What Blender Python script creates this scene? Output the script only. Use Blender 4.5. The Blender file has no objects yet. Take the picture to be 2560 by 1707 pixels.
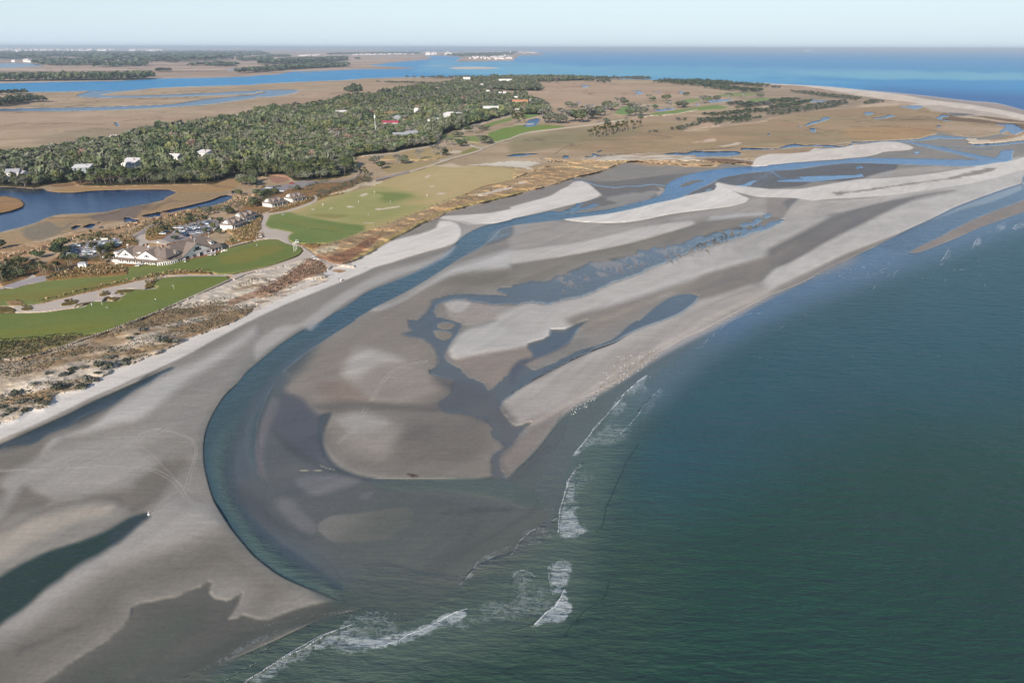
import bpy, bmesh, math, random
import numpy as np
from mathutils import Vector, Matrix
R = math.radians
rng = np.random.default_rng(7)
random.seed(7)
scene = bpy.context.scene
col = scene.collection

# ------------------------------------------------------------------ camera, sky, sun, exposure
CAM_H, FPX, W0, H0, HOR, ROLL = 120.0, 1707.0, 2560.0, 1707.0, 120.0, 0.0026
CX, CY = W0 / 2, H0 / 2
PITCH = math.atan((CY - HOR) / FPX)
cam = bpy.data.objects.new('camera', bpy.data.cameras.new('camera'))
col.objects.link(cam)
cam.location = (0, 0, CAM_H)
cam.rotation_euler = (Matrix.Rotation(math.pi / 2 - PITCH, 3, 'X') @ Matrix.Rotation(ROLL, 3, 'Z')).to_euler()
cam.data.sensor_width = 36.0
cam.data.lens = 36.0 * FPX / W0
cam.data.clip_start = 1.0
cam.data.clip_end = 1.0e6
scene.camera = cam

SUN_EL, SUN_AZ = R(27), R(197)          # azimuth clockwise from +Y (view direction): behind the camera, to its left
world = bpy.data.worlds.new('World')
scene.world = world
world.use_nodes = True
wn = world.node_tree
wn.nodes.clear()
sky = wn.nodes.new('ShaderNodeTexSky')
sky.sky_type = 'NISHITA'
sky.sun_disc = False
sky.sun_elevation = SUN_EL
sky.sun_rotation = SUN_AZ
sky.altitude = 0
sky.air_density = 1.0
sky.dust_density = 0.3
sky.ozone_density = 2.5
bg = wn.nodes.new('ShaderNodeBackground')
bg.inputs['Strength'].default_value = 0.1
wo = wn.nodes.new('ShaderNodeOutputWorld')
# low haze veils the horizon sky: fades from the Nishita sky above to a pale blue-white at the horizon
tc = wn.nodes.new('ShaderNodeTexCoord')
sx = wn.nodes.new('ShaderNodeSeparateXYZ')
wn.links.new(tc.outputs['Generated'], sx.inputs[0])
mr = wn.nodes.new('ShaderNodeMapRange')
mr.inputs['From Min'].default_value = 0.0
mr.inputs['From Max'].default_value = 0.27
mr.inputs['To Min'].default_value = 0.93
mr.inputs['To Max'].default_value = 0.0
wn.links.new(sx.outputs['Z'], mr.inputs['Value'])
hz = wn.nodes.new('ShaderNodeMix')
hz.data_type = 'RGBA'
hz.inputs[7].default_value = (5.1, 6.15, 7.1, 1)
wn.links.new(mr.outputs[0], hz.inputs[0])
wn.links.new(sky.outputs[0], hz.inputs[6])
wn.links.new(hz.outputs[2], bg.inputs[0])
wn.links.new(bg.outputs[0], wo.inputs[0])
sun = bpy.data.objects.new('sun', bpy.data.lights.new('sun', 'SUN'))
col.objects.link(sun)
sun.data.energy = 4.2
sun.data.angle = R(0.53)
sun.data.color = (1.0, 0.93, 0.83)
sdir = Vector((math.sin(SUN_AZ) * math.cos(SUN_EL), math.cos(SUN_AZ) * math.cos(SUN_EL), math.sin(SUN_EL)))
sun.rotation_euler = sdir.to_track_quat('Z', 'Y').to_euler()
sun.location = (0, 0, 500)
vs = scene.view_settings
vs.view_transform = 'Standard'
vs.look = 'None'
vs.exposure = 0.42
vs.gamma = 1
scene.cycles.max_bounces = 6
scene.cycles.diffuse_bounces = 2
scene.cycles.glossy_bounces = 2
scene.cycles.volume_bounces = 0
scene.cycles.use_denoising = True

# ------------------------------------------------------------------ helpers: photograph pixel <-> ground
TILES = {'F': (0, 0, 0.91875)}
for r, (oy, s) in {'A': (100, 3.675), 'B': (400, 3.675), 'C': (800, 3.4844), 'D': (1250, 3.4313)}.items():
    for k in range(4):
        TILES[r + str(k + 1)] = (640 * k, oy, s)
TILES['X'] = (250, 570, 6.918)
TILES['Y'] = (530, 430, 7.467)
TILES['Z'] = (0, 590, 7.841)
TILES['U'] = (340, 510, 9.8)
TILES['V'] = (140, 570, 13.067)
TILES['Q'] = (400, 700, 1.12)
TILES['S'] = (0, 850, 1.054)
TILES['H'] = (1300, 350, 1.12)
TILES['K'] = (900, 900, 1.12)
TILES['T'] = (0, 370, 4.3556)
_c, _s = math.cos(ROLL), math.sin(ROLL)
def unroll(x, y):
    dx, dy = x - CX, y - CY
    return (_c * dx + _s * dy + CX, -_s * dx + _c * dy + CY)
def P(spec):
    t, out = None, []
    for w in spec.split():
        if w.endswith(':'):
            t = TILES[w[:-1]]
        else:
            a, b = w.split(',')
            out.append(unroll(float(a) / t[2] + t[0], float(b) / t[2] + t[1]))
    return np.array(out)
cp, sp = math.cos(PITCH), math.sin(PITCH)
def ray(u, v):
    xc, yc = (u - CX) / FPX, (CY - v) / FPX
    return xc, cp + yc * sp, -sp + yc * cp
def to_ground(u, v, z=0.0):
    dx, dy, dz = ray(u, v)
    t = (z - CAM_H) / dz
    return dx * t, dy * t, t
def to_px(x, y, z=0.0):
    zc = y * cp - (z - CAM_H) * sp
    yc = y * sp + (z - CAM_H) * cp
    return CX + FPX * x / zc, CY - FPX * yc / zc

def smooth(p, closed=True, step=10.0):
    n = len(p)
    if n < 3:
        return p
    out = []
    rngi = range(n) if closed else range(n - 1)
    for i in rngi:
        if closed:
            a, b, c, d = p[i - 1], p[i], p[(i + 1) % n], p[(i + 2) % n]
        else:
            a, b, c, d = p[max(i - 1, 0)], p[i], p[i + 1], p[min(i + 2, n - 1)]
        L = np.linalg.norm(c - b)
        k = int(min(max(1, L // step), 8))
        for j in range(k):
            t = j / k
            # centripetal-ish damping keeps curves from overshooting
            m1, m2 = (c - a) * 0.42, (d - b) * 0.42
            m1 = m1 * min(1, L / (np.linalg.norm(m1) + 1e-6)); m2 = m2 * min(1, L / (np.linalg.norm(m2) + 1e-6))
            t2, t3 = t * t, t * t * t
            out.append((2*t3-3*t2+1)*b + (t3-2*t2+t)*m1 + (-2*t3+3*t2)*c + (t3-t2)*m2)
    if not closed:
        out.append(p[-1])
    return np.array(out)

def hash2(ix, iy, seed):
    h = (ix.astype(np.int64) * 374761393 + iy.astype(np.int64) * 668265263 + seed * 974711) & 0xffffffff
    h = ((h ^ (h >> 13)) * 1274126177) & 0xffffffff
    return ((h ^ (h >> 16)) & 0xffff).astype(np.float32) / 65535.0
def vnoise(x, y, seed=0):
    ix, iy = np.floor(x), np.floor(y)
    fx, fy = (x - ix).astype(np.float32), (y - iy).astype(np.float32)
    fx = fx * fx * (3 - 2 * fx); fy = fy * fy * (3 - 2 * fy)
    a, b = hash2(ix, iy, seed), hash2(ix + 1, iy, seed)
    c, d = hash2(ix, iy + 1, seed), hash2(ix + 1, iy + 1, seed)
    return (a + (b - a) * fx) * (1 - fy) + (c + (d - c) * fx) * fy
def fbm(x, y, seed=0, oct=4):
    s, a, t = 0, 0.5, 0
    for o in range(oct):
        s = s + a * vnoise(x * 2 ** o + 17.3 * o, y * 2 ** o - 9.1 * o, seed + o)
        t += a; a *= 0.5
    return s / t
def lin(c):
    c = np.array(c, dtype=np.float32) / 255.0
    return np.where(c <= 0.04045, c / 12.92, ((c + 0.055) / 1.055) ** 2.4)
KALB = np.array([0.835, 0.81, 0.785], np.float32)
def alb(c):
    return lin(c) * KALB

# ------------------------------------------------------------------ ground grid (finer near the eye, one vertex per photographed detail)
us = np.concatenate([np.arange(-700, -10, 14.0), np.arange(-10, 2570, 2.0), np.arange(2570, 3300, 14.0)])
ts = np.concatenate([[0.8, 1.3, 2.0, 2.8], np.arange(3.6, 80, 0.7), np.arange(80, 380, 1.15), np.arange(380, 700, 1.5),
                     np.arange(700, 1600, 2.1), np.arange(1600, 2150, 12.0)])
vs_ = HOR + ts
NR, NC = len(vs_), len(us)
GU, GV = np.meshgrid(us, vs_)
WX, WY, _ = to_ground(GU, GV)
WX = WX.astype(np.float32); WY = WY.astype(np.float32)
COL = np.zeros((NR, NC, 3), np.float32)
HGT = np.zeros((NR, NC), np.float32)
WET = np.ones((NR, NC), np.float32)
WAV = np.ones((NR, NC), np.float32)
VEG = np.zeros((NR, NC), np.float32)
FOAM = np.zeros((NR, NC), np.float32)
ZON = np.zeros((NR, NC), np.int16)
ZN = ['sea']
def zid(n):
    if n not in ZN:
        ZN.append(n)
    return ZN.index(n)

def mask(pts, w, an, closed=True, rough=0.0, rs=14.0):
    """alpha window of a polygon (closed) or of a band of half width w round a polyline"""
    m = w + rough + 2
    lo, hi = pts.min(0) - m, pts.max(0) + m
    c0, c1 = np.searchsorted(us, lo[0]), np.searchsorted(us, hi[0])
    r0, r1 = np.searchsorted(vs_, lo[1]), np.searchsorted(vs_, hi[1])
    if c1 <= c0 or r1 <= r0:
        return None
    U, V = us[c0:c1], vs_[r0:r1]
    D = np.full((len(V), len(U)), m, np.float32)
    n = len(pts)
    for i in range(n if closed else n - 1):
        a, b = pts[i], pts[(i + 1) % n]
        x0, x1 = min(a[0], b[0]) - m, max(a[0], b[0]) + m
        y0, y1 = min(a[1], b[1]) - m / an, max(a[1], b[1]) + m / an
        i0, i1 = np.searchsorted(U, x0), np.searchsorted(U, x1)
        j0, j1 = np.searchsorted(V, y0), np.searchsorted(V, y1)
        if i1 <= i0 or j1 <= j0:
            continue
        px = U[None, i0:i1] - a[0]; py = (V[j0:j1, None] - a[1]) * an
        ex, ey = b[0] - a[0], (b[1] - a[1]) * an
        q = np.clip((px * ex + py * ey) / (ex * ex + ey * ey + 1e-9), 0, 1)
        d = np.hypot(px - q * ex, py - q * ey)
        S = D[j0:j1, i0:i1]
        np.minimum(S, d, out=S)
    if closed:
        ins = np.zeros(D.shape, bool)
        ya, yb = pts[:, 1], np.roll(pts[:, 1], -1)
        xa, xb = pts[:, 0], np.roll(pts[:, 0], -1)
        for k, v in enumerate(V):
            s = (ya <= v) != (yb <= v)
            if s.any():
                xs = np.sort(xa[s] + (v - ya[s]) / (yb[s] - ya[s]) * (xb[s] - xa[s]))
                idx = np.searchsorted(U, xs)
                for q in range(0, len(idx) - 1, 2):
                    ins[k, idx[q]:idx[q + 1]] = True
        D = np.where(ins, D, -D)
        if rough:
            D = D + (fbm(GU[r0:r1, c0:c1] / rs, GV[r0:r1, c0:c1] * an / rs, 5, 4) - 0.5) * 2 * rough
        al = np.clip(D / w * 0.5 + 0.5, 0, 1)
    else:
        if rough:
            D = D + np.abs(fbm(GU[r0:r1, c0:c1] / rs, GV[r0:r1, c0:c1] * an / rs, 6, 3) - 0.5) * 2 * rough
        al = np.clip(1 - D / w, 0, 1) * 1.6
        al = np.clip(al, 0, 1)
    al = al * al * (3 - 2 * al)
    return (slice(r0, r1), slice(c0, c1)), al

def apply(sl, al, zone=None, rgb=None, H=None, wet=None, wave=None, veg=None, foam=None, a=1.0, mix=None, brk=None):
    al = al * a
    if brk:      # broken along its length, as surf is
        al = al * np.clip(fbm(WX[sl] / brk, WY[sl] / brk, 63, 3) * 2.6 - 0.45, 0.4, 1.1)
    if rgb is not None:
        c = alb(rgb)[None, None]
        if mix:
            rgb2, sc, th, so, st = mix
            x, y = WX[sl], WY[sl]
            ca, sa = math.cos(st[0]), math.sin(st[0])
            n = fbm((x * ca + y * sa) / (sc * st[1]), (-x * sa + y * ca) / sc, 11, 5)
            k = np.clip((n - th) / so + 0.5, 0, 1)[..., None]
            c = c * (1 - k) + alb(rgb2)[None, None] * k
        COL[sl] += (c - COL[sl]) * al[..., None]
    for arr, val in ((HGT, H), (WET, wet), (WAV, wave), (VEG, veg)):
        if val is not None:
            arr[sl] += (val - arr[sl]) * al
    if foam is not None:
        np.maximum(FOAM[sl], al * foam, out=FOAM[sl]) if foam > 0 else FOAM[sl].__imul__(1 - al)
    if zone is not None:
        Z = ZON[sl]
        Z[al > 0.5] = zid(zone)

def an_of(pts):
    t = max(pts[:, 1].mean() - HOR, 20)
    dep = math.atan(t / FPX)
    return float(np.clip(1 / math.sin(dep) * 0.55, 1.2, 4.5))
def L(spec, rgb=None, f=1.6, zone=None, an=None, rough=0, rs=14.0, sm=True, **k):
    pts = P(spec) if isinstance(spec, str) else spec
    if sm:
        pts = smooth(pts)
    r = mask(pts, f, an or an_of(pts), True, rough, rs)
    if r:
        apply(*r, zone=zone, rgb=rgb, **k)
def wander(pts, amp, seed=0):
    s = np.arange(len(pts)) * 0.35 + seed * 13.7
    return pts + np.stack([(fbm(s, s * 0 + 3.1, 81, 3) - .5), (fbm(s, s * 0 + 7.7, 82, 3) - .5)], 1) * amp
def LP(spec, w, rgb=None, zone=None, an=None, rough=0, rs=14.0, jit=0, **k):
    pts = smooth(P(spec), False, 6.0 if jit else 10.0)
    if jit:
        pts = wander(pts, jit, pts[0, 0] % 7)
    r = mask(pts, w, an or 1.6, False, rough, rs)
    if r:
        apply(*r, zone=zone, rgb=rgb, **k)
# ------------------------------------------------------------------ the sea and the tidal sands
COL[:] = alb((42, 72, 62))
sl_all = (slice(0, NR), slice(0, NC))
L('F: -900,90 3100,90 3100,420 2352,300 1700,200 1000,240 -900,260', (40, 150, 205), f=60, an=2)  # blue of the reflected sky put into the far sea's base colour
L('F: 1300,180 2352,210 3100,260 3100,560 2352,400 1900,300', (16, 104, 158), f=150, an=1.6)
L('F: 1700,750 2000,600 2352,480 3000,300 3000,1300 2352,1150 1900,1000', (32, 76, 86), f=260, an=1.2)
L('F: -900,180 300,185 900,180 1100,178 900,195 300,210 -900,220', (40, 112, 170), f=8)
L('F: 1500,1700 1480,1300 1600,1050 1900,700 2600,400 3100,500 3100,2100 1500,2100', (40, 72, 62), f=300, an=1.2)
L('F: -900,1500 300,1500 560,1460 800,1430 1000,1400 1200,1330 1330,1230 1370,1050 1500,900 1650,780 1850,620 2352,400 2900,150 2900,480 2352,620 1850,950 1550,1100 1480,1400 1350,1560 1000,1620 500,1750 -900,1800',
  (62, 84, 72), f=210, an=1.2, wave=0.8)
L('F: -900,1500 300,1400 560,1400 800,1400 1000,1350 1200,1250 1290,1180 1300,1000 1450,880 1600,760 1850,590 2352,400 2352,440 1850,700 1560,880 1420,960 1350,1180 1280,1400 1000,1500 500,1600 -900,1800',
  (84, 98, 89), f=110, an=1.2, wave=0.6)
L('F: -900,90 3100,90 3100,300 2600,300 2352,255 2000,215 1700,195 1000,235 -900,250', (40, 150, 205), f=22, an=2.5)  # far sea's reflected-sky blue painted again over the shallows
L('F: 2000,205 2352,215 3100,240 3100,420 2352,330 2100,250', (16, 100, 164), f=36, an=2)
# wind slicks far out, their pale sheen painted into the water colour
for spec, c in (('F: 1050,160 1500,152 2352,168 2700,178 2700,188 2352,186 1700,178 1200,176', (130, 200, 214)),
                ('F: 1800,165 2352,170 2352,183 2100,182 1900,176', (136, 204, 214)),
                ('F: 1000,140 1300,150 1400,160 1150,172 960,165', (120, 195, 215)),
                ('F: 1150,172 1500,165 1800,180 2000,192 1700,190 1300,184', (110, 190, 212))):
    L(spec, c, f=16, an=4, a=0.42, rough=18, rs=60)

L('H: 350,640 600,470 850,350 1100,240 1400,90 1700,0 1900,450 1500,700 1000,760 700,900 400,1000 200,900', (38, 84, 98), f=210, an=1.1, a=0.8)
L('H: 300,660 500,520 680,425 850,335 1050,240 1400,90 1700,-40 1700,120 1344,260 1100,350 900,420 700,500 520,600 380,728 250,800', (90, 118, 146), f=60, an=1.4, a=0.9, wave=0.5)
L('K: 560,140 640,60 800,0 900,-60 960,-40 850,80 800,160 740,260 700,380 660,520 600,680 450,760 200,860 -100,950 -100,820 200,720 400,640 520,480 560,300 580,200', (88, 104, 94), f=85, an=1.1, a=0.85)
L('K: 700,380 760,230 800,170 1000,160 1232,190 1232,240 1000,230 850,230 780,330 740,480 700,700 600,900 560,896 640,640', (48, 76, 72), f=60, an=1.2, a=0.35)
# everything the tide leaves dry
SAND = (150, 145, 138)
SEAEDGE = 'B4: 2700,60 2352,205 2200,255 2000,325 1850,380 1700,440 1500,540 1300,630 1150,710 1000,790 850,860 700,925 500,1020 330,1120 150,1190 0,1250 C3: 1650,90 1500,155 1400,215 1290,270 1180,350 1100,410 1000,480 900,540 740,620 650,660 560,730 430,820 390,900 330,980 230,1110 120,1220 40,1290 '
L(SEAEDGE + 'C2: 2230,1350 2140,1395 D3: -60,20 D2: 2100,120 1750,640 1000,900 870,940 600,1000 400,1085 200,1180 0,1270 D1: 1900,1395 1600,1490 1200,1620 900,1900 F: -900,2300 -900,330 3300,330',
  SAND, f=1.8, zone='tidal_flat', H=0.35, wet=0.25, wave=0, veg=0)
# swash zone at the near left
L('S: 60,940 120,896 200,840 280,790 325,752 345,725 348,705 370,692 420,682 470,672 500,656 530,648 548,634 560,638 552,662 568,678 598,684 620,674 636,666 630,690 616,716 604,732 625,730 640,722 700,735 790,705 880,686 930,700 860,730 760,760 640,810 520,870 400,960 200,1000', (99, 98, 92), f=7, rough=3, rs=20, H=0.1, wet=0.85, wave=0.15)
L('S: 400,960 300,896 420,850 560,800 700,745 880,690 940,705 870,735 760,770 640,830 540,900', (92, 95, 88), f=24, wet=0.9, wave=0.3, H=0.04)
L('S: 150,900 300,830 380,760 450,720 540,700 520,760 400,850 300,920', (92, 94, 86), f=26, wet=0.95)
# low wet flats inside the bend
FLATS = 'C2: 230,450 330,520 400,560 450,680 560,790 670,800 600,880 580,960 590,1060 640,1170 720,1260 850,1330 980,1365 1200,1377 1500,1376 1700,1374 1900,1372 2060,1330 2110,1370 2180,1385 C3: -20,1340 60,1290 120,1230 230,1120 330,1000 400,900 480,920 400,1100 300,1300 200,1500 D3: 300,120 240,210 120,290 30,380 0,430 D2: 1950,520 1830,600 1750,650 1400,600 1070,530 700,560 450,520 200,330 0,150 C2: 60,1430 20,1250 5,1000 40,850 110,650 150,560'
L(FLATS, (104, 105, 104), f=9, zone='tidal_flat', H=0.08, wet=0.8, wave=0.05)
L('C2: 950,1385 1300,1384 1900,1384 2230,1420 2230,1568 D3: 100,60 0,60 D2: 2000,60 1300,-60 1000,-150', (86, 100, 94), f=24, H=0.0, wet=1, wave=0.3, zone='sea')
L('C2: 230,470 330,540 420,640 440,740 540,900 580,1080 520,1160 330,1090 200,980 150,900 180,700', (102, 101, 103), f=26)
L('C2: 0,1250 60,1430 200,1568 D2: 250,0 200,150 350,330 600,480 1000,560 1000,640 600,560 250,320 0,120', (88, 96, 94), f=34, H=0.02, wave=0.1)
L('D2: 980,470 1150,520 1400,590 1700,640 1750,650 1400,620 1100,560', (76, 82, 82), f=8)
L('D2: 700,560 1070,525 1400,600 1750,650 1740,750 1500,900 1320,1020 1000,960 870,935 760,880 700,800 500,640 400,540 450,520', (84, 93, 86), f=16, zone='sea', H=0, wave=0.45, wet=1)

L('C3: -50,1350 100,1250 230,1110 330,980 430,820 560,740 740,620 1000,480 1290,270 1500,155 1650,90 1700,140 1450,300 1250,450 1000,660 800,880 620,1090 500,1320 440,1568 D3: 400,60 350,150 150,290 20,430 -60,400 100,250', (98, 105, 102), f=20, a=0.85, wave=0.2)
# broad pale and dark sweeps on the sand (wetter hollows, drier crests)
def sweep(spec, rgb, f, **k):
    L(spec, rgb, f=f, **k)
sweep('C2: 330,480 500,300 800,130 1200,60 1400,150 1560,280 1560,420 1500,500 1700,560 1600,720 1400,800 900,760 560,740 420,560', (140, 133, 124), 44, wet=0.3)
sweep('C2: 900,300 1100,310 1400,380 1300,520 1000,600 800,560 780,440', (156, 150, 144), 34, wet=0.1)
sweep('C2: 700,960 820,1080 1000,1150 1400,1100 1900,1060 2050,1200 1950,1330 1300,1350 900,1300 700,1180', (136, 132, 126), 40)
L('C2: 1590,1020 1610,990 1700,980 1800,990 1830,1010 1810,1045 1700,1055 1610,1045', (98, 96, 95), f=3, wet=0.7, H=0.3)
sweep('B2: 2352,820 2000,920 1800,990 1500,1180 1300,1300 1080,1370 1200,1350 1500,1230 1800,1060 2352,990 B3: 0,950 400,870 800,780 1100,730 1300,690 1380,660 1250,650 1000,680 500,760 100,830', (204, 201, 197), 18, wet=0.0, H=0.9)
sweep('B3: 0,700 100,620 250,560 500,600 900,600 1250,570 1700,480 2100,380 2180,350 2352,350 2352,560 2200,520 1900,520 1700,560 1400,560 1200,640 600,740 100,830', (176, 170, 164), 24, wet=0.1)
sweep('B3: 1260,635 1300,620 1500,575 1650,560 1680,575 1500,625 1380,665', (196, 194, 192), 8, wet=0.0)
sweep('B3: 1790,560 1830,520 2000,500 2300,480 2330,500 2100,520 1900,550', (196, 193, 190), 8)
sweep('B2: 2352,1000 1900,1040 1600,1170 1400,1300 1500,1350 1900,1200 2352,1140 B3: 0,1130 300,1080 600,940 1100,830 1600,700 1900,600 1800,570 1200,700 600,850 100,960', (134, 128, 117), 24, wet=0.4)
sweep('B3: 1500,740 1600,680 1900,600 2200,560 2352,560 2352,620 2100,700 1700,800', (146, 138, 128), 18, wet=0.4)
sweep('F: 1010,780 1120,745 1300,685 1450,635 1620,590 1750,530 1830,480 1900,530 1960,600 1700,690 1500,760 1300,830 1180,890 1090,880 1030,830', (146, 142, 138), 22, wet=0.2)
sweep('F: 1042,800 1065,772 1120,748 1180,722 1300,690 1450,640 1600,590 1750,530 1805,505 1880,560 1700,606 1500,660 1350,705 1200,765 1100,800 1050,820', (204, 200, 196), 16, wet=0.0, H=1.1)
sweep('F: 1490,690 1600,672 1700,660 1900,560 2050,480 2000,470 1800,590 1600,640', (128, 125, 121), 16, wet=0.5)
sweep('F: 1360,720 1400,700 1600,650 1750,610 1850,560 1700,640 1560,680 1440,730 1330,780', (150, 146, 141), 14)
sweep('F: 1152,935 1165,915 1190,895 1300,850 1450,770 1560,700 1640,650 1700,640 1745,655 1780,618 1900,545 2000,490 2100,440 2352,372 2352,405 2200,455 2050,530 1900,600 1760,672 1650,720 1500,795 1400,850 1300,915 1230,962 1190,975 1158,962', (198, 193, 187), 13, wet=0.0, H=1.1)
sweep('F: 1200,985 1300,930 1420,860 1520,800 1700,700 1850,630 1850,645 1700,722 1550,800 1450,860 1300,950 1260,990 1200,1060 1160,1070 1155,1050', (150, 146, 141), 8)
sweep('F: 1730,660 1800,640 1900,600 2000,530 2200,455 2352,400 2352,360 2200,400 2050,440 1900,500 1790,560 1700,590 1830,580 1900,560 1950,540', (196, 192, 187), 12, wet=0.0)
sweep('B4: 100,930 280,880 400,800 560,690 800,590 1000,490 1200,400 1400,350 1700,280 1500,300 1250,340 1000,390 700,470 400,580 100,700 0,760 0,960', (128, 124, 119), 17, wet=0.5, H=0.25)
sweep('B4: 150,540 300,400 290,360 500,375 900,350 1300,310 1200,350 900,410 600,480 300,560', (200, 196, 190), 14, wet=0.0)
sweep('B3: 2352,345 B4: 130,345 250,345 270,370 200,430 150,480 130,520 60,560 B3: 2352,560 2352,400', (158, 150, 143), 8, wet=0.3)
sweep('B4: 140,400 200,345 280,350 240,400 180,450', (130, 126, 123), 6, wet=0.5)
sweep('B2: 2352,690 B3: 0,620 200,570 100,650 0,700 B2: 2200,760 2200,700', (128, 124, 120), 6, wet=0.5)
# left sands
sweep('C1: 380,1140 420,1070 500,1020 640,990 800,960 1000,900 1200,860 1320,800 1440,700 1560,600 1700,500 1900,380 2150,200 2230,120 2230,60 2000,200 1700,370 1450,470 1300,560 1200,650 1000,760 800,900 600,980', (190, 186, 182), 18, wet=0.0, H=0.9)
sweep('C1: 1300,860 1500,700 1700,520 1950,360 2150,230 2230,180 2230,330 2100,480 1900,650 1800,850 1760,1050 1700,1000 1500,930 1250,940', (150, 146, 141), 30, wet=0.2)
sweep('C1: 10,1400 80,1320 200,1250 400,1160 700,1080 1100,1010 1300,960 1500,940 1200,1100 1400,1250 1300,1330 1100,1400 900,1480 500,1530 300,1568 60,1568 0,1440', (168, 163, 157), 30, wet=0.1)
L('C1: -900,1100 0,1120 100,1080 260,1080 370,1040 420,1000 600,950 700,900 850,830 900,790 960,740 1000,720 900,830 800,900 660,960 460,1020 420,1070 390,1120 250,1240 150,1290 60,1340 10,1400 0,1440 60,1500 -100,1600 -900,1700', (132, 126, 118), f=14, wet=0.4, H=0.25)
L('C1: 200,1450 320,1500 450,1568 D1: 250,140 0,260 -900,600 D1: -900,400 0,180 250,80 700,0 C1: 750,1540 1000,1490 1150,1470 1190,1400 1300,1330 1430,1230 1500,1230 1600,1200 1640,1230 1500,1400 1430,1500 1420,1568 D1: 1390,0 1330,80 1260,140 1100,270 950,400 1000,330 1130,110 1000,30 850,0 700,20 500,80 250,180 0,260', (128, 122, 114), f=16, wet=0.4, H=0.25)
sweep('D1: -600,330 0,270 300,150 600,60 850,15 1000,30 950,90 700,150 400,280 200,400 0,520 -600,900', (176, 167, 155), 20, wet=0.05, H=0.8)
sweep('D1: 0,1100 200,940 460,710 600,610 800,480 1000,330 1200,170 1380,30 1500,0 1800,60 1900,200 1700,330 1300,440 900,600 500,900 200,1180 -500,1900 -900,1900', (172, 167, 162), 34, wet=0.05, H=0.9)
sweep('D1: 0,1200 400,1000 900,700 1400,480 1900,300 2100,420 2196,560 D2: 300,740 100,900 D1: 2196,960 2150,700 1900,640 1500,760 1100,860 1100,1000 700,1280 300,1560 -900,2200 -900,1500', (124, 119, 111), 60, wet=0.3)
sweep('D1: 150,1270 400,1170 700,1070 600,1120 350,1240 150,1330', (108, 105, 100), 14)
L('D1: -900,900 0,650 40,620 200,530 420,430 700,340 900,260 1100,150 1260,105 1285,135 1200,200 1100,290 1000,370 850,470 740,520 600,610 520,680 460,715 390,765 300,850 200,935 75,1015 0,1075 -900,1700', (52, 68, 60), f=11, zone='lagoon', H=0, wet=1, wave=0.35)
L('D1: 1260,105 1285,135 1200,200 1100,290 1000,370 900,350 1000,250 1150,150', (60, 70, 72), f=14)
# run-out pool under the dunes
L('C1: -900,1350 0,1125 60,1085 150,1075 260,1080 350,1045 420,990 600,920 700,850 820,800 960,745 1060,690 1180,610 1300,550 1400,480 1500,430 1520,410 1495,400 1400,430 1200,520 1000,610 800,700 600,800 400,890 200,980 0,1070 -900,1250', (54, 66, 68), f=7, zone='lagoon', H=0, wet=1, wave=0.15)
L('C1: 0,1125 260,1080 420,990 700,900 900,790 1060,690 1000,690 700,830 400,960 0,1070', (72, 80, 84), f=14)

# the bars inside the bend: crests pale and dry, flanks browner, hollows dark with seepage
L('Q: 760,20 620,90 500,165 420,230 350,300 400,330 440,370 480,372 520,335 700,345 800,300 770,230 740,190 690,160 700,120 760,60 900,20', (148, 140, 131), f=14, wet=0.3, H=0.4)
L('Q: 520,258 535,215 560,195 600,188 680,205 750,235 775,280 720,330 620,350 540,320', (160, 152, 144), f=36, wet=0.1, H=0.8)
L('Q: 518,262 530,222 548,200 580,190 620,200 680,225 610,235 560,270', (184, 179, 173), f=20, wet=0, H=1.0)
L('Q: 440,290 520,285 600,350 540,350 470,335', (146, 132, 122), f=18)
L('Q: 430,350 520,336 700,346 880,350 880,375 800,378 650,366 500,374', (122, 116, 109), f=13, wet=0.5, H=0.3)
L('Q: 462,425 500,380 640,370 850,370 905,385 935,420 925,440 960,460 935,500 925,545 800,552 640,552 560,535 500,500 470,470', (140, 134, 127), f=9, wet=0.3, H=0.4)
L('Q: 498,390 555,372 640,385 720,420 745,455 690,485 610,488 540,460 492,420', (164, 157, 149), f=40, wet=0.05, H=0.9)
L('Q: 500,392 545,374 600,380 640,400 600,420 540,425', (182, 177, 171), f=18, wet=0)
L('Q: 700,400 880,390 930,440 880,500 700,520 600,520 640,490', (128, 122, 116), f=26, wet=0.4)
L('Q: 812,195 830,160 870,135 930,120 1040,100 1180,55 1344,0 1500,-60 1500,0 1344,70 1200,125 1100,165 1000,188 900,205 830,218', (196, 192, 188), f=13, wet=0, H=1.1)
L('Q: 820,225 900,210 1000,195 1060,170 1100,180 1040,240 1000,280 942,306 890,275 840,248', (152, 141, 132), f=13, wet=0.3)
L('Q: 798,62 830,54 880,60 960,72 1060,65 1090,72 950,108 870,126 815,105', (168, 160, 154), f=8, wet=0.1, H=0.6)
L('Q: 798,66 830,56 870,64 850,85 820,90', (194, 189, 184), f=7, wet=0)
L('Q: 958,350 985,315 1060,275 1200,200 1344,135 1500,60 1500,130 1344,215 1220,300 1120,360 1040,400 1000,405 970,385', (186, 180, 174), f=11, wet=0, H=1.0)
L('Q: 1010,395 1100,345 1220,270 1344,205 1500,120 1500,150 1344,235 1240,300 1130,365 1050,405', (160, 150, 144), f=10, wet=0.3)
L('Q: 955,500 1000,450 1060,410 1100,395 1060,450 1010,510 975,545 955,530', (146, 138, 132), f=7, wet=0.3, H=0.4)
L('H: -20,230 60,225 140,230 230,235 240,290 100,300 -20,310', (172, 166, 160), f=12)
L('H: -20,312 150,290 260,265 360,240 480,228 490,236 400,262 300,290 150,320 -20,345', (204, 199, 193), f=8, wet=0, H=0.8)
L('H: -20,350 150,325 300,295 420,265 500,235 700,215 730,225 600,240 480,270 300,310 120,350 -20,400', (140, 134, 125), f=12, wet=0.4)
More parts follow.
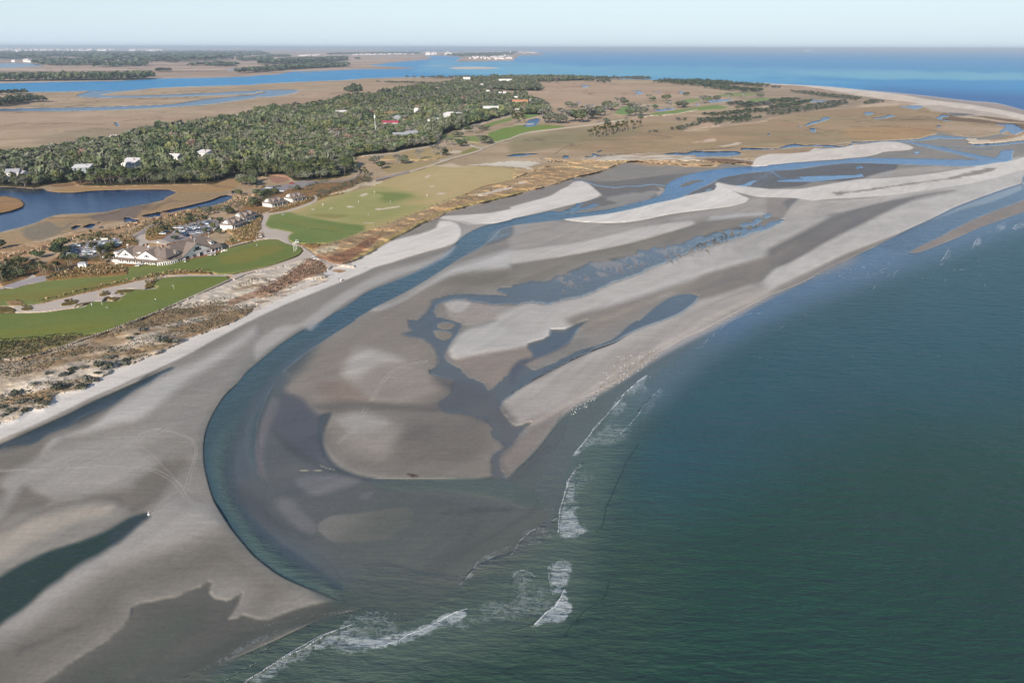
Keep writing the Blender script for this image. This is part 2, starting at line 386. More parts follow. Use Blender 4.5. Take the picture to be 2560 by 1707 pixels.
L('H: -60,490 100,430 300,370 500,310 700,250 760,225 860,215 700,300 500,370 300,440 150,500 0,545', (190, 186, 181), f=13, wet=0, H=1.0)
L('H: 130,500 300,450 500,385 680,330 780,290 700,360 640,410 500,450 420,430 300,500 200,540', (146, 139, 131), f=16, wet=0.35)
L('H: 680,400 720,360 850,300 1000,230 1150,170 1300,120 1500,40 1500,90 1250,190 1050,265 900,320 780,370 700,415', (198, 194, 189), f=9, wet=0, H=1.0)
L('H: 700,345 800,280 950,200 1050,170 1100,165 1000,215 850,290 740,350', (132, 127, 122), f=11, wet=0.5)
L('H: 740,220 780,170 900,175 1050,160 950,190 850,210 760,232', (190, 184, 178), f=8, wet=0)
L('H: 680,400 560,440 480,470 330,560 200,620 60,690 -60,760 -60,800 200,720 400,600 560,520 700,430', (176, 170, 164), f=14, wet=0.05)
# dark wet patches and pools between the bars
POOL = (100, 106, 108)
POOL_OUT = 'B2: 2352,1165 2230,1175 2240,1200 2300,1240 2150,1245 2000,1235 1850,1232 1700,1260 1620,1290 1600,1350 1560,1400 1480,1470 C2: 1330,0 1345,60 1360,90 1270,120 1330,140 1400,150 1500,190 1570,270 1590,330 1570,410 1500,430 1520,465 1620,500 1735,520 1715,570 1700,630 1650,670 1590,720 1640,780 1720,810 1800,800 1900,830 2000,870 2060,930 2060,1020 2130,1050 2150,1100 2070,1160 2060,1250 2060,1320 2100,1370 2180,1385 2140,1300 2125,1220 2150,1150 2230,1080 C3: 60,1000 160,890 40,925 0,915 C2: 2180,840 2130,760 2150,700 2230,645 C3: 100,570 200,500 380,410 550,320 700,262 700,235 550,280 350,385 200,440 130,400 60,380 0,430 C2: 2230,440 2130,540 2030,610 1980,545 1850,490 1780,425 1700,380 1645,322 1660,260 1700,200 1760,120 1800,60 1790,20 1700,0 1580,-30 B2: 1640,1390 1660,1340 1740,1292 1900,1275 2050,1305 2200,1320 2352,1320 B3: 0,1322 200,1305 330,1318 500,1280 700,1230 850,1160 1000,1100 1150,1050 1300,980 1450,920 1600,860 1640,820 1680,780 1760,700 1700,690 1650,730 1550,775 1430,780 1400,810 1300,800 1250,830 1160,820 1140,870 1050,875 1030,900 850,930 720,940 640,990 560,1010 470,1060 400,1065 350,1110 200,1110 0,1150'
L(POOL_OUT, (122, 119, 114), f=15, wet=0.7, a=0.8)
L(POOL_OUT,
  POOL, f=4.5, zone='tidal_pool', H=0, wet=1, wave=0.12, rough=6, rs=16)
L('C2: 1560,520 1735,520 2000,600 2100,760 2050,860 1900,800 1720,790 1600,720 1700,640', (98, 98, 99), f=26)
L('C2: 1800,800 2060,930 2150,1100 2060,1250 2100,1370 2180,1385 2120,1220 2230,1080 C3: 60,920 C2: 2150,760 2050,700', (104, 103, 103), f=20)
for s in ('C2: 1580,40 1630,20 1720,25 1740,45 1700,75 1630,85 1580,65', 'C2: 1545,95 1620,95 1700,110 1715,130 1690,160 1630,175 1570,150'):
    L(s, (142, 135, 125), f=3, zone='tidal_flat', H=0.2, wet=0.4)
# fingers of water and sand along the top of the pool
L('B3: 380,1105 700,955 1150,860 1500,790 1900,650 2280,600 1980,740 1700,800 1400,900 1100,990 800,1080 500,1160', POOL, f=7, mix=((142, 132, 121), 6.5, 0.54, 0.16, (-1.15, 2.6)))
rr = random.Random(3)
for i in range(46):
    t = i / 45
    bx = 440 + t * 1850; by = 1100 - t * 500
    x = bx + rr.uniform(-25, 25); y = by + rr.uniform(-10, 30) + 20
    l = rr.uniform(35, 85); w = rr.uniform(10, 24)
    a = 'B3: %d,%d %d,%d %d,%d %d,%d' % (x - w, y + l * .6, x - w * .9, y - l * .25, x - w * .2, y - l * .6, x + w, y + l * .4)
    L(a, POOL, f=2.0, zone='tidal_pool', H=0, wet=1, wave=0.1, rough=3, rs=7)
for i in range(70):
    t = rr.random()
    bx = 420 + t * 1500; by = 1110 - t * 420
    x = bx + rr.uniform(-60, 60); y = by + rr.uniform(20, 110)
    w = rr.uniform(8, 24)
    a = 'B3: %d,%d %d,%d %d,%d %d,%d %d,%d' % (x - w, y, x - w * .4, y - w * .9, x + w * .5, y + w * .1, x + w * .9, y + w * 1.3, x, y + w * .5)
    L(a, (138, 128, 116), f=2.5, zone='tidal_flat', H=0.12, wet=0.5, a=rr.uniform(0.3, 0.95))
for i in range(9):
    x = 1700 + 75 * i + rr.uniform(-20, 20); y = 760 - 26 * i + rr.uniform(-40, 0)
    L('B3: %d,%d %d,%d %d,%d %d,%d' % (x, y, x + 60, y - 25, x + 110, y - 5, x + 50, y + 22), POOL, f=3, zone='tidal_pool', H=0, wet=1, wave=0.1, rough=6, rs=10)
L('B3: 1900,750 2000,735 2100,700 2200,670 2352,640 B4: 90,590 155,545 140,540 80,560 0,575 B3: 2352,590 2250,625 2170,640 2130,690 2050,700 1980,720', POOL, f=2.5, zone='tidal_pool', H=0, wet=1, wave=0.1, rough=5, rs=10)
L('B3: 1170,1475 1280,1380 1400,1290 1520,1240 1640,1228 1720,1250 1690,1300 1560,1400 1400,1470 C3: 1330,0 1150,60 1000,125 900,185 740,235 560,310 380,400 200,500 60,600 30,560 80,520 200,440 350,385 450,330 600,260 750,215 900,150 1000,60 1090,0',
  (96, 106, 112), f=5, zone='tidal_pool', H=0, wet=1, wave=0.12)
L('C3: 0,640 200,508 380,412 550,322 700,257 900,187 1000,127 900,200 700,275 550,340 380,425 200,522', (70, 74, 78), f=2.2)
L('C3: 655,0 560,32 470,75 340,80 335,100 330,130 280,160 150,200 135,240 180,290 190,330 300,300 500,190 560,100 620,40', (92, 101, 107), f=5, zone='tidal_pool', H=0.02, wet=1, wave=0.08)
L('C3: 60,350 190,320 500,200 400,260 250,320 150,370 60,450 0,560 -20,450', (92, 94, 100), f=9, wet=0.9)
L('B2: 1100,1370 1300,1300 1500,1200 1350,1300 1150,1375', (170, 166, 163), f=5)

# the tidal river
WATER = (60, 88, 100)
CHAN = 'D2: 760,885 680,852 560,800 400,735 200,640 0,490 D1: 2100,385 1990,250 1900,110 1840,0 C1: 1820,1430 1785,1280 1775,1150 1785,1020 1820,900 1880,780 1960,660 2060,560 2150,450 C2: 0,380 100,300 200,220 350,120 500,30 B2: 610,1470 750,1380 900,1290 1000,1220 1080,1180 1250,1110 1400,1050 1480,1010 1560,960 1650,920 1750,840 1820,780 1900,700 1990,650 2100,605 2200,580 2352,545 B3: 0,538 200,502 350,470 400,470 450,492 600,485 750,472 900,450 1050,415 1200,378 1300,350 1380,315 1400,280 1410,240 1440,210 1500,178 1600,140 1750,108 1900,85 2100,68 2352,58 B4: 0,52 200,30 500,12 700,0 A4: 700,1095 900,1085 1200,1090 1500,1095 1900,1102 2050,1095 2120,1060 2140,1020 2260,1015 2240,1050 2240,1102 B4: 2200,15 2100,40 1800,58 1500,48 1200,38 900,28 700,30 500,50 250,85 0,98 B3: 2352,104 2200,115 2000,150 1860,190 1840,205 1780,235 1700,270 1620,310 1560,345 1400,390 1250,420 1100,450 900,492 700,515 500,545 350,560 250,572 100,590 0,602 B2: 2352,608 2250,640 2150,740 2000,840 1880,900 1800,950 1600,1080 1450,1170 1300,1250 1080,1360 900,1470 C2: 870,0 600,170 400,310 300,390 230,450 190,500 120,620 50,780 10,900 0,1000 5,1150 30,1300 100,1450 D2: 60,40 200,200 400,380 600,500 740,700'
L(CHAN, WATER, f=2.0, zone='tidal_river', H=0.05, wet=1, wave=0.3)
L('B2: 2352,690 2200,760 2050,800 1950,850 1900,890 1860,910 2000,830 2100,780 2180,650 2260,625 2352,610', (104, 106, 104), f=10, wet=0.9, wave=0.1)
L('C2: 800,0 500,190 300,350 180,460 120,600 60,760 30,900 30,1100 60,1300 C2: 5,1300 -10,1000 30,760 100,520 230,380 420,230 700,60', (86, 100, 106), f=16, wave=0.15)
L('D1: 1900,0 2050,180 2196,420 D2: 200,600 500,750 760,880 760,780 500,560 200,330 60,100 C2: 0,1300 -40,1000 -20,850 C1: 2100,850 2000,950 1900,1100 1880,1300 1950,1568', (84, 98, 90), f=22, wave=0.7)
L('C1: 1770,1150 1830,900 2060,560 C2: 0,380 300,160 600,100 300,420 130,700 20,1000 60,1450 D2: 100,200 500,650 760,880 400,740 0,490 D1: 1990,250', (74, 92, 90), f=36, a=0.8)
L('D2: 560,790 680,850 800,700 1000,620 1400,640 1700,700 1500,880 1250,1000 1000,960 850,930 740,890', (84, 95, 88), f=34, wave=0.35, wet=1, H=0)
L('B3: 1540,240 1580,210 1650,190 1750,182 1755,195 1690,210 1620,235 1560,250', (130, 124, 116), f=2, zone='tidal_flat', H=0.15, wet=0.5, wave=0)
# the inside of the bend shoals gently: slate water, a pale submerged ridge, then soaked flats
L('Q: 430,180 350,240 270,320 215,410 188,500 195,570 240,660 300,730 400,800 500,850 560,800 450,740 350,660 290,570 262,480 268,400 310,325 400,245', (94, 102, 106), f=26, wave=0.08)
L('Q: 315,330 282,400 268,470 275,540 300,565 290,480 308,410 340,350', (122, 118, 118), f=9)
L('Q: 335,350 400,335 440,390 450,480 480,525 430,530 360,470 322,420', (98, 98, 103), f=26, wet=0.85)
L('Q: 210,590 260,560 400,560 560,570 700,580 900,575 1000,640 950,740 800,800 600,790 450,760 300,680', (100, 102, 101), f=40, wet=0.8, wave=0.05)
L('Q: 210,580 260,600 330,660 420,720 330,700 250,640', (88, 92, 94), f=22)
L('Q: 445,380 480,371 472,395 456,440 464,490 505,528 600,556 760,558 760,566 600,566 510,545 460,500 442,440', (84, 90, 94), f=7)
L('Q: 310,415 340,430 400,480 470,520 520,545 480,540 400,505 340,460', (90, 92, 92), f=6, a=0.8)
L('Q: 380,560 470,545 560,560 520,580 430,600', (124, 123, 123), f=11); L('Q: 560,600 600,590 590,610 560,612', (116, 116, 118), f=7)
L('Q: 440,690 480,660 560,652 640,640 700,638 712,650 700,670 710,678 660,705 640,725 560,733 480,730', (128, 126, 122), f=4, wet=0.4); L('Q: 320,620 360,610 400,650 440,690 420,710 370,680', (118, 117, 117), f=12)
L('Q: 600,566 800,556 960,562 1060,600 1080,640 1000,625 900,600 760,590 640,585', (90, 102, 96), f=14, wave=0.3)
L('Q: 790,652 850,643 900,638 985,642 920,649 850,656', (62, 66, 68), f=9, rough=9, rs=10); L('Q: 905,672 890,690 865,715 845,730 855,715 870,695 885,675', (58, 62, 66), f=8, rough=8, rs=9, a=0.85)
L('Q: 900,690 1000,660 1080,640 1100,680 1000,760 880,820 800,826 860,770', (106, 108, 101), f=40)
L('K: 120,360 400,400 520,470 470,540 330,610 250,660 50,640 -100,600 -50,480', (98, 103, 98), f=70, a=0.75)
# grey mud and sand by the upper river
MUD = (126, 122, 118)
L('B3: 1860,210 1900,170 2100,132 2352,108 B4: 0,102 250,90 500,55 700,34 900,32 1200,42 1180,80 1100,150 900,160 870,185 600,195 400,205 300,240 0,266 B3: 2352,262 2100,245 1950,240 1880,275 1800,300 1600,325 1700,275 1790,240', (110, 107, 106), f=3, zone='tidal_flat', H=0.2, wet=0.6, wave=0)
L('B3: 650,192 800,195 1000,190 1400,140 1640,120 1700,110 1550,150 1440,205 1410,240 1395,290 1340,335 1200,370 1000,410 800,450 600,480 450,490 500,450 700,370 850,335 780,290 720,240', (124, 120, 116), f=5, H=0.2, wet=0.5)
L('B3: 860,345 950,330 1050,310 1200,300 1300,280 1340,290 1320,320 1280,345 1180,385 1000,420 760,460 560,485 640,460 800,430 950,395 880,370', (158, 154, 148), f=8, rough=8, rs=12)
L('B3: 1340,245 1390,260 1400,290 1340,335 1320,290 1370,285', (178, 170, 160), f=5)
for s in ('B3: 400,490 480,470 560,440 600,400 640,395 610,450 700,420 760,400 800,405 760,430 650,460 540,480 430,500', 'B3: 560,470 640,455 720,430 600,470'):
    L(s, WATER, f=2.5, zone='tidal_river', H=0, wet=1, wave=0.2, rough=7, rs=9)
LP('B3: 560,180 650,190 750,225 830,240 960,252 1040,240 1180,238 1280,222 1400,236', 2.0, WATER, zone='tidal_river', wet=1, H=0.1)
LP('B3: 1770,172 1860,205 1900,188 2000,185', 1.6, WATER, wet=1)
L('B3: 2030,235 2120,230 2180,200 2220,188 2260,190 2220,205 2180,235 2100,240', WATER, f=2, zone='tidal_river', wet=1, rough=3, rs=8)
L('B3: 1770,285 1800,265 1840,265 1830,280 1780,293', WATER, f=2, wet=1)
L('B4: 75,190 180,182 260,175 330,172 270,158 420,148 600,145 700,140 800,140 860,128 875,152 780,162 600,180 400,200 250,200 100,200', (62, 110, 150), f=1.8, zone='tidal_river', H=0.1, wet=1, wave=0.1)
LP('B4: 0,98 50,115 90,150 160,175 270,180', 2.2, (62, 110, 150), wet=1)
L('B4: 805,60 870,55 875,72 820,85', (62, 110, 150), f=2, wet=1, rough=3, rs=6)

# shallow sandy spit far right: the sand strip beyond the run-out channel
L('B4: 2700,20 2352,135 2352,370 2200,440 2000,520 1750,610 1550,740 1400,840 1300,855 1200,850 1000,800 1000,790 1150,710 1300,630 1500,540 1700,440 1850,380 2000,325 2200,255 2352,205', (70, 98, 122), f=4, zone='sea', H=0, wet=1, wave=0.4)
L('B4: 2352,260 2200,330 2000,400 1800,450 1500,560 1200,680 1000,790 1150,715 1500,545 1800,410 2100,300 2352,215', (112, 116, 122), f=9, wave=0.1)
L('B4: 1290,855 1400,790 1550,720 1700,640 1900,540 2100,460 2352,365 2800,200 2800,330 2352,480 2150,550 1950,620 1750,710 1600,770 1450,830 1360,855', (148, 140, 134), f=4, zone='tidal_flat', H=0.3, wet=0.3, wave=0)

# white dry sand
DRY = (232, 226, 217)
D = dict(zone='beach', wet=0, wave=0, veg=0)
L('B3: 480,545 600,530 750,512 900,492 1100,452 1300,402 1500,360 1620,325 1750,300 1860,275 1880,240 1865,222 1900,205 1960,245 2100,320 2180,355 2150,385 2080,410 1900,440 1500,490 1200,550 1050,570 900,577 700,572 560,560', DRY, f=2.5, H=0.8, **D)
L('B3: 1870,205 1940,215 2000,230 2200,250 2352,266 B4: 0,268 300,265 400,248 600,215 850,175 1100,165 1500,125 1800,75 2100,25 2230,10 2500,-60 2800,-60 2800,20 2352,90 2150,150 1900,210 1600,260 1300,300 1100,320 900,340 600,355 400,370 290,355 180,345 0,340 B3: 2352,340 2250,335 2150,315 2050,290 1950,245', (224, 217, 208), f=5, H=0.8, **D)
L('B4: 600,300 900,270 1200,225 1500,190 1700,150 1950,90 2110,65 2100,85 1900,140 1600,185 1300,225 1000,270 750,305 640,325', (158, 148, 140), f=7, rough=9, rs=14)
L('B4: 1150,95 1500,60 1900,65 1600,100 1250,150 900,165', (180, 172, 164), f=9)
L('B3: -20,435 100,400 350,330 450,270 520,240 560,205 640,190 700,215 760,265 820,320 790,340 700,372 500,420 300,470 100,515 0,540 B2: 2352,546 2200,580 2100,585 1950,590 1850,560 1750,545 1690,540 1720,515 1900,505 2150,485 2352,445', (222, 215, 206), f=3.5, H=0.8, **D)
L('B2: 2352,420 2200,440 1950,490 1760,510 1690,520 1720,505 1800,480 2000,430 2352,325 B3: 100,290 300,250 440,215 480,240 400,290 200,340 0,400', (150, 143, 137), f=7, wet=0.4)
L('B2: 1690,535 1760,545 1880,560 2000,585 2100,590 1990,640 1900,700 1860,740 1880,690 1900,640 1850,600 1780,565', (170, 165, 160), f=6)
L('B2: 1690,558 1780,558 1860,590 1890,640 1885,690 1850,745 1750,790 1600,830 1400,890 1250,940 1100,980 1000,1030 900,1070 800,1110 700,1150 600,1190 500,1230 400,1270 300,1310 150,1380 0,1450 C1: 2150,20 2000,100 1850,180 1700,265 1450,390 1300,470 1200,530 1000,615 800,700 600,800 400,890 200,975 0,1050 -900,1350 -900,600 F: -900,600 300,600 B2: 300,800 1140,790 1230,750 1350,715 1480,685 1590,650 1660,620 1670,590', (226, 219, 210), f=5, H=0.9, **D)
L('B2: 1300,1090 1000,1200 700,1400 600,1470 500,1560 C2: 400,60 100,260 0,340 C2: 0,200 200,60 B2: 400,1500 700,1290 1000,1110 1250,1010 1500,940 1750,840 1830,790 1750,880 1500,1010', (176, 172, 168), f=10, wet=0.1)
L('B2: 1480,1005 1300,1075 1100,1160 950,1240 700,1400 800,1360 1000,1220 1100,1175 1300,1095', (140, 136, 132), f=6, wet=0.6)
L('C1: 0,1075 200,985 400,895 600,805 800,705 1000,615 1200,525 1500,400 1480,385 1200,495 1000,585 800,670 600,770 400,865 200,955 0,1040', (160, 152, 142), f=5)

# ------------------------------------------------------------------ land
MARSH = (202, 177, 148)
MM = dict(zone='marsh', wet=0, wave=0, veg=0.5, foam=-1)
# far mainland and barrier island
L('A1: -3000,60 A2: 0,60 1380,68 1240,82 1150,92 1140,103 1500,107 1900,105 2352,96 A3: 100,94 220,115 300,138 200,142 60,150 10,190 A2: 2200,196 1830,200 1890,165 1760,150 1650,148 1560,150 1630,172 1450,192 1280,207 1120,225 1040,232 1160,242 1280,250 1470,262 1280,270 980,270 640,284 400,290 300,300 200,318 0,330 A1: 2352,332 2100,345 1750,352 1450,358 1100,378 800,383 300,393 0,400 -3000,430',
  (214, 188, 168), f=1.3, H=0.5, an=3, mix=((172, 148, 128), 260, 0.5, 0.35, (0.1, 3)), **MM)
L('A2: 1770,262 1850,252 2000,248 2200,255 2250,260 2100,268 1850,270', (222, 205, 190), f=1.5, zone='beach', H=0.4, wet=0, wave=0, an=3)
L('A2: 1500,238 1700,236 1900,240 1700,246', (160, 180, 190), f=2, an=3)
# near marsh and land as one body
LAND = 'A1: -3000,510 0,486 80,480 270,482 500,482 700,472 820,469 1180,466 1380,446 1700,432 2352,412 A2: 0,407 400,386 800,371 1000,356 1150,352 1450,345 1950,344 2352,340 A3: 0,339 700,350 1270,368 1700,379 2000,389 2352,398 A4: 0,402 300,415 600,434 870,461 1200,490 1500,520 1700,545 1900,566 2100,583 2352,648 3200,900 3200,1100 2500,900 2352,830 2300,860 2310,870 2260,890 2200,870 2130,860 2000,885 1850,890 1700,872 1560,842 1540,870 1490,880 1400,905 1250,915 1050,925 850,935 700,950 600,968 700,962 780,940 830,955 850,968 750,975 600,978 480,985 420,1000 380,1028 200,1045 0,1053 A3: 2300,1060 2230,1085 2260,1120 B3: 2352,45 2250,55 2100,40 1950,30 1880,60 1600,60 1500,40 1400,35 1100,15 950,60 800,112 600,152 540,175 470,195 440,215 380,225 200,272 0,326 B2: 2352,325 2200,362 2000,410 1900,430 1850,440 1750,480 1680,530 1600,560 1500,592 1450,630 1300,700 1200,740 1150,790 1050,850 900,905 850,938 780,948 700,950 640,905 560,880 480,905 200,970 0,1015 B1: 2352,1010 2150,1090 2000,1150 1800,1240 1450,1392 1250,1470 C1: 1180,0 900,112 600,212 350,292 150,338 0,347 -2400,800 -3000,800'
L(LAND, MARSH, f=1.5, H=1.0, rough=1.2, rs=8, mix=((182, 158, 128), 45, 0.5, 0.3, (0.1, 3)), **MM)
# marsh tones
def tone(spec, rgb, f, **k):
    L(spec, rgb, f=f, **k)
tone('B1: -600,600 0,665 220,610 430,540 800,495 980,480 1150,445 1500,380 1650,290 2050,180 2250,150 2150,260 2050,330 1900,370 1500,470 1250,540 800,620 500,700 0,820 -600,900', (184, 152, 114), 5, mix=((166, 146, 114), 30, 0.5, 0.3, (0.3, 2)), a=0.9)
tone('B1: 430,285 700,250 1000,245 1600,235 1900,225 2250,150 2100,280 1700,300 1620,300 1550,270 1100,272 700,298 550,298', (188, 150, 102), 4, mix=((176, 148, 110), 30, 0.5, 0.3, (0.1, 3)))
tone('B1: -600,330 0,335 190,370 215,420 120,465 0,490 -600,560', (168, 132, 92), 3)
tone('B1: 800,520 980,480 1250,430 1400,390 1300,470 1240,540 1100,560 900,560', (140, 124, 112), 7, rough=5)
tone('B1: 200,650 450,560 550,620 700,560 500,700 300,740', (146, 134, 116), 8, rough=5)
tone('B1: -600,780 0,800 450,740 700,660 1100,610 1300,530 1500,470 1850,440 1950,430 2100,370 2200,330 2352,400 B2: 0,300 0,400 B1: 2100,440 1900,480 1500,540 1200,620 1100,680 900,700 700,720 550,760 450,830 200,900 0,925 -600,940', (208, 170, 132), 5, rough=6, rs=9, veg=0.8, mix=((176, 144, 110), 5, 0.48, 0.35, (0.4, 1.6)), H=1.5)
tone('A1: -600,600 600,690 1400,650 2352,600 A2: 300,560 700,430 1300,360 800,520 400,600 A1: 2352,680 1600,740 800,850 0,900 -600,900', (194, 166, 140), 40, a=0.6)
tone('A1: 700,820 1300,800 1800,760 1300,860 900,920 500,960 300,940', (166, 148, 122), 20, a=0.7)
tone('A3: 0,400 600,390 1200,420 1700,470 1500,540 1000,560 400,620 350,580 200,520 0,530', (200, 170, 142), 18, a=0.8)
tone('A3: 0,930 600,840 1200,760 1900,760 2352,720 A4: 400,660 1200,600 1650,670 1600,800 1400,900 600,950 0,990 A3: 2000,1000 1000,1040 400,1000 0,1040', (182, 154, 120), 14, a=0.9, mix=((168, 148, 114), 40, 0.5, 0.3, (0.1, 3)))
tone('A4: 700,820 1200,800 1500,830 1500,870 1300,905 900,920 700,880', (192, 154, 112), 12, a=0.7)
tone('A3: 0,900 500,820 900,800 1200,830 1000,900 500,960 0,1040', (156, 146, 112), 18, a=0.7, an=3)
tone('A4: 1640,665 1750,690 2000,700 2150,720 2352,740 2500,760 2500,830 2352,820 2200,800 2080,770 1700,745 1560,710', (138, 116, 92), 5)
# dark winding runnels in the marsh
for s in ('A1: 0,795 100,785 210,765 350,775 450,768 560,772 900,776 1060,780', 'A1: 330,775 450,768 700,760', 'A1: 790,812 950,815 1020,822 800,840 500,835', 'A1: 1100,750 1250,735 1500,720 1430,705',
          'A1: 1830,640 1900,632 1960,625', 'A1: 1180,265 1500,290 2000,285 2250,265', 'A4: 750,800 1000,795 1200,800 1500,830 1700,865', 'A4: 650,850 900,845 1200,860 1500,862',
          'A4: 440,848 540,884', 'A4: 640,708 900,715 1200,730 1500,735', 'A4: 1700,738 1900,760 2080,780', 'A3: 270,435 640,432 720,420', 'A3: 1000,495 1120,500 1200,490', 'A3: 1290,480 1550,490',
          'A3: 380,1060 500,980 640,965', 'A3: 770,1060 1000,1045 1300,1035', 'B1: 450,830 250,800 100,790 0,800', 'B1: 560,680 700,640 900,600', 'A4: 960,675 1100,685 1160,693'):
    LP(s, 2.0, (112, 92, 76), an=3, rough=1, a=0.8)

W = dict(wet=1, wave=0.35, veg=0, foam=-1)
def water(spec, rgb=(46, 92, 128), zone='creek', f=1.5, bank=True, **k):
    if bank:
        L(spec, (106, 84, 66), f=2.6 + 1.0, an=2.2, a=0.8)
    kk = dict(W); kk.update(k)
    L(spec, rgb, f=f, zone=zone, H=0.02, **kk)
water('A1: 700,512 780,488 830,472 850,468 1180,464 1380,440 1350,455 1180,470 1050,484 920,505 960,513 1300,512 1700,500 2100,480 2352,468 A2: 0,462 200,460 370,461 395,474 300,500 150,521 0,526 A1: 2352,532 2000,582 1800,602 1300,632 800,650 400,655 0,655 -3000,670 -3000,640 0,635 200,630 700,622 1200,608 1600,590 1900,545 2352,505 A2: 0,498 60,490 105,478 60,472 0,480 A1: 2352,492 1700,520 1300,529 900,531 720,521', an=3)
water('A1: -3000,215 0,215 300,218 400,240 200,250 0,258 -3000,262', (60, 105, 140), bank=False, an=3)
water('A1: -3000,158 0,158 180,165 300,172 200,176 0,178 -3000,180', (110, 140, 160), bank=False, an=3)
water('A1: 2080,278 2180,262 2290,258 2250,268 2100,282', bank=False, an=3)
water('A2: 370,300 500,286 800,276 980,272 750,284 400,306', (60, 70, 90), bank=False, an=3)
water('A1: 1050,755 1080,762 1100,790 1075,795', f=1.2)
water('A1: 1350,820 1420,800 1380,825', f=1.2, bank=False)
for s in ('A3: 640,415 700,418 715,428 660,436 640,428', 'A3: 205,425 262,422 268,436 220,440', 'A3: 1100,470 1180,472 1208,488 1170,500 1125,503 1160,485', 'A3: 1530,475 1580,478 1580,490 1540,493', 'A3: 1290,478 1370,480 1360,488',
          'A4: 520,705 570,712 560,728 480,752 400,775 345,792 340,782 400,752 480,735', 'A4: 385,812 430,812 440,835 420,852 385,835', 'A4: 880,665 950,660 972,676 930,690 895,690', 'A4: 965,720 1060,705 1120,688 1165,690 1150,705 1050,722 985,728',
          'A4: 1200,612 1300,605 1420,606 1415,620 1340,640 1290,625', 'A4: 1600,690 1655,692 1650,708 1600,712 1590,728 1640,732 1700,745 1620,742 1545,722 1560,705', 'A4: 1550,785 1590,790 1580,802 1552,800', 'A3: 600,572 630,570 625,584', 'A3: 730,590 752,596 740,606', 'A3: 655,608 690,612 670,620',
          'A4: 0,860 20,855 15,870 0,880', 'A4: 260,795 300,792 300,800'):
    water(s, f=1.2)
water('A4: 2350,830 2310,800 2250,770 2080,775 2180,790 2170,815 2130,835 2140,860 2200,830 2230,860 2270,872 2310,858', (48, 92, 140), f=1.5)
water('A4: 2240,800 2300,815 2310,850 2260,870 2220,850 2180,820 2190,800', (48, 92, 140), f=1.5)
water('A4: -250,1000 0,1000 100,995 180,965 250,955 330,968 430,962 600,968 640,978 700,975 780,970 760,945 790,935 850,937 1050,928 1250,925 1400,910 1480,885 1560,880 1700,890 1850,900 1700,910 1550,905 1400,925 1250,930 1500,965 1700,1010 2000,1070 2120,1090 2130,1102 1950,1102 1700,1040 1450,985 1250,940 1050,938 850,945 780,950 700,985 600,985 430,975 250,985 100,1000 0,1010 -250,1010', (48, 96, 140), f=1.4, bank=False)
water('A4: 2500,935 2352,945 2100,970 1900,975 1840,960 1950,960 2200,945 2352,930', (60, 104, 140), bank=False)
LP('A4: 1420,965 1600,985 1800,995 2060,1003', 1.8, (70, 110, 140), wet=1)
L('A4: 1340,1025 1400,1025 1390,1045 1345,1048', (70, 110, 140), f=2, wet=1, rough=3, rs=5)
# pools behind the dunes
water('A3: -50,1070 20,1050 100,1045 250,1043 180,1055 120,1065 30,1072', f=1.3)
water('A3: 465,1080 490,1060 520,1065 525,1085 480,1092', f=1.3)
water('A3: 740,1040 760,1045 800,1060 900,1055 1050,1048 1000,1060 850,1068 770,1072 680,1078 670,1068 740,1066', f=1.3)
water('A3: 785,1030 820,1015 825,1022 795,1035', f=1.2)
water('A3: 1385,1048 1500,1035 1600,1038 1680,1020 1800,1025 1950,1022 2050,1020 2105,1038 2090,1058 2000,1070 1850,1072 1700,1075 1680,1060 1600,1060 1500,1056', (44, 88, 128), f=1.4)
LP('A3: 1500,1035 1680,1015 1880,1000 2080,992 2352,1000', 1.8, (80, 90, 96), an=3)
water('A3: 2090,990 2200,996 2352,1000 2352,1006 2150,1004', f=1.2, bank=False)
# lagoon and its creeks
LAG = (30, 66, 108)
water('B1: -2400,180 0,250 150,255 300,268 400,264 430,285 550,300 700,300 850,285 1100,275 1300,274 1550,274 1618,296 1600,310 1520,345 1500,368 1300,412 1150,440 1060,455 980,475 800,490 550,500 430,530 350,568 220,610 100,640 0,665 -2400,1300', LAG, zone='lagoon', wave=0.25)
L('B1: 0,245 200,262 400,268 420,285 300,310 150,290 0,290', (44, 58, 62), f=12, an=2)
L('B1: -1500,300 0,335 60,332 110,342 190,365 225,400 215,428 120,465 0,490 -1500,800', (168, 132, 94), f=1.8, zone='marsh', H=1, wet=0, wave=0, veg=0.5)
LP('B1: 60,333 110,342 110,350', 1.5, (90, 76, 60))
LP('B1: 228,400 217,432 120,467 0,492', 2, (84, 70, 54))
water('B1: 1310,512 1400,493 1500,474 1600,450 1700,430 1950,368 2030,335 2085,323 2130,332 2135,355 2060,390 1950,420 1900,436 1700,455 1560,485 1500,478 1475,490 1475,520 1390,526 1320,522', LAG, zone='lagoon', wave=0.25)
water('B1: 1145,530 1190,528 1220,545 1285,548 1270,565 1200,572 1150,572', LAG, zone='lagoon')
water('B1: 2130,290 2165,282 2170,300 2140,308', LAG, zone='lagoon')
for s in ('B1: 655,625 700,605 745,602 735,615 680,640', 'B1: 765,615 830,590 880,585 870,605 835,630 800,625', 'B1: 915,622 950,612 955,625', 'B1: 1070,620 1110,615 1105,632 1080,632', 'B1: 880,585 930,570 915,582'):
    water(s, LAG, f=1.6)

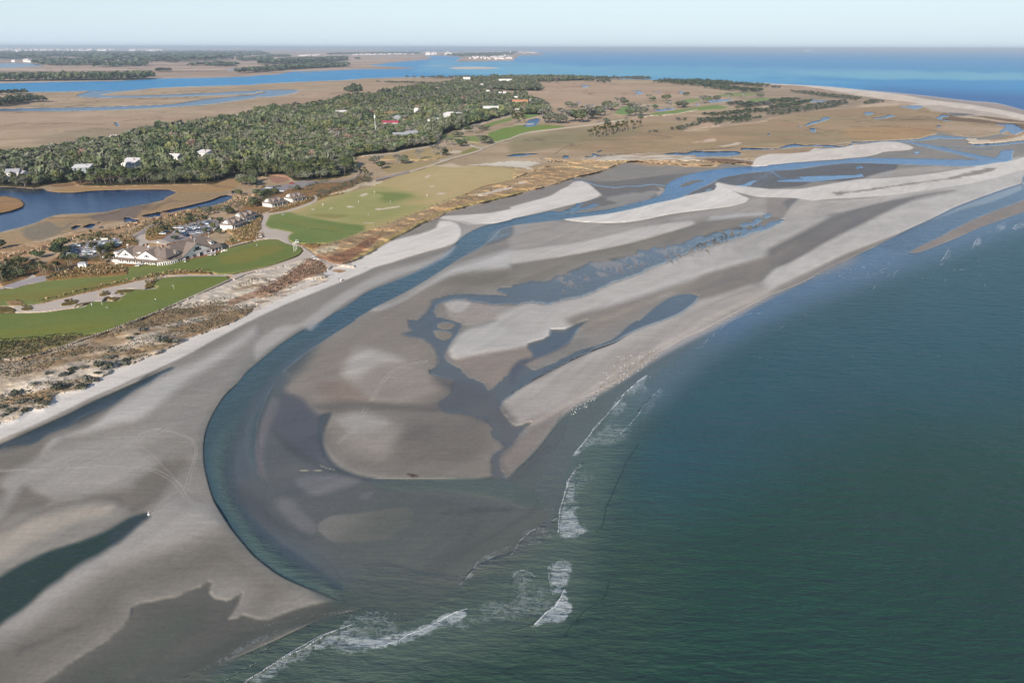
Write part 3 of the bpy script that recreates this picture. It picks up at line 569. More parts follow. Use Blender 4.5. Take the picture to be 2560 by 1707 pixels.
# seaward edge: cordgrass fringe then dune scrub between the course and the beach
L('B2: 560,880 520,830 600,780 750,740 900,690 1150,600 1500,480 1700,395 1900,325 2100,255 2352,185 B3: 0,190 200,110 400,50 600,20 900,20 850,90 700,130 540,170 380,222 200,272 0,326 B2: 2352,325 2000,410 1750,480 1500,592 1300,700 1150,790 1050,850 850,938 700,950 640,905',
  (192, 162, 124), f=8, H=2.2, zone='dunes', wet=0, wave=0, veg=0.5, mix=((166, 138, 106), 7, 0.5, 0.3, (0.5, 3)))
L('B2: 850,938 900,890 1000,850 1200,720 1400,620 1600,520 1750,455 1900,405 2352,300 B3: 150,260 150,285 0,326 B2: 2352,325 2000,410 1750,480 1500,592 1300,700 1150,790 1050,850', (178, 156, 104), f=5, veg=0.5)
L('B2: 2000,320 2100,300 2352,235 B3: 100,200 150,205 0,240 B2: 2352,260 2200,300 2060,330', (222, 208, 188), f=3.5, rough=6, rs=9, zone='beach', veg=0)
L('B2: 560,870 640,890 750,860 900,800 1000,740 1150,700 900,900 830,945 740,948 650,930 580,900', (150, 112, 88), f=4, rough=4)
L('B2: 530,850 620,800 760,780 740,830 600,860', (206, 190, 160), f=5, rough=5)
# inland of it: tan range and sandy ground up to the white dunes
L('B2: 1080,240 1250,165 1400,125 1560,85 1650,50 1800,60 2000,60 2352,80 B3: 250,60 400,40 500,20 A3: 300,1080 600,1095 700,1085 900,1060 1250,1040 1700,1085 1900,1080 2200,1080 B3: 2300,40 1950,25 1880,50 1500,40 1100,10 1000,30 800,100 600,100 400,50 200,100 0,180 B2: 2352,180 2100,240 1900,320 1500,480 1400,300',
  (200, 170, 130), f=6, H=2.0, zone='dunes', wet=0, wave=0, veg=0.6, mix=((192, 168, 130), 20, 0.5, 0.4, (0.2, 2)))
L('A3: 330,1102 600,1098 700,1090 760,1070 900,1070 1080,1052 1200,1045 1300,1037 1420,1060 1500,1062 1650,1070 1700,1084 1900,1088 2100,1090 2200,1100 B3: 2300,25 2100,25 1950,18 1700,10 1400,8 1100,0 900,10 600,0 300,15', (226, 214, 196), f=4, rough=10, rs=9, zone='beach', H=3, veg=0.4, mix=((190, 164, 134), 9, 0.56, 0.25, (0.2, 2)))
L('B3: 1050,10 1300,5 1500,20 1700,28 1880,20 1900,60 1600,68 1500,50 1300,60', (186, 160, 130), f=5, rough=8, rs=9, veg=1)
L('B3: 1700,-8 2000,-8 2200,15 2330,38 2352,52 2200,45 2050,28 1900,20', (140, 116, 98), f=4, rough=4, rs=6, veg=1)
L('B2: 1950,50 2100,35 2352,10 B3: 100,10 250,30 150,60 200,90 100,75 0,65 B2: 2352,65 2100,50', (228, 216, 198), f=3, rough=9, rs=7, veg=0.2)
# beach on the north point
ND = (228, 214, 198)
L('A3: 1600,378 1950,388 2352,398 A4: 0,402 300,415 600,434 870,461 1200,490 1500,520 1700,545 1900,566 2100,583 2352,648 3200,900 3200,960 2500,780 2352,745 2200,722 2000,700 1850,668 1640,664 1500,640 1420,606 1300,600 1200,575 1000,555 800,515 600,470 300,425 0,410 A3: 2352,406 2000,396', ND, f=2, zone='beach', H=0.8, wet=0, wave=0, veg=0, an=3)
L('A4: 600,437 900,468 1200,500 1520,555 1700,575 1900,600 2352,690 3200,950 3200,900 2352,650 2100,585 1900,568 1700,547 1500,522 1200,492 900,466', (176, 160, 150), f=3, zone='tidal_flat', H=0.3, wet=0.5, an=3)
L('A4: 1430,610 1560,600 1700,620 2000,660 2352,735 2600,800 2352,748 2000,700 1700,700 1640,668 1500,650', (200, 184, 168), f=5, rough=6, rs=9, veg=0.3)
L('A4: 300,430 600,470 900,520 1200,560 1400,590 1200,600 900,600 700,560 400,500 0,440', (184, 152, 128), f=5, zone='dunes', veg=0.8, mix=((214, 190, 166), 30, 0.55, 0.25, (0.1, 3)), an=3)
L('A4: 780,480 1000,500 1250,530 1400,560 1250,565 1000,540 800,510', (226, 208, 188), f=4, rough=6, rs=8, an=3)
L('A4: 850,600 1000,590 1200,580 1220,600 1000,610 860,615', (218, 194, 166), f=4, rough=6, rs=8)
L('A4: 1700,705 1850,700 2000,720 2200,750 2352,760 2600,800 2600,830 2352,770 2150,760 1950,730', (206, 184, 158), f=3, rough=5, rs=6)
L('A4: 1640,670 1760,672 1900,688 1700,700', (130, 126, 124), f=5)
L('A4: 1805,912 1850,903 1915,908 1930,920 2000,915 2150,905 2250,880 2352,845 2600,790 2600,920 2352,918 2200,935 2050,950 1900,955 1830,950 1850,935', (224, 206, 184), f=2.2, rough=2, rs=6, zone='beach', H=1.4, wet=0, wave=0, veg=0.4)
L('A4: 2000,912 2150,900 2300,855 2400,840 2350,880 2200,912 2050,928', (190, 160, 128), f=3, rough=5, rs=6, veg=0.8)
L('A4: -200,1115 0,1052 200,1045 380,1026 410,1005 430,995 500,1000 700,985 760,970 900,955 1000,940 1060,935 1200,942 1300,968 1340,992 1300,1010 1150,1020 1060,1028 1000,1050 900,1070 750,1085 600,1098 B4: 500,2 250,22 0,45 B3: 2352,52 2200,58 2230,-5 2260,-25', (228, 218, 206), f=3, zone='beach', H=0.9, wet=0, wave=0, veg=0)
L('A3: 1660,945 1740,925 1758,935 1700,945 A3: 1790,915 1850,903 1880,918 1860,935 1790,940', (224, 196, 170), f=3, rough=4, rs=6)
L('A3: 1880,980 2000,962 2060,940 2105,942 2080,960 1980,980', (226, 206, 184), f=3, rough=4, rs=6)
L('A3: 1550,826 1600,832 1700,825 1830,822 1800,832 1600,840', (214, 186, 156), f=3, rough=4, rs=6)
# dune ridge running up the right (scrub land)
L('A3: 1560,826 1900,800 2100,780 2352,725 A4: 200,690 500,650 800,625 850,590 1100,570 900,520 600,490 200,455 0,440 A3: 2352,420 2000,500 2200,600 1900,700 1700,760', (190, 166, 140), f=8, zone='dunes', veg=0.6, mix=((168, 150, 126), 30, 0.5, 0.3, (0.3, 3)))
L('A3: 1590,828 1650,780 1800,760 1890,770 1850,800 2352,735 A4: 0,718 150,705 330,690 100,712 0,728 A3: 2352,752 2000,790 1850,812', (206, 176, 148), f=3, rough=4, rs=8)

# forest floor and shrub ground
FF = (70, 68, 50)
FOREST = 'A1: -3000,1100 0,1075 200,1075 400,1052 800,975 1100,945 1350,885 1600,845 2050,775 2352,705 A2: 0,695 300,655 500,630 850,568 1000,548 1200,508 1450,455 1700,425 1850,395 1900,380 2352,352 A3: 400,352 700,360 700,372 400,380 200,385 240,430 270,468 100,468 0,470 A2: 2150,450 2160,490 2352,545 A3: 100,545 300,600 340,650 300,690 200,694 0,690 A2: 2352,690 2200,730 1900,810 1680,880 1690,900 1660,950 1600,975 1400,1005 1200,1040 980,1068 820,1090 B2: 900,90 860,140 700,170 480,190 340,190 300,160 120,135 100,160 0,150 B1: 2352,260 2352,170 2200,140 2050,180 1980,215 1700,222 1200,232 900,240 700,230 680,200 400,235 300,255 0,240 -2400,180'
L(FOREST, FF, f=5, zone='forest_floor', H=2.0, veg=1, wet=0, wave=0, rough=3)
L('B1: 640,215 900,165 1250,120 1450,100 1500,115 1300,150 1000,180 800,215 700,235 500,250 430,240', (150, 120, 90), f=4, rough=3, zone='marsh')
L('A2: 680,755 800,760 805,775 780,785 690,775', (190, 164, 130), f=3)
L('A2: 860,1000 1000,985 1010,992 870,1008', (170, 120, 95), f=3)
L('B2: 0,300 60,230 130,300 240,290 300,265 420,255 520,235 600,210 850,185 930,150 1050,160 1050,200 900,250 780,290 650,320 560,380 500,400 300,440 140,460 50,480 0,500 B1: 2352,560 2200,600 2100,620 2040,640 2000,640 1950,600 2010,540 1800,540 1600,580 1450,600 1300,680 1180,710 1000,730 850,740 700,770 600,800 560,850 500,900 450,930 350,960 250,900 0,935 0,1150 150,1160 400,1110 600,1010 720,960 1000,930 1060,870 1080,830 1180,800 1270,790 1320,770 1480,770 1520,780 1700,740 2000,640',
  (138, 116, 80), f=5, zone='forest_floor', H=2.2, veg=1, rough=3, mix=((170, 128, 92), 4, 0.5, 0.3, (0, 1)))
L('B1: 470,930 560,880 640,900 560,960 480,980', (188, 138, 98), f=3)
L('B2: 110,150 200,132 290,140 310,180 200,215 130,190', (172, 134, 112), f=3)
L('B2: 1050,195 1150,190 1170,200 1080,235 950,240 940,255 850,295 760,330 650,345 640,330 760,290 880,255 950,215', (214, 196, 168), f=3, rough=3, rs=6, zone='beach', veg=0.2)
L('B2: 1170,60 1300,30 1600,20 1700,30 1500,80 1300,110 1200,130', (178, 158, 116), f=5, zone='turf')
# second course to the north
G = dict(zone='turf', wet=0, wave=0, veg=0.25)
for s, c in (('A2: 1690,880 1780,870 1900,890 2050,880 2060,940 1900,930 1750,925 1690,905', (140, 150, 88)), ('A2: 2050,800 2200,750 2352,710 2352,740 2200,775 2150,800', (132, 152, 86)),
             ('A2: 2130,860 2352,800 2352,900 2200,935 2150,925', (128, 150, 78)), ('A3: 0,800 100,785 300,782 440,790 490,802 250,830 150,850 0,900', (134, 152, 78)),
             ('A3: 0,690 100,680 250,690 120,725 0,715', (130, 152, 90)), ('A3: 940,680 980,635 1080,600 1160,610 1120,650 1080,685', (132, 158, 96)), ('A3: 1240,685 1400,660 1700,620 1880,600 1990,625 1850,640 1650,655 1400,690', (134, 156, 90)),
             ('A3: 1480,585 1560,555 1700,540 1740,550 1640,580', (140, 160, 98)), ('A3: 2140,555 2250,540 2352,535 2352,562 2200,570', (140, 160, 98)), ('A4: 0,535 100,535 160,545 60,555 0,556', (140, 160, 98)),
             ('A3: 1850,520 2000,490 2200,485 2300,500 2100,520', (150, 156, 104)), ('A3: 900,740 1000,725 1060,735 950,755', (138, 150, 92)),
             ('A2: 1880,1040 2000,985 2120,990 2020,1020 1900,1060', (150, 146, 90)), ('A2: 1400,1100 1500,1020 1640,990 1800,1000 1750,1060 1600,1102', (188, 166, 120)), ('A2: 1100,1060 1250,1050 1400,1015 1640,985 1500,1060 1400,1100 1100,1102', (184, 160, 118))):
    L(s, c, f=2.6, an=2.5, rough=2, rs=10, H=2, **G)
for s in ('A2: 1770,1020 1890,1018 1880,1035 1780,1045', 'A2: 1800,903 1900,900 1880,910', 'A3: 1200,598 1310,600 1290,615 1200,612', 'A3: 1620,658 1710,655 1640,665', 'A3: 1380,685 1480,678 1400,690', 'A3: 1190,705 1290,690 1220,715', 'A4: 400,462 440,460 420,468'):
    L(s, (224, 206, 178), f=2, an=2.5, zone='bunker', rough=1)
PTH = (206, 192, 172)
for s, w in (('A2: 1680,870 1690,900 1670,945 1600,978 1400,1010 1250,1044 1100,1056 980,1068', 3.5), ('A2: 1890,850 1950,800 2100,760 2200,725 2352,690 A3: 0,690 30,688', 4.5), ('A2: 1960,960 2030,990 2080,995 2060,1015 1980,1040 1850,1075 1700,1110 B2: 1780,-5 1700,20 1560,65 1400,112 1250,150 1100,185', 4.5),
             ('A2: 2080,995 2150,975 2250,930 2352,905 A3: 0,900 80,870 180,845 400,820 600,795 750,778 900,750 1020,735', 3.6), ('A3: 1650,830 1800,800 2000,760 2200,640 2352,610', 2.2), ('A3: 1100,720 1250,700 1450,690 1700,640', 2.0)):
    LP(s, w, PTH, zone='path', H=2, wet=0, wave=0, veg=0)
water('A3: 110,798 160,735 230,720 260,730 215,790 160,797', (48, 96, 140), f=1.5)
L('A3: 20,772 200,768 200,778 20,782', (214, 194, 168), f=2)
for s in ('A3: 785,640 870,635 870,645 800,650', 'A3: 1290,650 1400,632 1500,625 1480,640 1350,658', 'A3: 1660,590 1720,585 1710,600', 'A3: 1790,560 1900,550 2040,545 1980,562 1830,578', 'A3: 775,750 800,750 800,760', 'A4: 300,552 420,552 550,560 500,568 320,568', 'A3: 1440,558 1480,560 1450,566'):
    water(s, (62, 100, 140), f=1.2, bank=False, an=3)

# driving range, greens, clubhouse lawns
T = dict(zone='turf', H=2.2, wet=0, wave=0, veg=0.12, foam=-1)
L('B2: 80,600 90,560 120,508 200,488 290,470 450,420 560,385 580,350 620,335 780,310 900,285 1080,240 1250,172 1400,128 1560,82 1640,58 1800,58 2100,58 2352,85 2352,175 2100,240 1900,322 1700,392 1500,475 1200,590 1000,660 900,695 800,730 700,762 560,770 420,770 350,765 300,740 288,710 300,690 330,670 250,650 200,640 130,632', (182, 172, 116), f=1.8, mix=((198, 174, 126), 22, 0.52, 0.5, (0.3, 2)), **T)
L('B2: 1500,120 1800,70 2352,90 2352,170 2100,235 1900,315 1700,385 1500,300 1250,220', (204, 180, 134), f=40, a=0.8)
L('B2: 450,440 800,320 1050,270 1250,285 1450,330 1350,400 1500,440 1200,560 1000,590 700,545 450,490', (162, 163, 104), f=30, a=0.8)
L('B2: 1080,300 1400,310 1450,330 1250,385 1180,380', (126, 142, 80), f=14, a=0.8)
L('B2: 1000,310 1140,310 1170,335 1080,360 950,350 930,330', (178, 172, 116), f=6, a=0.8)
L('B2: 480,505 640,495 850,508 760,535 600,530', (146, 138, 84), f=8, a=0.7)
L('B2: 85,602 92,560 122,508 290,480 400,505 600,545 800,578 1000,603 1000,640 900,690 700,755 560,768 420,768 350,763 300,738 290,710 302,690 332,670 250,648 200,638 130,630', (120, 138, 80), f=9, mix=((134, 146, 86), 14, 0.5, 0.4, (0, 2)))
L('B2: 150,560 300,540 500,570 800,620 800,665 500,620 300,590', (134, 140, 80), f=10, a=0.85)
LP('B2: 230,578 370,600 550,635 780,658', 1.6, (74, 96, 48), rough=2, rs=3, a=0.7)
LAWN = 'B2: -120,760 0,745 100,730 200,730 240,750 330,780 400,790 435,830 400,870 280,920 100,980 0,1000 B1: 2352,1000 2150,1045 2000,1048 1950,1030 1700,1020 1500,1050 1300,1085 1100,1130 900,1190 600,1260 400,1310 200,1340 0,1340 -2000,1500 -2000,1330 0,1190 120,1180 420,1110 560,1100 700,1080 1170,1050 1180,1000 1050,975 1100,950 1450,960 1650,915 1900,870 2050,820 2352,750'
L(LAWN, (126, 135, 80), f=2, mix=((134, 140, 80), 12, 0.5, 0.4, (0.3, 2)), **T)
L('B2: -80,800 150,770 330,790 400,830 300,900 100,965 0,985 B1: 2352,985 2000,1030 1700,1005 1500,1000 1800,920 2100,850', (118, 132, 70), f=10, a=0.7)
L('B2: -100,815 60,785 200,780 255,805 200,850 60,885 0,920 B1: 2352,920 2250,945 2050,950 2000,900 2200,840', (140, 136, 74), f=7, a=0.85)
L('B1: -600,1330 0,1290 400,1290 700,1225 1000,1150 1150,1090 1000,1100 600,1180 200,1230 -600,1290', (138, 132, 72), f=9, a=0.8)
L('B1: 60,1300 150,1285 215,1300 200,1330 100,1345', (166, 132, 96), f=4, rough=3, veg=1)
L('B1: 2110,700 2140,700 2190,740 2180,765 2110,770', (104, 126, 60), f=3, zone='turf')
LOWG = 'B1: -2400,1700 -2400,1560 0,1408 150,1408 400,1400 660,1368 800,1330 860,1300 950,1300 1070,1300 1110,1275 1100,1255 1150,1230 1160,1215 1090,1195 1180,1185 1340,1188 1450,1170 1450,1160 1330,1165 1400,1120 1500,1085 1600,1072 1700,1065 2080,1066 2110,1090 2080,1110 2000,1145 1800,1235 1450,1385 1250,1463 C1: 1180,-5 900,100 760,130 700,140 600,135 450,150 200,175 130,180 0,180 -2000,400'
L(LOWG, (116, 131, 70), f=2, mix=((128, 136, 76), 14, 0.5, 0.5, (0.3, 2)), **T)
L('B1: 1200,1250 1500,1170 1800,1100 2050,1090 1950,1150 1600,1250 1300,1290 1100,1340 900,1330', (122, 132, 64), f=14, a=0.7)
L('C1: -600,80 0,90 400,60 700,30 900,20 1000,50 700,110 300,120 0,150 -600,160', (132, 134, 66), f=9, a=0.7)
# rough bank with scrub under the green
L('C1: -1500,500 0,185 30,180 100,180 200,178 450,152 600,138 660,145 760,135 880,110 700,170 550,225 350,285 150,330 0,338 -1500,640', (110, 104, 62), f=2, zone='dunes', H=2.0, veg=1, rough=2, mix=((170, 150, 116), 3, 0.56, 0.3, (0.3, 2)))
LP('C1: 0,182 60,176 100,180 200,172 330,160 450,148 600,135 700,132 780,128', 2.6, (44, 52, 30), rough=1, a=0.9)
# paths
PA = (204, 190, 176)
PK = dict(zone='path', H=2.2, wet=0, wave=0, veg=0)
L('B2: 75,510 118,506 115,530 88,580 85,602 130,632 200,640 250,650 330,672 300,692 290,712 305,745 340,768 400,778 440,800 500,840 560,885 640,935 700,955 900,955 700,975 660,1010 640,960 560,910 480,905 400,930 200,985 0,1025 B1: 2352,1022 2250,1055 2150,1100 2120,1085 2150,1055 2250,1030 2352,1005 B2: 100,985 300,920 400,880 440,835 420,800 330,780 270,765 200,730 100,728 0,742 -120,770 -250,800 -250,790 -120,755 -20,738 0,690 -20,660 40,650 30,600 60,545', PA, f=1.6, **PK)
for s, w in (('B2: 75,512 100,500 150,492 290,466 450,418 540,378 550,350 540,335', 5.5), ('B2: 100,490 160,455 240,430 330,415 420,380', 2.0), ('B1: 2352,560 2230,620 2200,650 2180,690', 2.2), ('B2: 640,960 760,960 900,975', 4.0),
             ('B1: 2140,1085 2000,1150 1800,1238 1450,1390 1250,1470 C1: 1180,2 900,108 750,155 600,210 480,250 350,290 250,315 150,333 0,343 -500,400', 3.4),
             ('B1: 1600,1068 1850,1060 2140,1058', 3.0)):
    LP(s, w, PA, **PK)
L('B1: 2150,1055 2100,1066 1850,1066 1700,1062 1600,1068 1500,1082 1400,1120 1330,1160 1340,1185 1450,1185 1340,1190 1180,1185 1080,1197 1060,1225 1150,1240 1100,1262 1000,1255 970,1265 940,1300 880,1298 800,1315 700,1330 690,1352 780,1350 660,1365 400,1398 150,1405 130,1395 150,1375 100,1350 0,1345 -2000,1500 -2000,1480 0,1340 200,1340 400,1315 600,1262 900,1195 1100,1135 1300,1088 1500,1055 1700,1052 2000,1058', PA, f=1.6, **PK)
for s in ('B1: 555,1330 570,1315 620,1300 700,1285 725,1293 700,1320 640,1338 570,1343', 'B1: 188,1365 220,1352 280,1348 305,1355 290,1375 240,1385 195,1382', 'B1: 905,1240 930,1225 980,1213 1015,1220 1000,1240 950,1252 915,1252', 'B1: 1060,1215 1080,1198 1150,1195 1240,1190 1200,1215 1100,1232', 'B1: 1325,1165 1345,1130 1390,1115 1500,1085 1430,1120 1400,1165 1340,1178',
          'B1: 975,1275 1000,1262 1100,1262 1110,1275 1030,1290', 'B1: -900,1500 0,1350 80,1350 130,1365 150,1380 130,1400 0,1408 -900,1580', 'B1: 680,1350 700,1325 860,1300 780,1330 720,1350'):
    L(s, (120, 106, 66), f=1.6, zone='planting_bed', H=2.3, veg=1)
for s in ('B1: 680,1352 740,1330 800,1330 790,1342 740,1355', 'B1: 960,1290 1000,1285 1050,1290 1108,1272 1100,1288 1030,1298 970,1300', 'B1: 1085,1230 1150,1222 1150,1232 1110,1242', 'B1: 1380,1175 1430,1162 1452,1165 1420,1180 1380,1184'):
    L(s, (220, 206, 178), f=1.5, zone='bunker', veg=0)
for s in ('B2: 500,452 520,448 545,453 520,461', 'B2: 670,443 700,437 710,443 680,452', 'B2: 830,425 860,420 905,430 880,438 840,437', 'B2: 1085,450 1110,445 1160,445 1250,430 1325,422 1325,430 1250,445 1180,455 1120,462', 'B2: 948,330 975,312 1010,305 1032,308 1010,325 975,335',
          'B2: 1548,160 1565,145 1595,140 1607,145 1585,160 1560,167', 'B2: 1595,243 1620,236 1643,240 1625,249 1600,250', 'B2: 1662,307 1700,300 1750,308 1720,318 1670,315', 'B2: 985,577 1085,576 1085,581 990,582'):
    L(s, (222, 204, 178), f=1.5, zone='bunker', veg=0)
L('B2: 1630,52 1700,48 1800,30 1900,60 2050,65 1800,68 1700,62', (214, 196, 166), f=2, **PK)
# planting beds of tan grasses round the clubhouse and cottages
BED = dict(zone='planting_bed', H=2.2, wet=0, wave=0, veg=1)
for s in ('B1: 420,1110 430,1090 500,1070 560,1040 640,1000 730,980 830,965 960,955 1050,975 1180,1000 1170,1050 900,1075 700,1085 560,1100', 'B1: 1100,730 1150,720 1240,725 1265,770 1260,795 1180,790 1100,760', 'B1: 1340,690 1350,650 1450,600 1600,560 1850,540 2000,545 1800,560 1650,590 1560,650 1500,690 1450,720 1370,740',
          'B1: 2060,650 2200,600 2352,570 2352,730 2250,750 2130,770 2050,760 2200,740 2160,690 2100,660', 'B2: 0,490 30,500 60,540 40,600 50,640 0,660', 'B2: 0,680 60,685 75,710 0,725', 'B2: 110,490 160,450 240,430 320,410 420,370 520,345 530,370 450,405 290,460 150,488', 'B2: 560,380 580,340 680,330 820,300 800,315 640,345', 'B2: 400,775 450,770 590,775 520,820 440,790',
          'B1: 1500,1050 1600,1035 1700,1020 1930,1035 1945,1050 1700,1052 1500,1062 1300,1105 1100,1150 1000,1170 700,1240 500,1290 350,1325 400,1300 600,1255 900,1175 1200,1110'):
    L(s, (176, 138, 92), f=2, rough=1.5, **BED, mix=((140, 112, 68), 2.5, 0.5, 0.3, (0, 1)))
L('B1: 1260,965 1650,925 1900,880 2060,830 2060,820 1900,865 1650,905 1450,955 1100,960 1200,978', (168, 110, 80), f=2.2, zone='planting_bed')
# car parks and drives
AS = (158, 150, 150)
CK = dict(zone='car_park', H=2.2, wet=0, wave=0, veg=0)
L('B1: 600,890 600,800 700,772 800,755 900,742 1000,725 1060,712 1105,722 1080,760 1000,820 920,870 850,900 690,895', AS, f=1.5, **CK)
L('B1: 1480,735 1560,680 1620,635 1700,590 1800,560 1900,550 2010,548 2020,600 1960,640 1870,680 1760,720 1650,745 1540,760', AS, f=1.5, **CK)
L('B1: 1180,715 1280,692 1330,680 1350,640 1420,605 1500,580 1480,560 1400,590 1300,650 1240,690', AS, f=1.5, **CK)
L('B1: 1230,720 1285,690 1335,680 1332,725 1370,745 1480,730 1560,760 1540,780 1430,765 1330,768 1310,795 1290,805 1272,790 1268,750', PA, f=1.5, **CK)
L('B2: 40,265 200,240 300,222 400,193 500,195 590,198 560,215 500,232 420,255 310,263 250,290 180,302 120,298', AS, f=1.5, **CK)
for s, w in (('B2: 580,205 750,200 850,185 920,155 945,125 960,100', 3.2), ('B1: 1420,600 1550,565 1700,530 1900,490 2000,480', 3.0), ('B2: 1100,185 1250,148 1400,110', 5)):
    LP(s, w, AS, **CK)
L('B1: -1500,1300 0,1175 60,1150 120,1130 230,1095 320,1075 440,1062 430,1090 420,1110 250,1145 130,1180 60,1180 0,1188 -1500,1400', (176, 168, 168), f=1.5, **CK)
L('B1: 170,1110 240,1090 300,1050 330,1070 250,1100', PA, f=1.5, **CK)
LP('B1: -300,960 60,942 150,930 250,915 330,905', 2.5, (190, 186, 180), **PK)
LP('B1: 720,745 900,745 1050,725', 1.6, PA, **PK)
# dunes between path and beach
DN = 'B2: 200,990 400,935 480,910 560,920 620,950 650,985 640,1020 620,1050 680,1060 500,1105 330,1180 200,1225 100,1260 0,1300 C1: 2230,-110 2150,-40 2000,30 1850,80 1700,140 1550,205 1400,270 1200,360 1000,430 850,520 700,600 600,620 500,640 450,700 430,740 380,770 250,780 150,860 40,892 -1500,1400 -1500,560 0,352 150,342 350,298 600,218 900,118 1180,10 B1: 1250,1480 1450,1400 1800,1250 2000,1165 2150,1108 2352,1030 B2: 0,1030'
L(DN, f=16, H=2.0, an=1.3)
L(DN, (222, 208, 190), f=3, rough=5, rs=9, zone='dunes', wet=0, wave=0, veg=0.7, an=1.3, mix=((156, 132, 104), 13, 0.54, 0.18, (0.55, 2.6)))
L('C1: -900,700 0,360 400,300 900,130 1200,50 1000,300 600,380 300,500 0,640 -900,1100', (160, 130, 94), f=14, a=0.75, mix=((206, 188, 164), 8, 0.55, 0.2, (0.55, 2.2)))
L('C1: 430,560 650,500 860,400 1080,340 1250,260 1400,170 1540,170 1400,260 1200,350 1000,420 850,500 700,590 500,640 440,640', (214, 200, 180), f=14, a=0.7, mix=((150, 130, 100), 6, 0.53, 0.16, (0.55, 2)))
L('B2: 470,930 530,922 600,930 640,960 655,995 640,1030 560,1055 450,1092 380,1130 300,1160 200,1210 130,1255 60,1270 0,1262 -250,1340 -250,1290 0,1200 100,1160 200,1110 300,1040 380,980', (162, 130, 106), f=3, rough=3, veg=1, a=0.9)
L('B2: 690,1010 760,1005 830,1008 820,1025 770,1038 700,1020', (176, 138, 104), f=3, rough=3, rs=5)
L('B2: 200,1225 330,1185 480,1130 640,1080 700,1085 600,1130 400,1210 250,1270 100,1340 0,1380 C1: 2200,-60 B2: 0,1290', (224, 210, 194), f=4, rough=4, veg=0.7, mix=((160, 140, 120), 4, 0.6, 0.12, (0.55, 2)))

# vehicle tracks pressed in the sand
TR = dict(wet=0.0, a=0.6)
for s, w in (('C2: 700,1062 760,1010 830,950 880,880 920,810 945,760', 1.5), ('C2: 716,1074 780,1020 850,965 900,895 940,820 980,765', 1.5), ('C2: 995,705 1030,640 1070,570 1120,500 1200,430 1300,390 1400,365 1500,352', 1.5), ('C2: 1018,708 1050,640 1090,575 1140,510 1215,445 1310,400 1400,375 1490,368', 1.3),
             ('C2: 1690,328 1800,305 1950,260 2100,200 2230,145 C3: 0,142 200,50 300,5 B3: 400,1470 600,1380 900,1240 1200,1130 1450,1020 1700,930', 1.3), ('C2: 1720,331 1830,310 1980,265 2120,208 2230,158 C3: 0,155 220,60 320,10 B3: 430,1470 620,1388 920,1255 1200,1150 1500,1035', 1.1),
             ('C1: 0,1303 300,1300 500,1290 700,1275 900,1268 1200,1275 1350,1300 1450,1345 1530,1400 1600,1480 1650,1568 D1: 1680,20 1760,45', 1.4), ('C1: 0,1316 300,1312 500,1302 700,1287 900,1280 1180,1288 1320,1312 1420,1358 1500,1410 1570,1490 1620,1568 D1: 1650,30 1750,55', 1.3),
             ('C1: 1610,1470 1640,1350 1680,1230 1700,1120 1680,1060 1620,1020 1500,980 1380,955 1280,965 1210,1000 1185,1040 1220,1090 1300,1150 1400,1250 1500,1350 1600,1460 1700,1500', 1.1), ('C1: 1640,1470 1665,1350 1700,1230 1720,1110 1700,1060 1650,1020 1520,975 1400,948 1300,950', 1.0)):
    LP(s, w, (190, 184, 176), an=1.3, **TR)

# shadow line under the cut bank of the outer bend, painted as a dark strip
LP('C1: 2060,560 1960,655 1880,775 1820,895 1785,1015 1775,1150 1785,1280 1820,1430 1862,1560 D1: 1900,105 1990,245 2100,380 D2: 0,486 200,636 400,732 560,797 680,850', 2.0, (44, 50, 50), H=0.1, a=0.9)
LP('C3: 0,632 200,500 380,405 550,312 700,248 900,180', 1.6, (62, 62, 62))
LP('C2: 960,1371 1100,1377 1500,1377 1750,1376', 1.3, (180, 172, 158), wet=0, a=0.5)
L('C2: 1310,1335 1360,1335 1420,1360 1360,1368', (84, 72, 68), f=3, rough=3, rs=4)
LP('C2: 360,1305 480,1312 590,1306', 1.3, (200, 190, 160)); LP('C2: 560,1265 620,1290 680,1302', 1.3, (190, 180, 155))
LP('C1: 1500,480 1420,490 1380,540 1330,520 1300,570 1250,590', 1.0, (120, 110, 108), rough=2)

# breaking waves, swash lines and foam
def trail(s, off, foam, f=5, seed=0):
    """lace left behind a breaker: a ragged band on its seaward side"""
    q = wander(smooth(P(s), False, 6.0), 5, P(s)[0, 0] % 7)
    t = np.linspace(0, math.pi, len(q))
    r_ = (0.35 + 0.9 * fbm(np.arange(len(q)) * 0.22, np.full(len(q), seed + .5), 90, 3)) * (0.25 + 0.75 * np.sin(t))
    o = q + np.array(off)[None] * r_[:, None]
    m = mask(np.concatenate([q, o[::-1]]), f, 1.2, True, 7, 11)
    if m:
        apply(*m, foam=foam, brk=15)
def crest(s, w=1.6, foam=0.95, H=0.2, **k):
    LP(s, w, foam=foam, H=H, wave=0.4, rough=1.2, rs=16, jit=5, brk=22, **k)
    if w > 1.7:
        trail(s, (22, 14), 0.62)
def lace(s, foam=0.5, f=14, rough=8):
    foam *= 0.78
    L(s, f=f, foam=foam, rough=rough * 1.4, rs=14, an=1.3, brk=26)
crest('C3: 1185,478 1100,530 1010,610 960,655 900,710 860,780 830,830 760,900 700,965 650,1030 600,1100 550,1150 535,1185', 1.8)
lace('C3: 960,655 1000,690 1100,790 1060,960 950,1060 850,1100 700,1150 560,1165 650,1040 760,930 830,860 900,720', 0.55)
crest('C3: 1290,590 1190,690 1100,790', 1.2, 0.6); lace('C3: 1100,790 1160,730 1210,800 1120,880 1050,960 960,960 980,900', 0.6, 9)
crest('C3: 610,1240 550,1300 510,1360 485,1400 470,1480 450,1568 D3: 430,0 420,60 410,150 402,210', 1.8, 0.9)
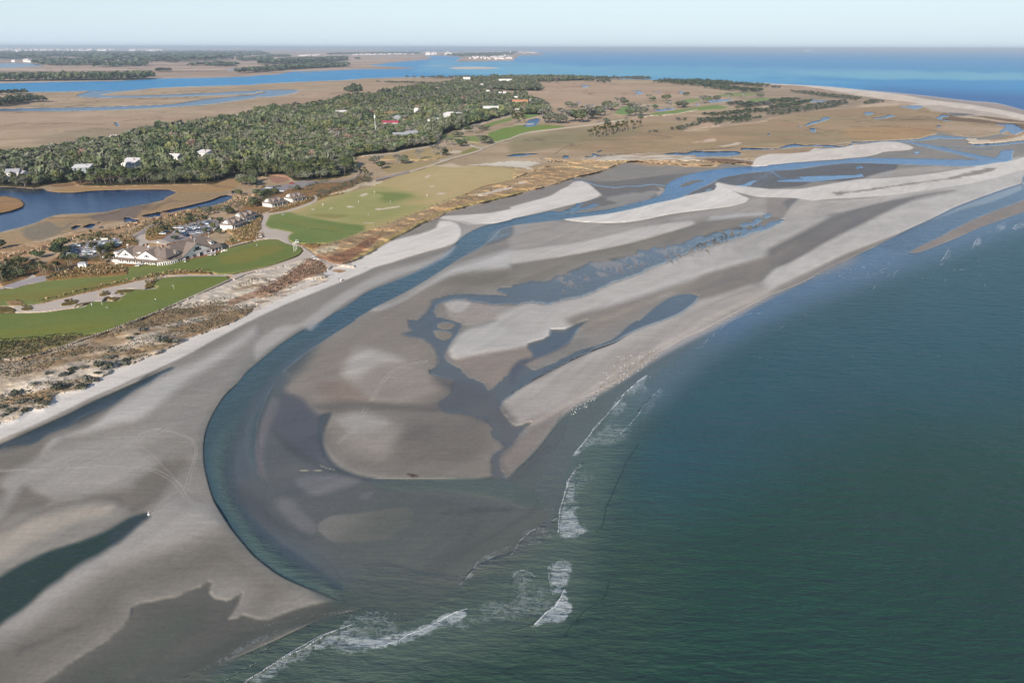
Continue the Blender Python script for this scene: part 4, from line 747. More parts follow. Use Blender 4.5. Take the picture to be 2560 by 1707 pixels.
lace('C3: 510,1360 600,1310 740,1340 680,1480 560,1568 D3: 580,0 560,120 560,300 480,345 400,330 330,330 330,280 400,230 430,0 C3: 470,1480', 0.55, 10)
lace('C3: 490,1390 540,1430 555,1500 545,1568 D3: 540,30 500,100 430,200 430,0 C3: 455,1568', 0.8, 8)
crest('D3: 380,130 320,190 270,210 200,240 120,300 60,350 20,410 0,450', 1.2, 0.7); crest('D2: 2196,410 2100,430 2040,450 1960,490 1900,500 1850,560 1815,620 1780,680 1740,740', 1.3, 0.7)
lace('D3: 100,330 230,320 230,350 110,350', 0.4, 6)
crest('D3: 450,750 430,800 400,830 370,880 310,940 270,980 230,1020 170,1075', 2.6, 1.0, 0.5)
lace('D3: 430,790 520,860 450,950 440,1045 340,1045 230,1075 170,1078 250,1010 310,940 380,870', 0.75, 8)
lace('D3: 300,550 450,490 590,450 570,500 500,590 520,700 470,760 400,830 340,790 320,680 290,640', 0.6, 10)
lace('D3: 0,600 170,600 350,780 400,830 290,970 180,960 0,1000 D2: 2000,1000 1780,930 2000,860 2196,840', 0.5, 16)
crest('D2: 2196,900 2160,930 D3: 0,690 30,650 100,660 180,650', 1.5, 0.7)
crest('D2: 1740,945 1650,980 1560,1020 1450,1070 1380,1110 1300,1140 1200,1175 1110,1172', 3.0, 1.0, 0.5)
crest('D2: 700,1105 640,1130 580,1160 500,1210 400,1270 340,1300 240,1350 150,1400 70,1450 0,1500 D1: 2196,1500 2130,1540 2090,1568', 2.6, 1.0, 0.5)
lace('D2: 580,1160 700,1130 750,1140 1100,1170 1200,1175 1380,1110 1560,1030 1700,1000 1760,1010 1850,1100 1550,1120 1450,1170 1300,1230 1000,1290 800,1330 700,1280 640,1180', 0.62, 14)
lace('D2: 1100,1060 1210,1050 1230,1120 1100,1160 800,1160 750,1120', 0.42, 14)
lace('D2: 500,1215 660,1170 740,1310 600,1290 420,1290 300,1340 100,1460 200,1380', 0.45, 10)
lace('D2: 0,1500 200,1420 300,1400 200,1480 50,1568 D1: 2196,1568 2120,1568', 0.6, 8)
lace('D2: 1700,1000 1800,930 2196,940 2196,1010 1900,1060 1800,1110', 0.4, 14)
for s in ('D2: 0,1260 150,1210 300,1130 400,1085 500,1020 600,975 700,955 870,938 950,960 1000,985', 'D2: 0,1330 80,1280 200,1200 300,1130', 'D1: 2196,1290 2060,1330 1950,1390 1850,1470 1750,1568', 'D1: 2196,1400 2050,1470 1900,1568', 'D2: 880,940 1000,965 1150,985 1320,1025 1400,990 1460,950 1540,900 1650,830', 'D1: 1640,1400 1500,1470 1300,1540',
          'D1: 2196,1255 2060,1300 1850,1400 1700,1470 1500,1560', 'C3: 470,1000 440,1040 428,1080', 'C3: 360,960 300,1040 220,1120 180,1210', 'C3: 410,1140 420,1110 500,1000', 'D2: 1700,640 1760,600 1840,575', 'D2: 1080,1040 1160,1030 1240,1024', 'C3: 300,1150 380,1100 420,1060',
          'C3: 1290,320 1200,390 1100,450 1030,520', 'C3: 1480,315 1430,370 1390,400', 'C2: 2230,1390 2150,1440 2080,1520', 'D2: 1970,370 1950,430 1940,480', 'D2: 1100,540 1070,570 1040,640 1030,700', 'B4: 1660,820 1640,860', 'D2: 1650,300 1620,290 1700,270'):
    crest(s, 1.1, 0.42, 0.0)
for s, w in (('B4: 2352,560 2310,580 2280,600 2255,635', 1.6), ('B4: 2185,572 2110,610 2090,655', 1.4), ('B4: 2060,645 2010,665', 1.2), ('B4: 1950,700 1910,740 1890,790 1880,815', 1.6), ('B4: 1660,820 1640,860 1600,920 1580,945 1565,970', 1.5), ('B4: 1200,1005 1170,1040 1155,1075', 1.2), ('B4: 1010,1130 980,1160 965,1185', 1.3), ('B4: 1120,1050 1085,1085', 1.0),
             ('B4: 330,1385 350,1400', 1.0), ('B4: 325,1422 345,1418 365,1425', 1.6), ('C4: 155,40 100,85 50,125 0,180', 1.2), ('C3: 2230,-30 2100,-60 1920,0 1840,50 1800,100 1760,120 1745,150', 1.2), ('C3: 1720,140 1690,190 1650,240', 1.0), ('C3: 2230,190 2200,230', 1.0), ('C3: 2170,310 2155,340', 1.0), ('B4: 715,1310 705,1330', 0.9), ('D3: 600,170 590,190 600,230', 1.0)):
    crest(s, w * 1.3, 0.9, 0.1)
for s, fo in (('C4: 100,85 200,90 280,130 160,140 60,200 0,210', 0.22), ('B4: 1240,1040 1400,960 1500,1000 1330,1100 1100,1180 1000,1200 980,1160', 0.24), ('B4: 600,1240 800,1200 700,1320 550,1380 400,1410 350,1410', 0.2), ('B4: 1900,790 1960,730 2050,680 2200,640 2352,560 2352,610 2100,700 1950,760', 0.22), ('B4: 1600,920 1750,800 1850,790 1700,880', 0.18)):
    lace(s, fo, 14)
for s, w, fo in (('K: 805,42 780,58 740,95 715,125 690,155 660,185 630,225 600,265', 1.9, 1.0), ('K: 840,80 815,105 790,135 775,160 760,175 730,205', 1.4, .8), ('K: 620,295 600,310 585,335 575,370 565,400 558,440 555,480', 2.0, 1.0), ('K: 550,440 520,460 480,480 445,510 425,545', 1.5, .8), ('K: 420,520 370,540 330,565 305,600 280,630', 1.4, .7),
              ('K: 575,640 560,665 545,690 520,705 490,740', 2.4, 1.0), ('K: 300,695 260,708 220,730 180,750 140,765 100,785 60,800', 2.6, 1.0), ('S: 935,745 880,765 820,790 760,825 700,865 650,895', 2.2, 1.0), ('K: 430,608 445,588 470,592 488,606', 1.5, .8), ('K: 530,575 528,610 535,640 545,660', 1.3, .7), ('K: 640,480 625,455 618,470', 1.2, .6),
              ('K: 0,700 60,712 140,728 180,720 230,690', 1.2, .55), ('S: 700,750 800,730 900,715 960,712 1054,722', 1.2, .55), ('S: 480,885 560,850 640,800 700,775 800,740', 1.1, .5)):
    LP(s, w * 1.25, foam=min(1, fo * 1.1), rough=1.2, rs=12, jit=5)
    trail(s, (34, 16) if 'K: 8' in s or 'K: 6' in s else (16, 26) if s[:4] in ('K: 3', 'S: 9', 'K: 5') else (18, 14), .58 if w > 1.5 else .38, 6, w)
for s, fo, f in (('K: 745,92 800,50 800,100 790,135 760,175 730,210 700,225 660,250 600,272 640,225 700,160', .5, 9), ('K: 590,312 640,290 665,315 620,370 612,440 640,480 600,498 560,492 556,440 570,390', .6, 9), ('K: 530,570 590,560 592,600 572,640 560,660 535,640', .55, 8), ('K: 573,650 592,690 575,728 520,732 486,745 530,700', .7, 6),
                 ('K: 300,702 280,728 200,758 120,790 60,806 -40,800 -40,780 60,770 120,758 180,738 240,708', .66, 7), ('K: 230,742 460,660 520,620 545,700 420,730 300,742', .36, 16), ('S: 935,755 900,790 800,830 720,870 660,900 700,868 800,805', .55, 7), ('K: 20,700 110,730 100,770 0,790 -60,740', .38, 12), ('K: 440,480 560,470 560,500 480,520', .3, 10)):
    L(s, f=f, foam=fo, rough=11, rs=16, an=1.3, brk=34)
# unbroken swell faces, their shaded fronts painted as darker water
for s in ('C3: 1110,1065 1050,1150 1000,1220 960,1320 920,1400 850,1568 D3: 830,10 800,80 790,150 770,230 720,270', 'D3: 720,900 640,940 560,1020 500,1090 440,1170', 'D3: 830,690 810,780 760,880', 'D3: 430,810 380,870 300,950 200,1040 130,1085 0,1115'):
    LP(s, 2.6, (34, 52, 48), a=0.6, H=0.25)

# winding tidal runnels all through the marsh
MZ = (ZON == zid('marsh'))
wx_, wy_ = WX + 90 * (fbm(WX / 260, WY / 260, 70, 3) - .5), WY + 90 * (fbm(WX / 260, WY / 260, 71, 3) - .5)
for sc_, wd, st_ in ((150, .016, 0.55), (420, .012, 0.5), (1100, .010, 0.45)):
    rr_ = 1 - np.abs(fbm(wx_ / sc_, wy_ / sc_, 72, 4) - .5) / wd
    lim = {150: WY < 2200, 420: (WY > 1000) & (WY < 6000), 1100: WY > 3000}[sc_]
    k_ = (np.clip(rr_, 0, 1) * MZ * lim * st_ * np.clip(fbm(wx_ / (sc_ * 2), wy_ / (sc_ * 2), 74, 2) * 5 - 2, 0, 1))[..., None]
    COL += (alb((112, 96, 82)) - COL) * k_
mo_ = fbm(WX / 240, WY / 90, 75, 5) - .5; m2_ = fbm(WX / 30, WY / 30, 76, 4) - .5
COL *= (1 + MZ * (0.30 * mo_ + 0.22 * m2_))[..., None]
COL[..., 0] *= 1 - MZ * 0.08 * mo_ * 2
# bluer water colour towards the upper reaches of river and pools
for zn, c_, lo, hi in (('tidal_river', (34, 104, 160), 420, 760), ('tidal_pool', (84, 122, 154), 380, 620)):
    k_ = np.clip((WY - lo) / (hi - lo), 0, 1); k_ = (k_ * k_ * (3 - 2 * k_) * (ZON == zid(zn)) * 0.85)[..., None]
    COL += (alb(c_) - COL) * k_
# streaks the ebb leaves on the sand, drawn out along the bars
SM_ = (ZON == zid('tidal_flat')) | (ZON == zid('beach'))
ca, sa = math.cos(0.95), math.sin(0.95)
AL, AC = WX * ca + WY * sa, -WX * sa + WY * ca
wq = fbm(WX / 90, WY / 90, 8, 3) * 40
st1 = fbm((AL + wq) / 150, (AC + wq) / 16, 51, 5) - 0.5
st2 = fbm((AL - wq) / 28, (AC + wq) / 3.2, 52, 4) - 0.5
st3 = fbm(WX / 26, WY / 26, 53, 4) - 0.5
q_ = 1 + SM_ * (0.24 * st1 + 0.20 * st2 + 0.16 * st3)
COL *= q_[..., None]
COL *= np.where((ZON == zid('tidal_flat'))[..., None], np.array([1.0, 0.99, 0.97], np.float32), 1)
WET = np.clip(WET - SM_ * (st1 * 0.7 + st2 * 0.35) * (WET > 0.1), 0, 1)
HGT += SM_ * st1 * 0.25 * np.clip(1.1 - 1.4 * WET, 0, 1)
WT_ = np.isin(ZON, [zid(n) for n in ('sea', 'tidal_river', 'tidal_pool', 'lagoon')]) & (WY < 1500)
COL *= (1 + WT_ * (0.34 * (fbm((AL + wq) / 150, (AC + wq) / 60, 57, 5) - 0.5) + 0.08 * st2))[..., None]
# open ground relief: dunes, sand ripples
DM = (ZON == zid('dunes'))
n1 = fbm(WX / 14 + WY / 40, WY / 14, 21, 4); n2 = fbm(WX / 4.5, WY / 4.5, 31, 3)
near = np.clip((1400 - WY) / 600, 0, 1)
HGT += DM * near * ((n1 - 0.45) * 3.2 + (n2 - 0.5) * 0.9) * np.clip((GU + 60) / 60, 0.3, 1)
del n2
BM = (ZON == zid('beach')) | (ZON == zid('tidal_flat'))
HGT += BM * near * (fbm(WX / 30, WY / 12, 41, 3) - 0.5) * 0.25 * np.clip(1.1 - 1.4 * WET, 0, 1)
HGT = np.maximum(HGT, 0) * ~((ZON == 0) & (WY > 2500))
for zname in ('sea', 'lagoon', 'creek', 'tidal_pool', 'tidal_river'):
    pass

def H_at(u, v):
    i = np.clip(np.searchsorted(vs_, v) - 1, 0, NR - 2); j = np.clip(np.searchsorted(us, u) - 1, 0, NC - 2)
    a = (v - vs_[i]) / (vs_[i + 1] - vs_[i]); b = (u - us[j]) / (us[j + 1] - us[j])
    return (HGT[i, j] * (1 - a) + HGT[i + 1, j] * a) * (1 - b) + (HGT[i, j + 1] * (1 - a) + HGT[i + 1, j + 1] * a) * b
def ground(u, v, pix=True):
    """point of the ground seen at an (unrolled) photograph pixel"""
    h = float(H_at(u, v))
    x, y, _ = to_ground(u, v, h)
    return Vector((float(x), float(y), h))
def GP(spec):
    return [ground(*p) for p in P(spec)]
def ground_xy(x, y):
    z = 0.0
    for _ in range(3):
        u, v = to_px(x, y, z)
        z = float(H_at(u, v))
    return Vector((x, y, z))
# ------------------------------------------------------------------ materials
def new_mat(name):
    m = bpy.data.materials.new(name)
    m.use_nodes = True
    nt = m.node_tree
    b = nt.nodes['Principled BSDF']
    return m, nt, b
def N(nt, t, **k):
    n = nt.nodes.new(t)
    for a, v in k.items():
        if a.startswith('i_'):
            n.inputs[a[2:].replace('_', ' ')].default_value = v
        else:
            setattr(n, a, v)
    return n
def mathn(nt, op, a, b=None, c=None, clamp=False):
    n = nt.nodes.new('ShaderNodeMath')
    n.operation = op
    n.use_clamp = clamp
    for i, x in enumerate((a, b, c)):
        if x is None:
            continue
        if isinstance(x, (int, float)):
            n.inputs[i].default_value = x
        else:
            nt.links.new(x, n.inputs[i])
    return n.outputs[0]
def mixc(nt, f, a, b, blend='MIX'):
    n = nt.nodes.new('ShaderNodeMix')
    n.data_type = 'RGBA'
    n.blend_type = blend
    for i, x in ((0, f), (6, a), (7, b)):
        if isinstance(x, (int, float)):
            n.inputs[i].default_value = x
        elif isinstance(x, tuple):
            n.inputs[i].default_value = x
        else:
            nt.links.new(x, n.inputs[i])
    return n.outputs[2]
def ground_material(name, watery):
    m, nt, b = new_mat(name)
    lk = nt.links.new
    ac = N(nt, 'ShaderNodeAttribute', attribute_name='tint')
    aa = N(nt, 'ShaderNodeAttribute', attribute_name='surface')
    sep = N(nt, 'ShaderNodeSeparateColor')
    lk(aa.outputs['Color'], sep.inputs[0])
    wet, wave, veg, foam = sep.outputs[0], sep.outputs[1], sep.outputs[2], aa.outputs['Alpha']
    geo = N(nt, 'ShaderNodeNewGeometry')
    pos = geo.outputs['Position']
    def noise(scale, det=3, rough=0.55, vec=None, sx=1, sy=1, rot=0.0):
        mp = N(nt, 'ShaderNodeMapping')
        mp.inputs['Rotation'].default_value = (0, 0, rot)
        mp.inputs['Scale'].default_value = (sx, sy, 1)
        lk(vec or pos, mp.inputs['Vector'])
        n = N(nt, 'ShaderNodeTexNoise')
        n.inputs['Scale'].default_value = scale
        n.inputs['Detail'].default_value = det
        n.inputs['Roughness'].default_value = rough
        lk(mp.outputs[0], n.inputs['Vector'])
        return n.outputs['Fac']
    def centred(x, amp):
        return mathn(nt, 'MULTIPLY_ADD', x, 2 * amp, 1 - amp)
    big = noise(0.006, 4, sx=1, sy=0.6)
    mid = noise(0.07, 5, sx=1, sy=1, rot=0.5)
    fine = noise(0.9, 3)
    c = ac.outputs['Color']
    base = mixc(nt, 1.0, c, mathn(nt, 'MULTIPLY', centred(big, 0.14), centred(mid, 0.10)), 'MULTIPLY')
    base = mixc(nt, 1.0, base, centred(fine, 0.18), 'MULTIPLY')
    if not watery:
        tuft = noise(0.32, 4, 0.7)
        k = mathn(nt, 'MULTIPLY', veg, mathn(nt, 'MULTIPLY_ADD', tuft, 5.0, -2.2, clamp=True))
        base = mixc(nt, mathn(nt, 'MULTIPLY', k, 0.5), base, mixc(nt, 1.0, base, (0.52, 0.5, 0.42, 1), 'MULTIPLY'))
        # wind and tide ripples drawn out along the shore
        rip = noise(0.3, 4, 0.65, sx=0.22, sy=1.6, rot=-0.85)
        base = mixc(nt, 1.0, base, centred(rip, 0.13), 'MULTIPLY')
        hgt = mathn(nt, 'ADD', mathn(nt, 'MULTIPLY', veg, mathn(nt, 'MULTIPLY', tuft, 0.9)), mathn(nt, 'MULTIPLY', rip, 0.10))
        hgt = mathn(nt, 'ADD', hgt, mathn(nt, 'MULTIPLY', fine, 0.03))
    # foam
    lac = N(nt, 'ShaderNodeTexVoronoi', feature='DISTANCE_TO_EDGE')
    lac.inputs['Scale'].default_value = 0.75
    wv = N(nt, 'ShaderNodeTexNoise'); wv.inputs['Scale'].default_value = 0.5; wv.inputs['Detail'].default_value = 4
    lk(pos, wv.inputs['Vector'])
    add = N(nt, 'ShaderNodeVectorMath', operation='MULTIPLY_ADD')
    lk(wv.outputs['Color'], add.inputs[0]); add.inputs[1].default_value = (4, 4, 0); lk(pos, add.inputs[2])
    lk(add.outputs[0], lac.inputs['Vector'])
    cell = mathn(nt, 'MULTIPLY_ADD', lac.outputs['Distance'], -2.2, 0.75)
    fn = mathn(nt, 'ADD', cell, mathn(nt, 'MULTIPLY_ADD', wv.outputs['Fac'], 1.3, -0.65))
    ff = mathn(nt, 'MULTIPLY_ADD', foam, 2.1, -1.15)
    fm = mathn(nt, 'MULTIPLY', mathn(nt, 'ADD', fn, ff, clamp=True), mathn(nt, 'MULTIPLY', foam, 1.6, clamp=True), clamp=True)
    fm = mathn(nt, 'MULTIPLY', fm, mathn(nt, 'MAXIMUM', mathn(nt, 'MULTIPLY_ADD', foam, 2.6, -1.6, clamp=True), 0.42))
    if watery:
        # wind chop: crests about two metres apart, longer swell, slicks
        ch = noise(0.36, 3, 0.6, sx=0.3, sy=1.0, rot=0.55)
        ch2 = noise(1.1, 2, 0.6, sx=0.3, sy=1.0, rot=0.1)
        sw = noise(0.09, 3, 0.5, sx=0.35, sy=1.0, rot=0.5)
        gust = noise(0.012, 3, 0.6, sx=1, sy=0.4)
        amp = mathn(nt, 'MULTIPLY', wave, mathn(nt, 'MULTIPLY_ADD', gust, 1.1, 0.45))
        hgt = mathn(nt, 'ADD', mathn(nt, 'MULTIPLY', ch, 1.5), mathn(nt, 'MULTIPLY', ch2, 0.3))
        hgt = mathn(nt, 'ADD', hgt, mathn(nt, 'MULTIPLY', sw, 0.9))
        hgt = mathn(nt, 'MULTIPLY', hgt, amp)
        hgt = mathn(nt, 'ADD', hgt, mathn(nt, 'MULTIPLY', fm, 0.15))
    base = mixc(nt, fm, base, (0.66, 0.68, 0.70, 1))
    lk(base, b.inputs['Base Color'])
    bump = N(nt, 'ShaderNodeBump')
    bump.inputs['Strength'].default_value = 1.0
    bump.inputs['Distance'].default_value = 1.0 if watery else 1.0
    lk(hgt, bump.inputs['Height'])
    lk(bump.outputs[0], b.inputs['Normal'])
    if watery:
        b.inputs['IOR'].default_value = 1.33
        lk(mathn(nt, 'ADD', mathn(nt, 'MULTIPLY_ADD', fm, 0.5, 0.16), mathn(nt, 'MULTIPLY', wave, 0.24)), b.inputs['Roughness'])
    else:
        dry = mathn(nt, 'SUBTRACT', 1.0, wet)
        wn_ = mathn(nt, 'MULTIPLY_ADD', mid, 0.5, -0.25)
        r_ = mathn(nt, 'ADD', mathn(nt, 'MULTIPLY_ADD', mathn(nt, 'POWER', dry, 0.6), 0.75, 0.2), mathn(nt, 'MULTIPLY', wn_, mathn(nt, 'MULTIPLY', wet, 0.3)), clamp=True)
        lk(r_, b.inputs['Roughness'])
        lk(mathn(nt, 'MULTIPLY_ADD', wet, 0.45, 0.05), b.inputs['Specular IOR Level'])
        b.inputs['IOR'].default_value = 1.4
    return m
WATERY = {'sea', 'lagoon', 'creek', 'tidal_pool', 'tidal_river'}
G_LAND, G_WATER = ground_material('ground', False), ground_material('water', True)

LABELS = {}
def build_ground():
    H = HGT.astype(np.float64)
    x, y, _ = to_ground(GU, GV, H)
    V = np.stack([x, y, H], -1).reshape(-1, 3).astype(np.float32)
    C = np.concatenate([COL, np.ones((NR, NC, 1), np.float32)], -1).reshape(-1, 4)
    S = np.stack([WET, WAV, VEG, np.clip(FOAM, 0, 1)], -1).reshape(-1, 4).astype(np.float32)
    idx = np.arange(NR * NC).reshape(NR, NC)
    Q = np.stack([idx[1:, :-1], idx[1:, 1:], idx[:-1, 1:], idx[:-1, :-1]], -1).reshape(-1, 4)
    zf = ZON[:-1, :-1].reshape(-1)
    for k, zn in enumerate(ZN):
        q = Q[zf == k]
        if not len(q):
            continue
        used, inv = np.unique(q, return_inverse=True)
        me = bpy.data.meshes.new(zn)
        me.vertices.add(len(used)); me.vertices.foreach_set('co', V[used].ravel())
        me.loops.add(q.size); me.loops.foreach_set('vertex_index', inv.ravel().astype(np.int32))
        me.polygons.add(len(q)); me.polygons.foreach_set('loop_start', np.arange(0, q.size, 4, dtype=np.int32))
        me.polygons.foreach_set('use_smooth', np.ones(len(q), bool))
        me.update(calc_edges=True)
        for an, A in (('tint', C), ('surface', S)):
            at = me.attributes.new(an, 'FLOAT_COLOR', 'POINT')
            at.data.foreach_set('color', A[used].ravel())
        me.materials.append(G_WATER if zn in WATERY else G_LAND)
        o = bpy.data.objects.new(zn, me)
        o['kind'] = 'structure'
        col.objects.link(o)
build_ground()

# ------------------------------------------------------------------ sea air
bm = bmesh.new()
bmesh.ops.create_cube(bm, size=1.0, matrix=Matrix.Translation((0, 0, 79.5)) @ Matrix.Diagonal((760000, 760000, 161, 1)))
hm = bpy.data.meshes.new('haze'); bm.to_mesh(hm); bm.free()
hm_mat, hnt, hb = new_mat('sea_air')
hnt.nodes.remove(hb)
pv = hnt.nodes.new('ShaderNodeVolumePrincipled')
pv.inputs['Color'].default_value = (0.82, 0.91, 1.0, 1)
pv.inputs['Density'].default_value = 0.000056
pv.inputs['Anisotropy'].default_value = 0.1
hnt.links.new(pv.outputs[0], hnt.nodes['Material Output'].inputs['Volume'])
hm.materials.append(hm_mat)
ho = bpy.data.objects.new('haze', hm); ho['kind'] = 'stuff'
col.objects.link(ho)

# ------------------------------------------------------------------ object helpers
def mat(name, c, rough=0.7, var=0.12, scale=0.6, metal=0.0, spec=0.4):
    m, nt, b = new_mat(name)
    tc = N(nt, 'ShaderNodeTexCoord')
    n = N(nt, 'ShaderNodeTexNoise'); n.inputs['Scale'].default_value = scale; n.inputs['Detail'].default_value = 4
    nt.links.new(tc.outputs['Object'], n.inputs['Vector'])
    f = mathn(nt, 'MULTIPLY_ADD', n.outputs['Fac'], 2 * var, 1 - var)
    nt.links.new(mixc(nt, 1.0, (c[0], c[1], c[2], 1), f, 'MULTIPLY'), b.inputs['Base Color'])
    b.inputs['Roughness'].default_value = rough
    b.inputs['Metallic'].default_value = metal
    b.inputs['Specular IOR Level'].default_value = spec
    return m
def leaf_material():
    m, nt, b = new_mat('foliage')
    a = N(nt, 'ShaderNodeAttribute', attribute_name='leaf')
    oi = N(nt, 'ShaderNodeObjectInfo')
    f = mathn(nt, 'MULTIPLY_ADD', oi.outputs['Random'], 0.5, 0.75)
    nt.links.new(mixc(nt, 1.0, a.outputs['Color'], f, 'MULTIPLY'), b.inputs['Base Color'])
    b.inputs['Roughness'].default_value = 0.75
    b.inputs['Specular IOR Level'].default_value = 0.2
    return m
LEAF = leaf_material()
M = dict(
    bark=mat('bark', (0.14, 0.11, 0.085)), palm_bark=mat('palm_bark', (0.24, 0.19, 0.14)), pale_bark=mat('pale_bark', (0.26, 0.235, 0.21)),
    white=mat('white_paint', (0.84, 0.80, 0.73), 0.6, 0.05), cream=mat('cream_board', (0.70, 0.66, 0.58), 0.7, 0.07),
    shingle=mat('weathered_shingle', (0.20, 0.150, 0.120), 0.85, 0.28, 1.2), shingle_warm=mat('brown_shingle', (0.235, 0.18, 0.145), 0.85, 0.28, 1.0),
    glass=mat('window_glass', (0.03, 0.04, 0.05), 0.12, 0.1), dark=mat('porch_shade_board', (0.16, 0.13, 0.11), 0.8, 0.2),
    brick=mat('brick', (0.34, 0.22, 0.165), 0.85, 0.25, 2.0), grey=mat('grey_board', (0.30, 0.32, 0.31), 0.8, 0.15), pale_roof=mat('pale_roof', (0.72, 0.66, 0.62), 0.6, 0.08),
    grey_roof=mat('grey_roof', (0.36, 0.35, 0.35), 0.8, 0.2), red_roof=mat('red_roof', (0.40, 0.06, 0.10), 0.7, 0.15), orange_roof=mat('orange_roof', (0.55, 0.24, 0.11), 0.8, 0.2),
    wood=mat('weathered_wood', (0.20, 0.18, 0.15), 0.85, 0.25, 1.5), rubber=mat('rubber', (0.02, 0.02, 0.02), 0.8), skin=mat('skin', (0.42, 0.26, 0.18), 0.6),
    cloth_w=mat('white_cloth', (0.72, 0.72, 0.72), 0.8), cloth_n=mat('navy_cloth', (0.03, 0.045, 0.09), 0.85), cloth_k=mat('khaki_cloth', (0.34, 0.27, 0.18), 0.85), cloth_r=mat('red_cloth', (0.4, 0.05, 0.05), 0.85), hair=mat('hair', (0.05, 0.035, 0.025), 0.8),
    feather=mat('white_feathers', (0.74, 0.73, 0.70), 0.8), feather_g=mat('brown_grey_feathers', (0.24, 0.19, 0.15), 0.8, 0.3, 4), bill=mat('bill', (0.5, 0.3, 0.06), 0.6), flag=mat('white_flag', (0.78, 0.77, 0.75), 0.8), far_white=mat('far_white_wall', (0.74, 0.69, 0.66), 0.8, 0.05, 0.05), far_roof=mat('far_roof', (0.42, 0.36, 0.34), 0.8))
for k, c in dict(c_white=(0.75, 0.75, 0.74), c_silver=(0.42, 0.43, 0.45), c_black=(0.015, 0.016, 0.02), c_navy=(0.02, 0.04, 0.10), c_red=(0.42, 0.02, 0.03), c_grey=(0.12, 0.125, 0.13)).items():
    M[k] = mat('car_paint_' + k[2:], c, 0.22, 0.02, spec=0.6)

def tag(o, label=None, cat=None, group=None, kind=None):
    for k, v in (('label', label), ('category', cat), ('group', group), ('kind', kind)):
        if v:
            o[k] = v
    return o
def empty(name, loc, rz=0.0):
    o = bpy.data.objects.new(name, None)
    o.empty_display_size = 0.5
    o.location = loc
    o.rotation_euler = (0, 0, rz)
    col.objects.link(o)
    return o
class MB:
    def __init__(s):
        s.v, s.f = [], []
    def poly(s, *faces):
        for f in faces:
            n = len(s.v)
            s.v += [tuple(p) for p in f]
            s.f.append(tuple(range(n, n + len(f))))
        return s
    def box(s, x0, x1, y0, y1, z0, z1):
        n = len(s.v)
        s.v += [(x0, y0, z0), (x1, y0, z0), (x1, y1, z0), (x0, y1, z0), (x0, y0, z1), (x1, y0, z1), (x1, y1, z1), (x0, y1, z1)]
        s.f += [tuple(n + i for i in q) for q in ((0, 3, 2, 1), (4, 5, 6, 7), (0, 1, 5, 4), (1, 2, 6, 5), (2, 3, 7, 6), (3, 0, 4, 7))]
        return s
    def tube(s, a, b, r0, r1, n=6):
        a, b = Vector(a), Vector(b)
        d = (b - a).normalized()
        u = d.orthogonal().normalized(); w = d.cross(u)
        k = len(s.v)
        for p, r in ((a, r0), (b, r1)):
            for i in range(n):
                t = 2 * math.pi * i / n
                s.v.append(tuple(p + (u * math.cos(t) + w * math.sin(t)) * r))
        for i in range(n):
            j = (i + 1) % n
            s.f.append((k + i, k + j, k + n + j, k + n + i))
        s.f.append(tuple(k + n + i for i in range(n))); s.f.append(tuple(k + n - 1 - i for i in range(n)))
        return s
    def ball(s, c, r, nu=8, nv=5):
        k = len(s.v)
        rx, ry, rz = r if isinstance(r, tuple) else (r, r, r)
        for j in range(1, nv):
            ph = math.pi * j / nv
            for i in range(nu):
                th = 2 * math.pi * i / nu
                s.v.append((c[0] + rx * math.sin(ph) * math.cos(th), c[1] + ry * math.sin(ph) * math.sin(th), c[2] + rz * math.cos(ph)))
        top, bot = len(s.v), len(s.v) + 1
        s.v += [(c[0], c[1], c[2] + rz), (c[0], c[1], c[2] - rz)]
        for j in range(nv - 2):
            for i in range(nu):
                i2 = (i + 1) % nu
                s.f.append((k + j * nu + i, k + (j + 1) * nu + i, k + (j + 1) * nu + i2, k + j * nu + i2))
        for i in range(nu):
            i2 = (i + 1) % nu
            s.f.append((top, k + i, k + i2)); s.f.append((bot, k + (nv - 2) * nu + i2, k + (nv - 2) * nu + i))
        return s
    def hip(s, x0, x1, y0, y1, z0, z1, hl=None, hr=None, t=0.25):
        """roof with ridge along x; hl/hr = how far the ridge stops short of each end (0 = gable)"""
        hl = (y1 - y0) / 2 if hl is None else hl; hr = (y1 - y0) / 2 if hr is None else hr
        ym = (y0 + y1) / 2
        a, b, c, d = (x0, y0, z0), (x1, y0, z0), (x1, y1, z0), (x0, y1, z0)
        e, f = (x0 + hl, ym, z1), (x1 - hr, ym, z1)
        s.poly((a, b, f, e), (c, d, e, f), (b, c, f), (d, a, e))
        lo = lambda p: (p[0], p[1], z0 - t)
        s.poly((lo(b), lo(a), lo(d), lo(c)), (lo(a), lo(b), b, a), (lo(b), lo(c), c, b), (lo(c), lo(d), d, c), (lo(d), lo(a), a, d))
        return s
    def gable_y(s, xc, w, y0, y1, z0, z1, t=0.22):
        """roof with ridge along y, as two thick slopes"""
        for sg in (-1, 1):
            a, b = (xc + sg * w / 2, y0, z0), (xc + sg * w / 2, y1, z0)
            c, d = (xc, y1, z1), (xc, y0, z1)
            up = lambda p: (p[0], p[1], p[2] + t)
            q = [a, b, c, d] if sg > 0 else [d, c, b, a]
            s.poly([up(p) for p in q], list(reversed(q)))
            for i in range(4):
                p, r = q[i], q[(i + 1) % 4]
                s.poly((p, r, up(r), up(p)))
        return s
    def build(s, name, m, parent=None, smooth=False, mats=None, mi=None):
        me = bpy.data.meshes.new(name)
        me.from_pydata(s.v, [], s.f)
        for x in (mats or [m]):
            me.materials.append(x)
        if mi:
            me.polygons.foreach_set('material_index', mi)
        if smooth:
            me.polygons.foreach_set('use_smooth', [True] * len(me.polygons))
        me.update()
        o = bpy.data.objects.new(name, me)
        o.parent = parent
        col.objects.link(o)
        return o
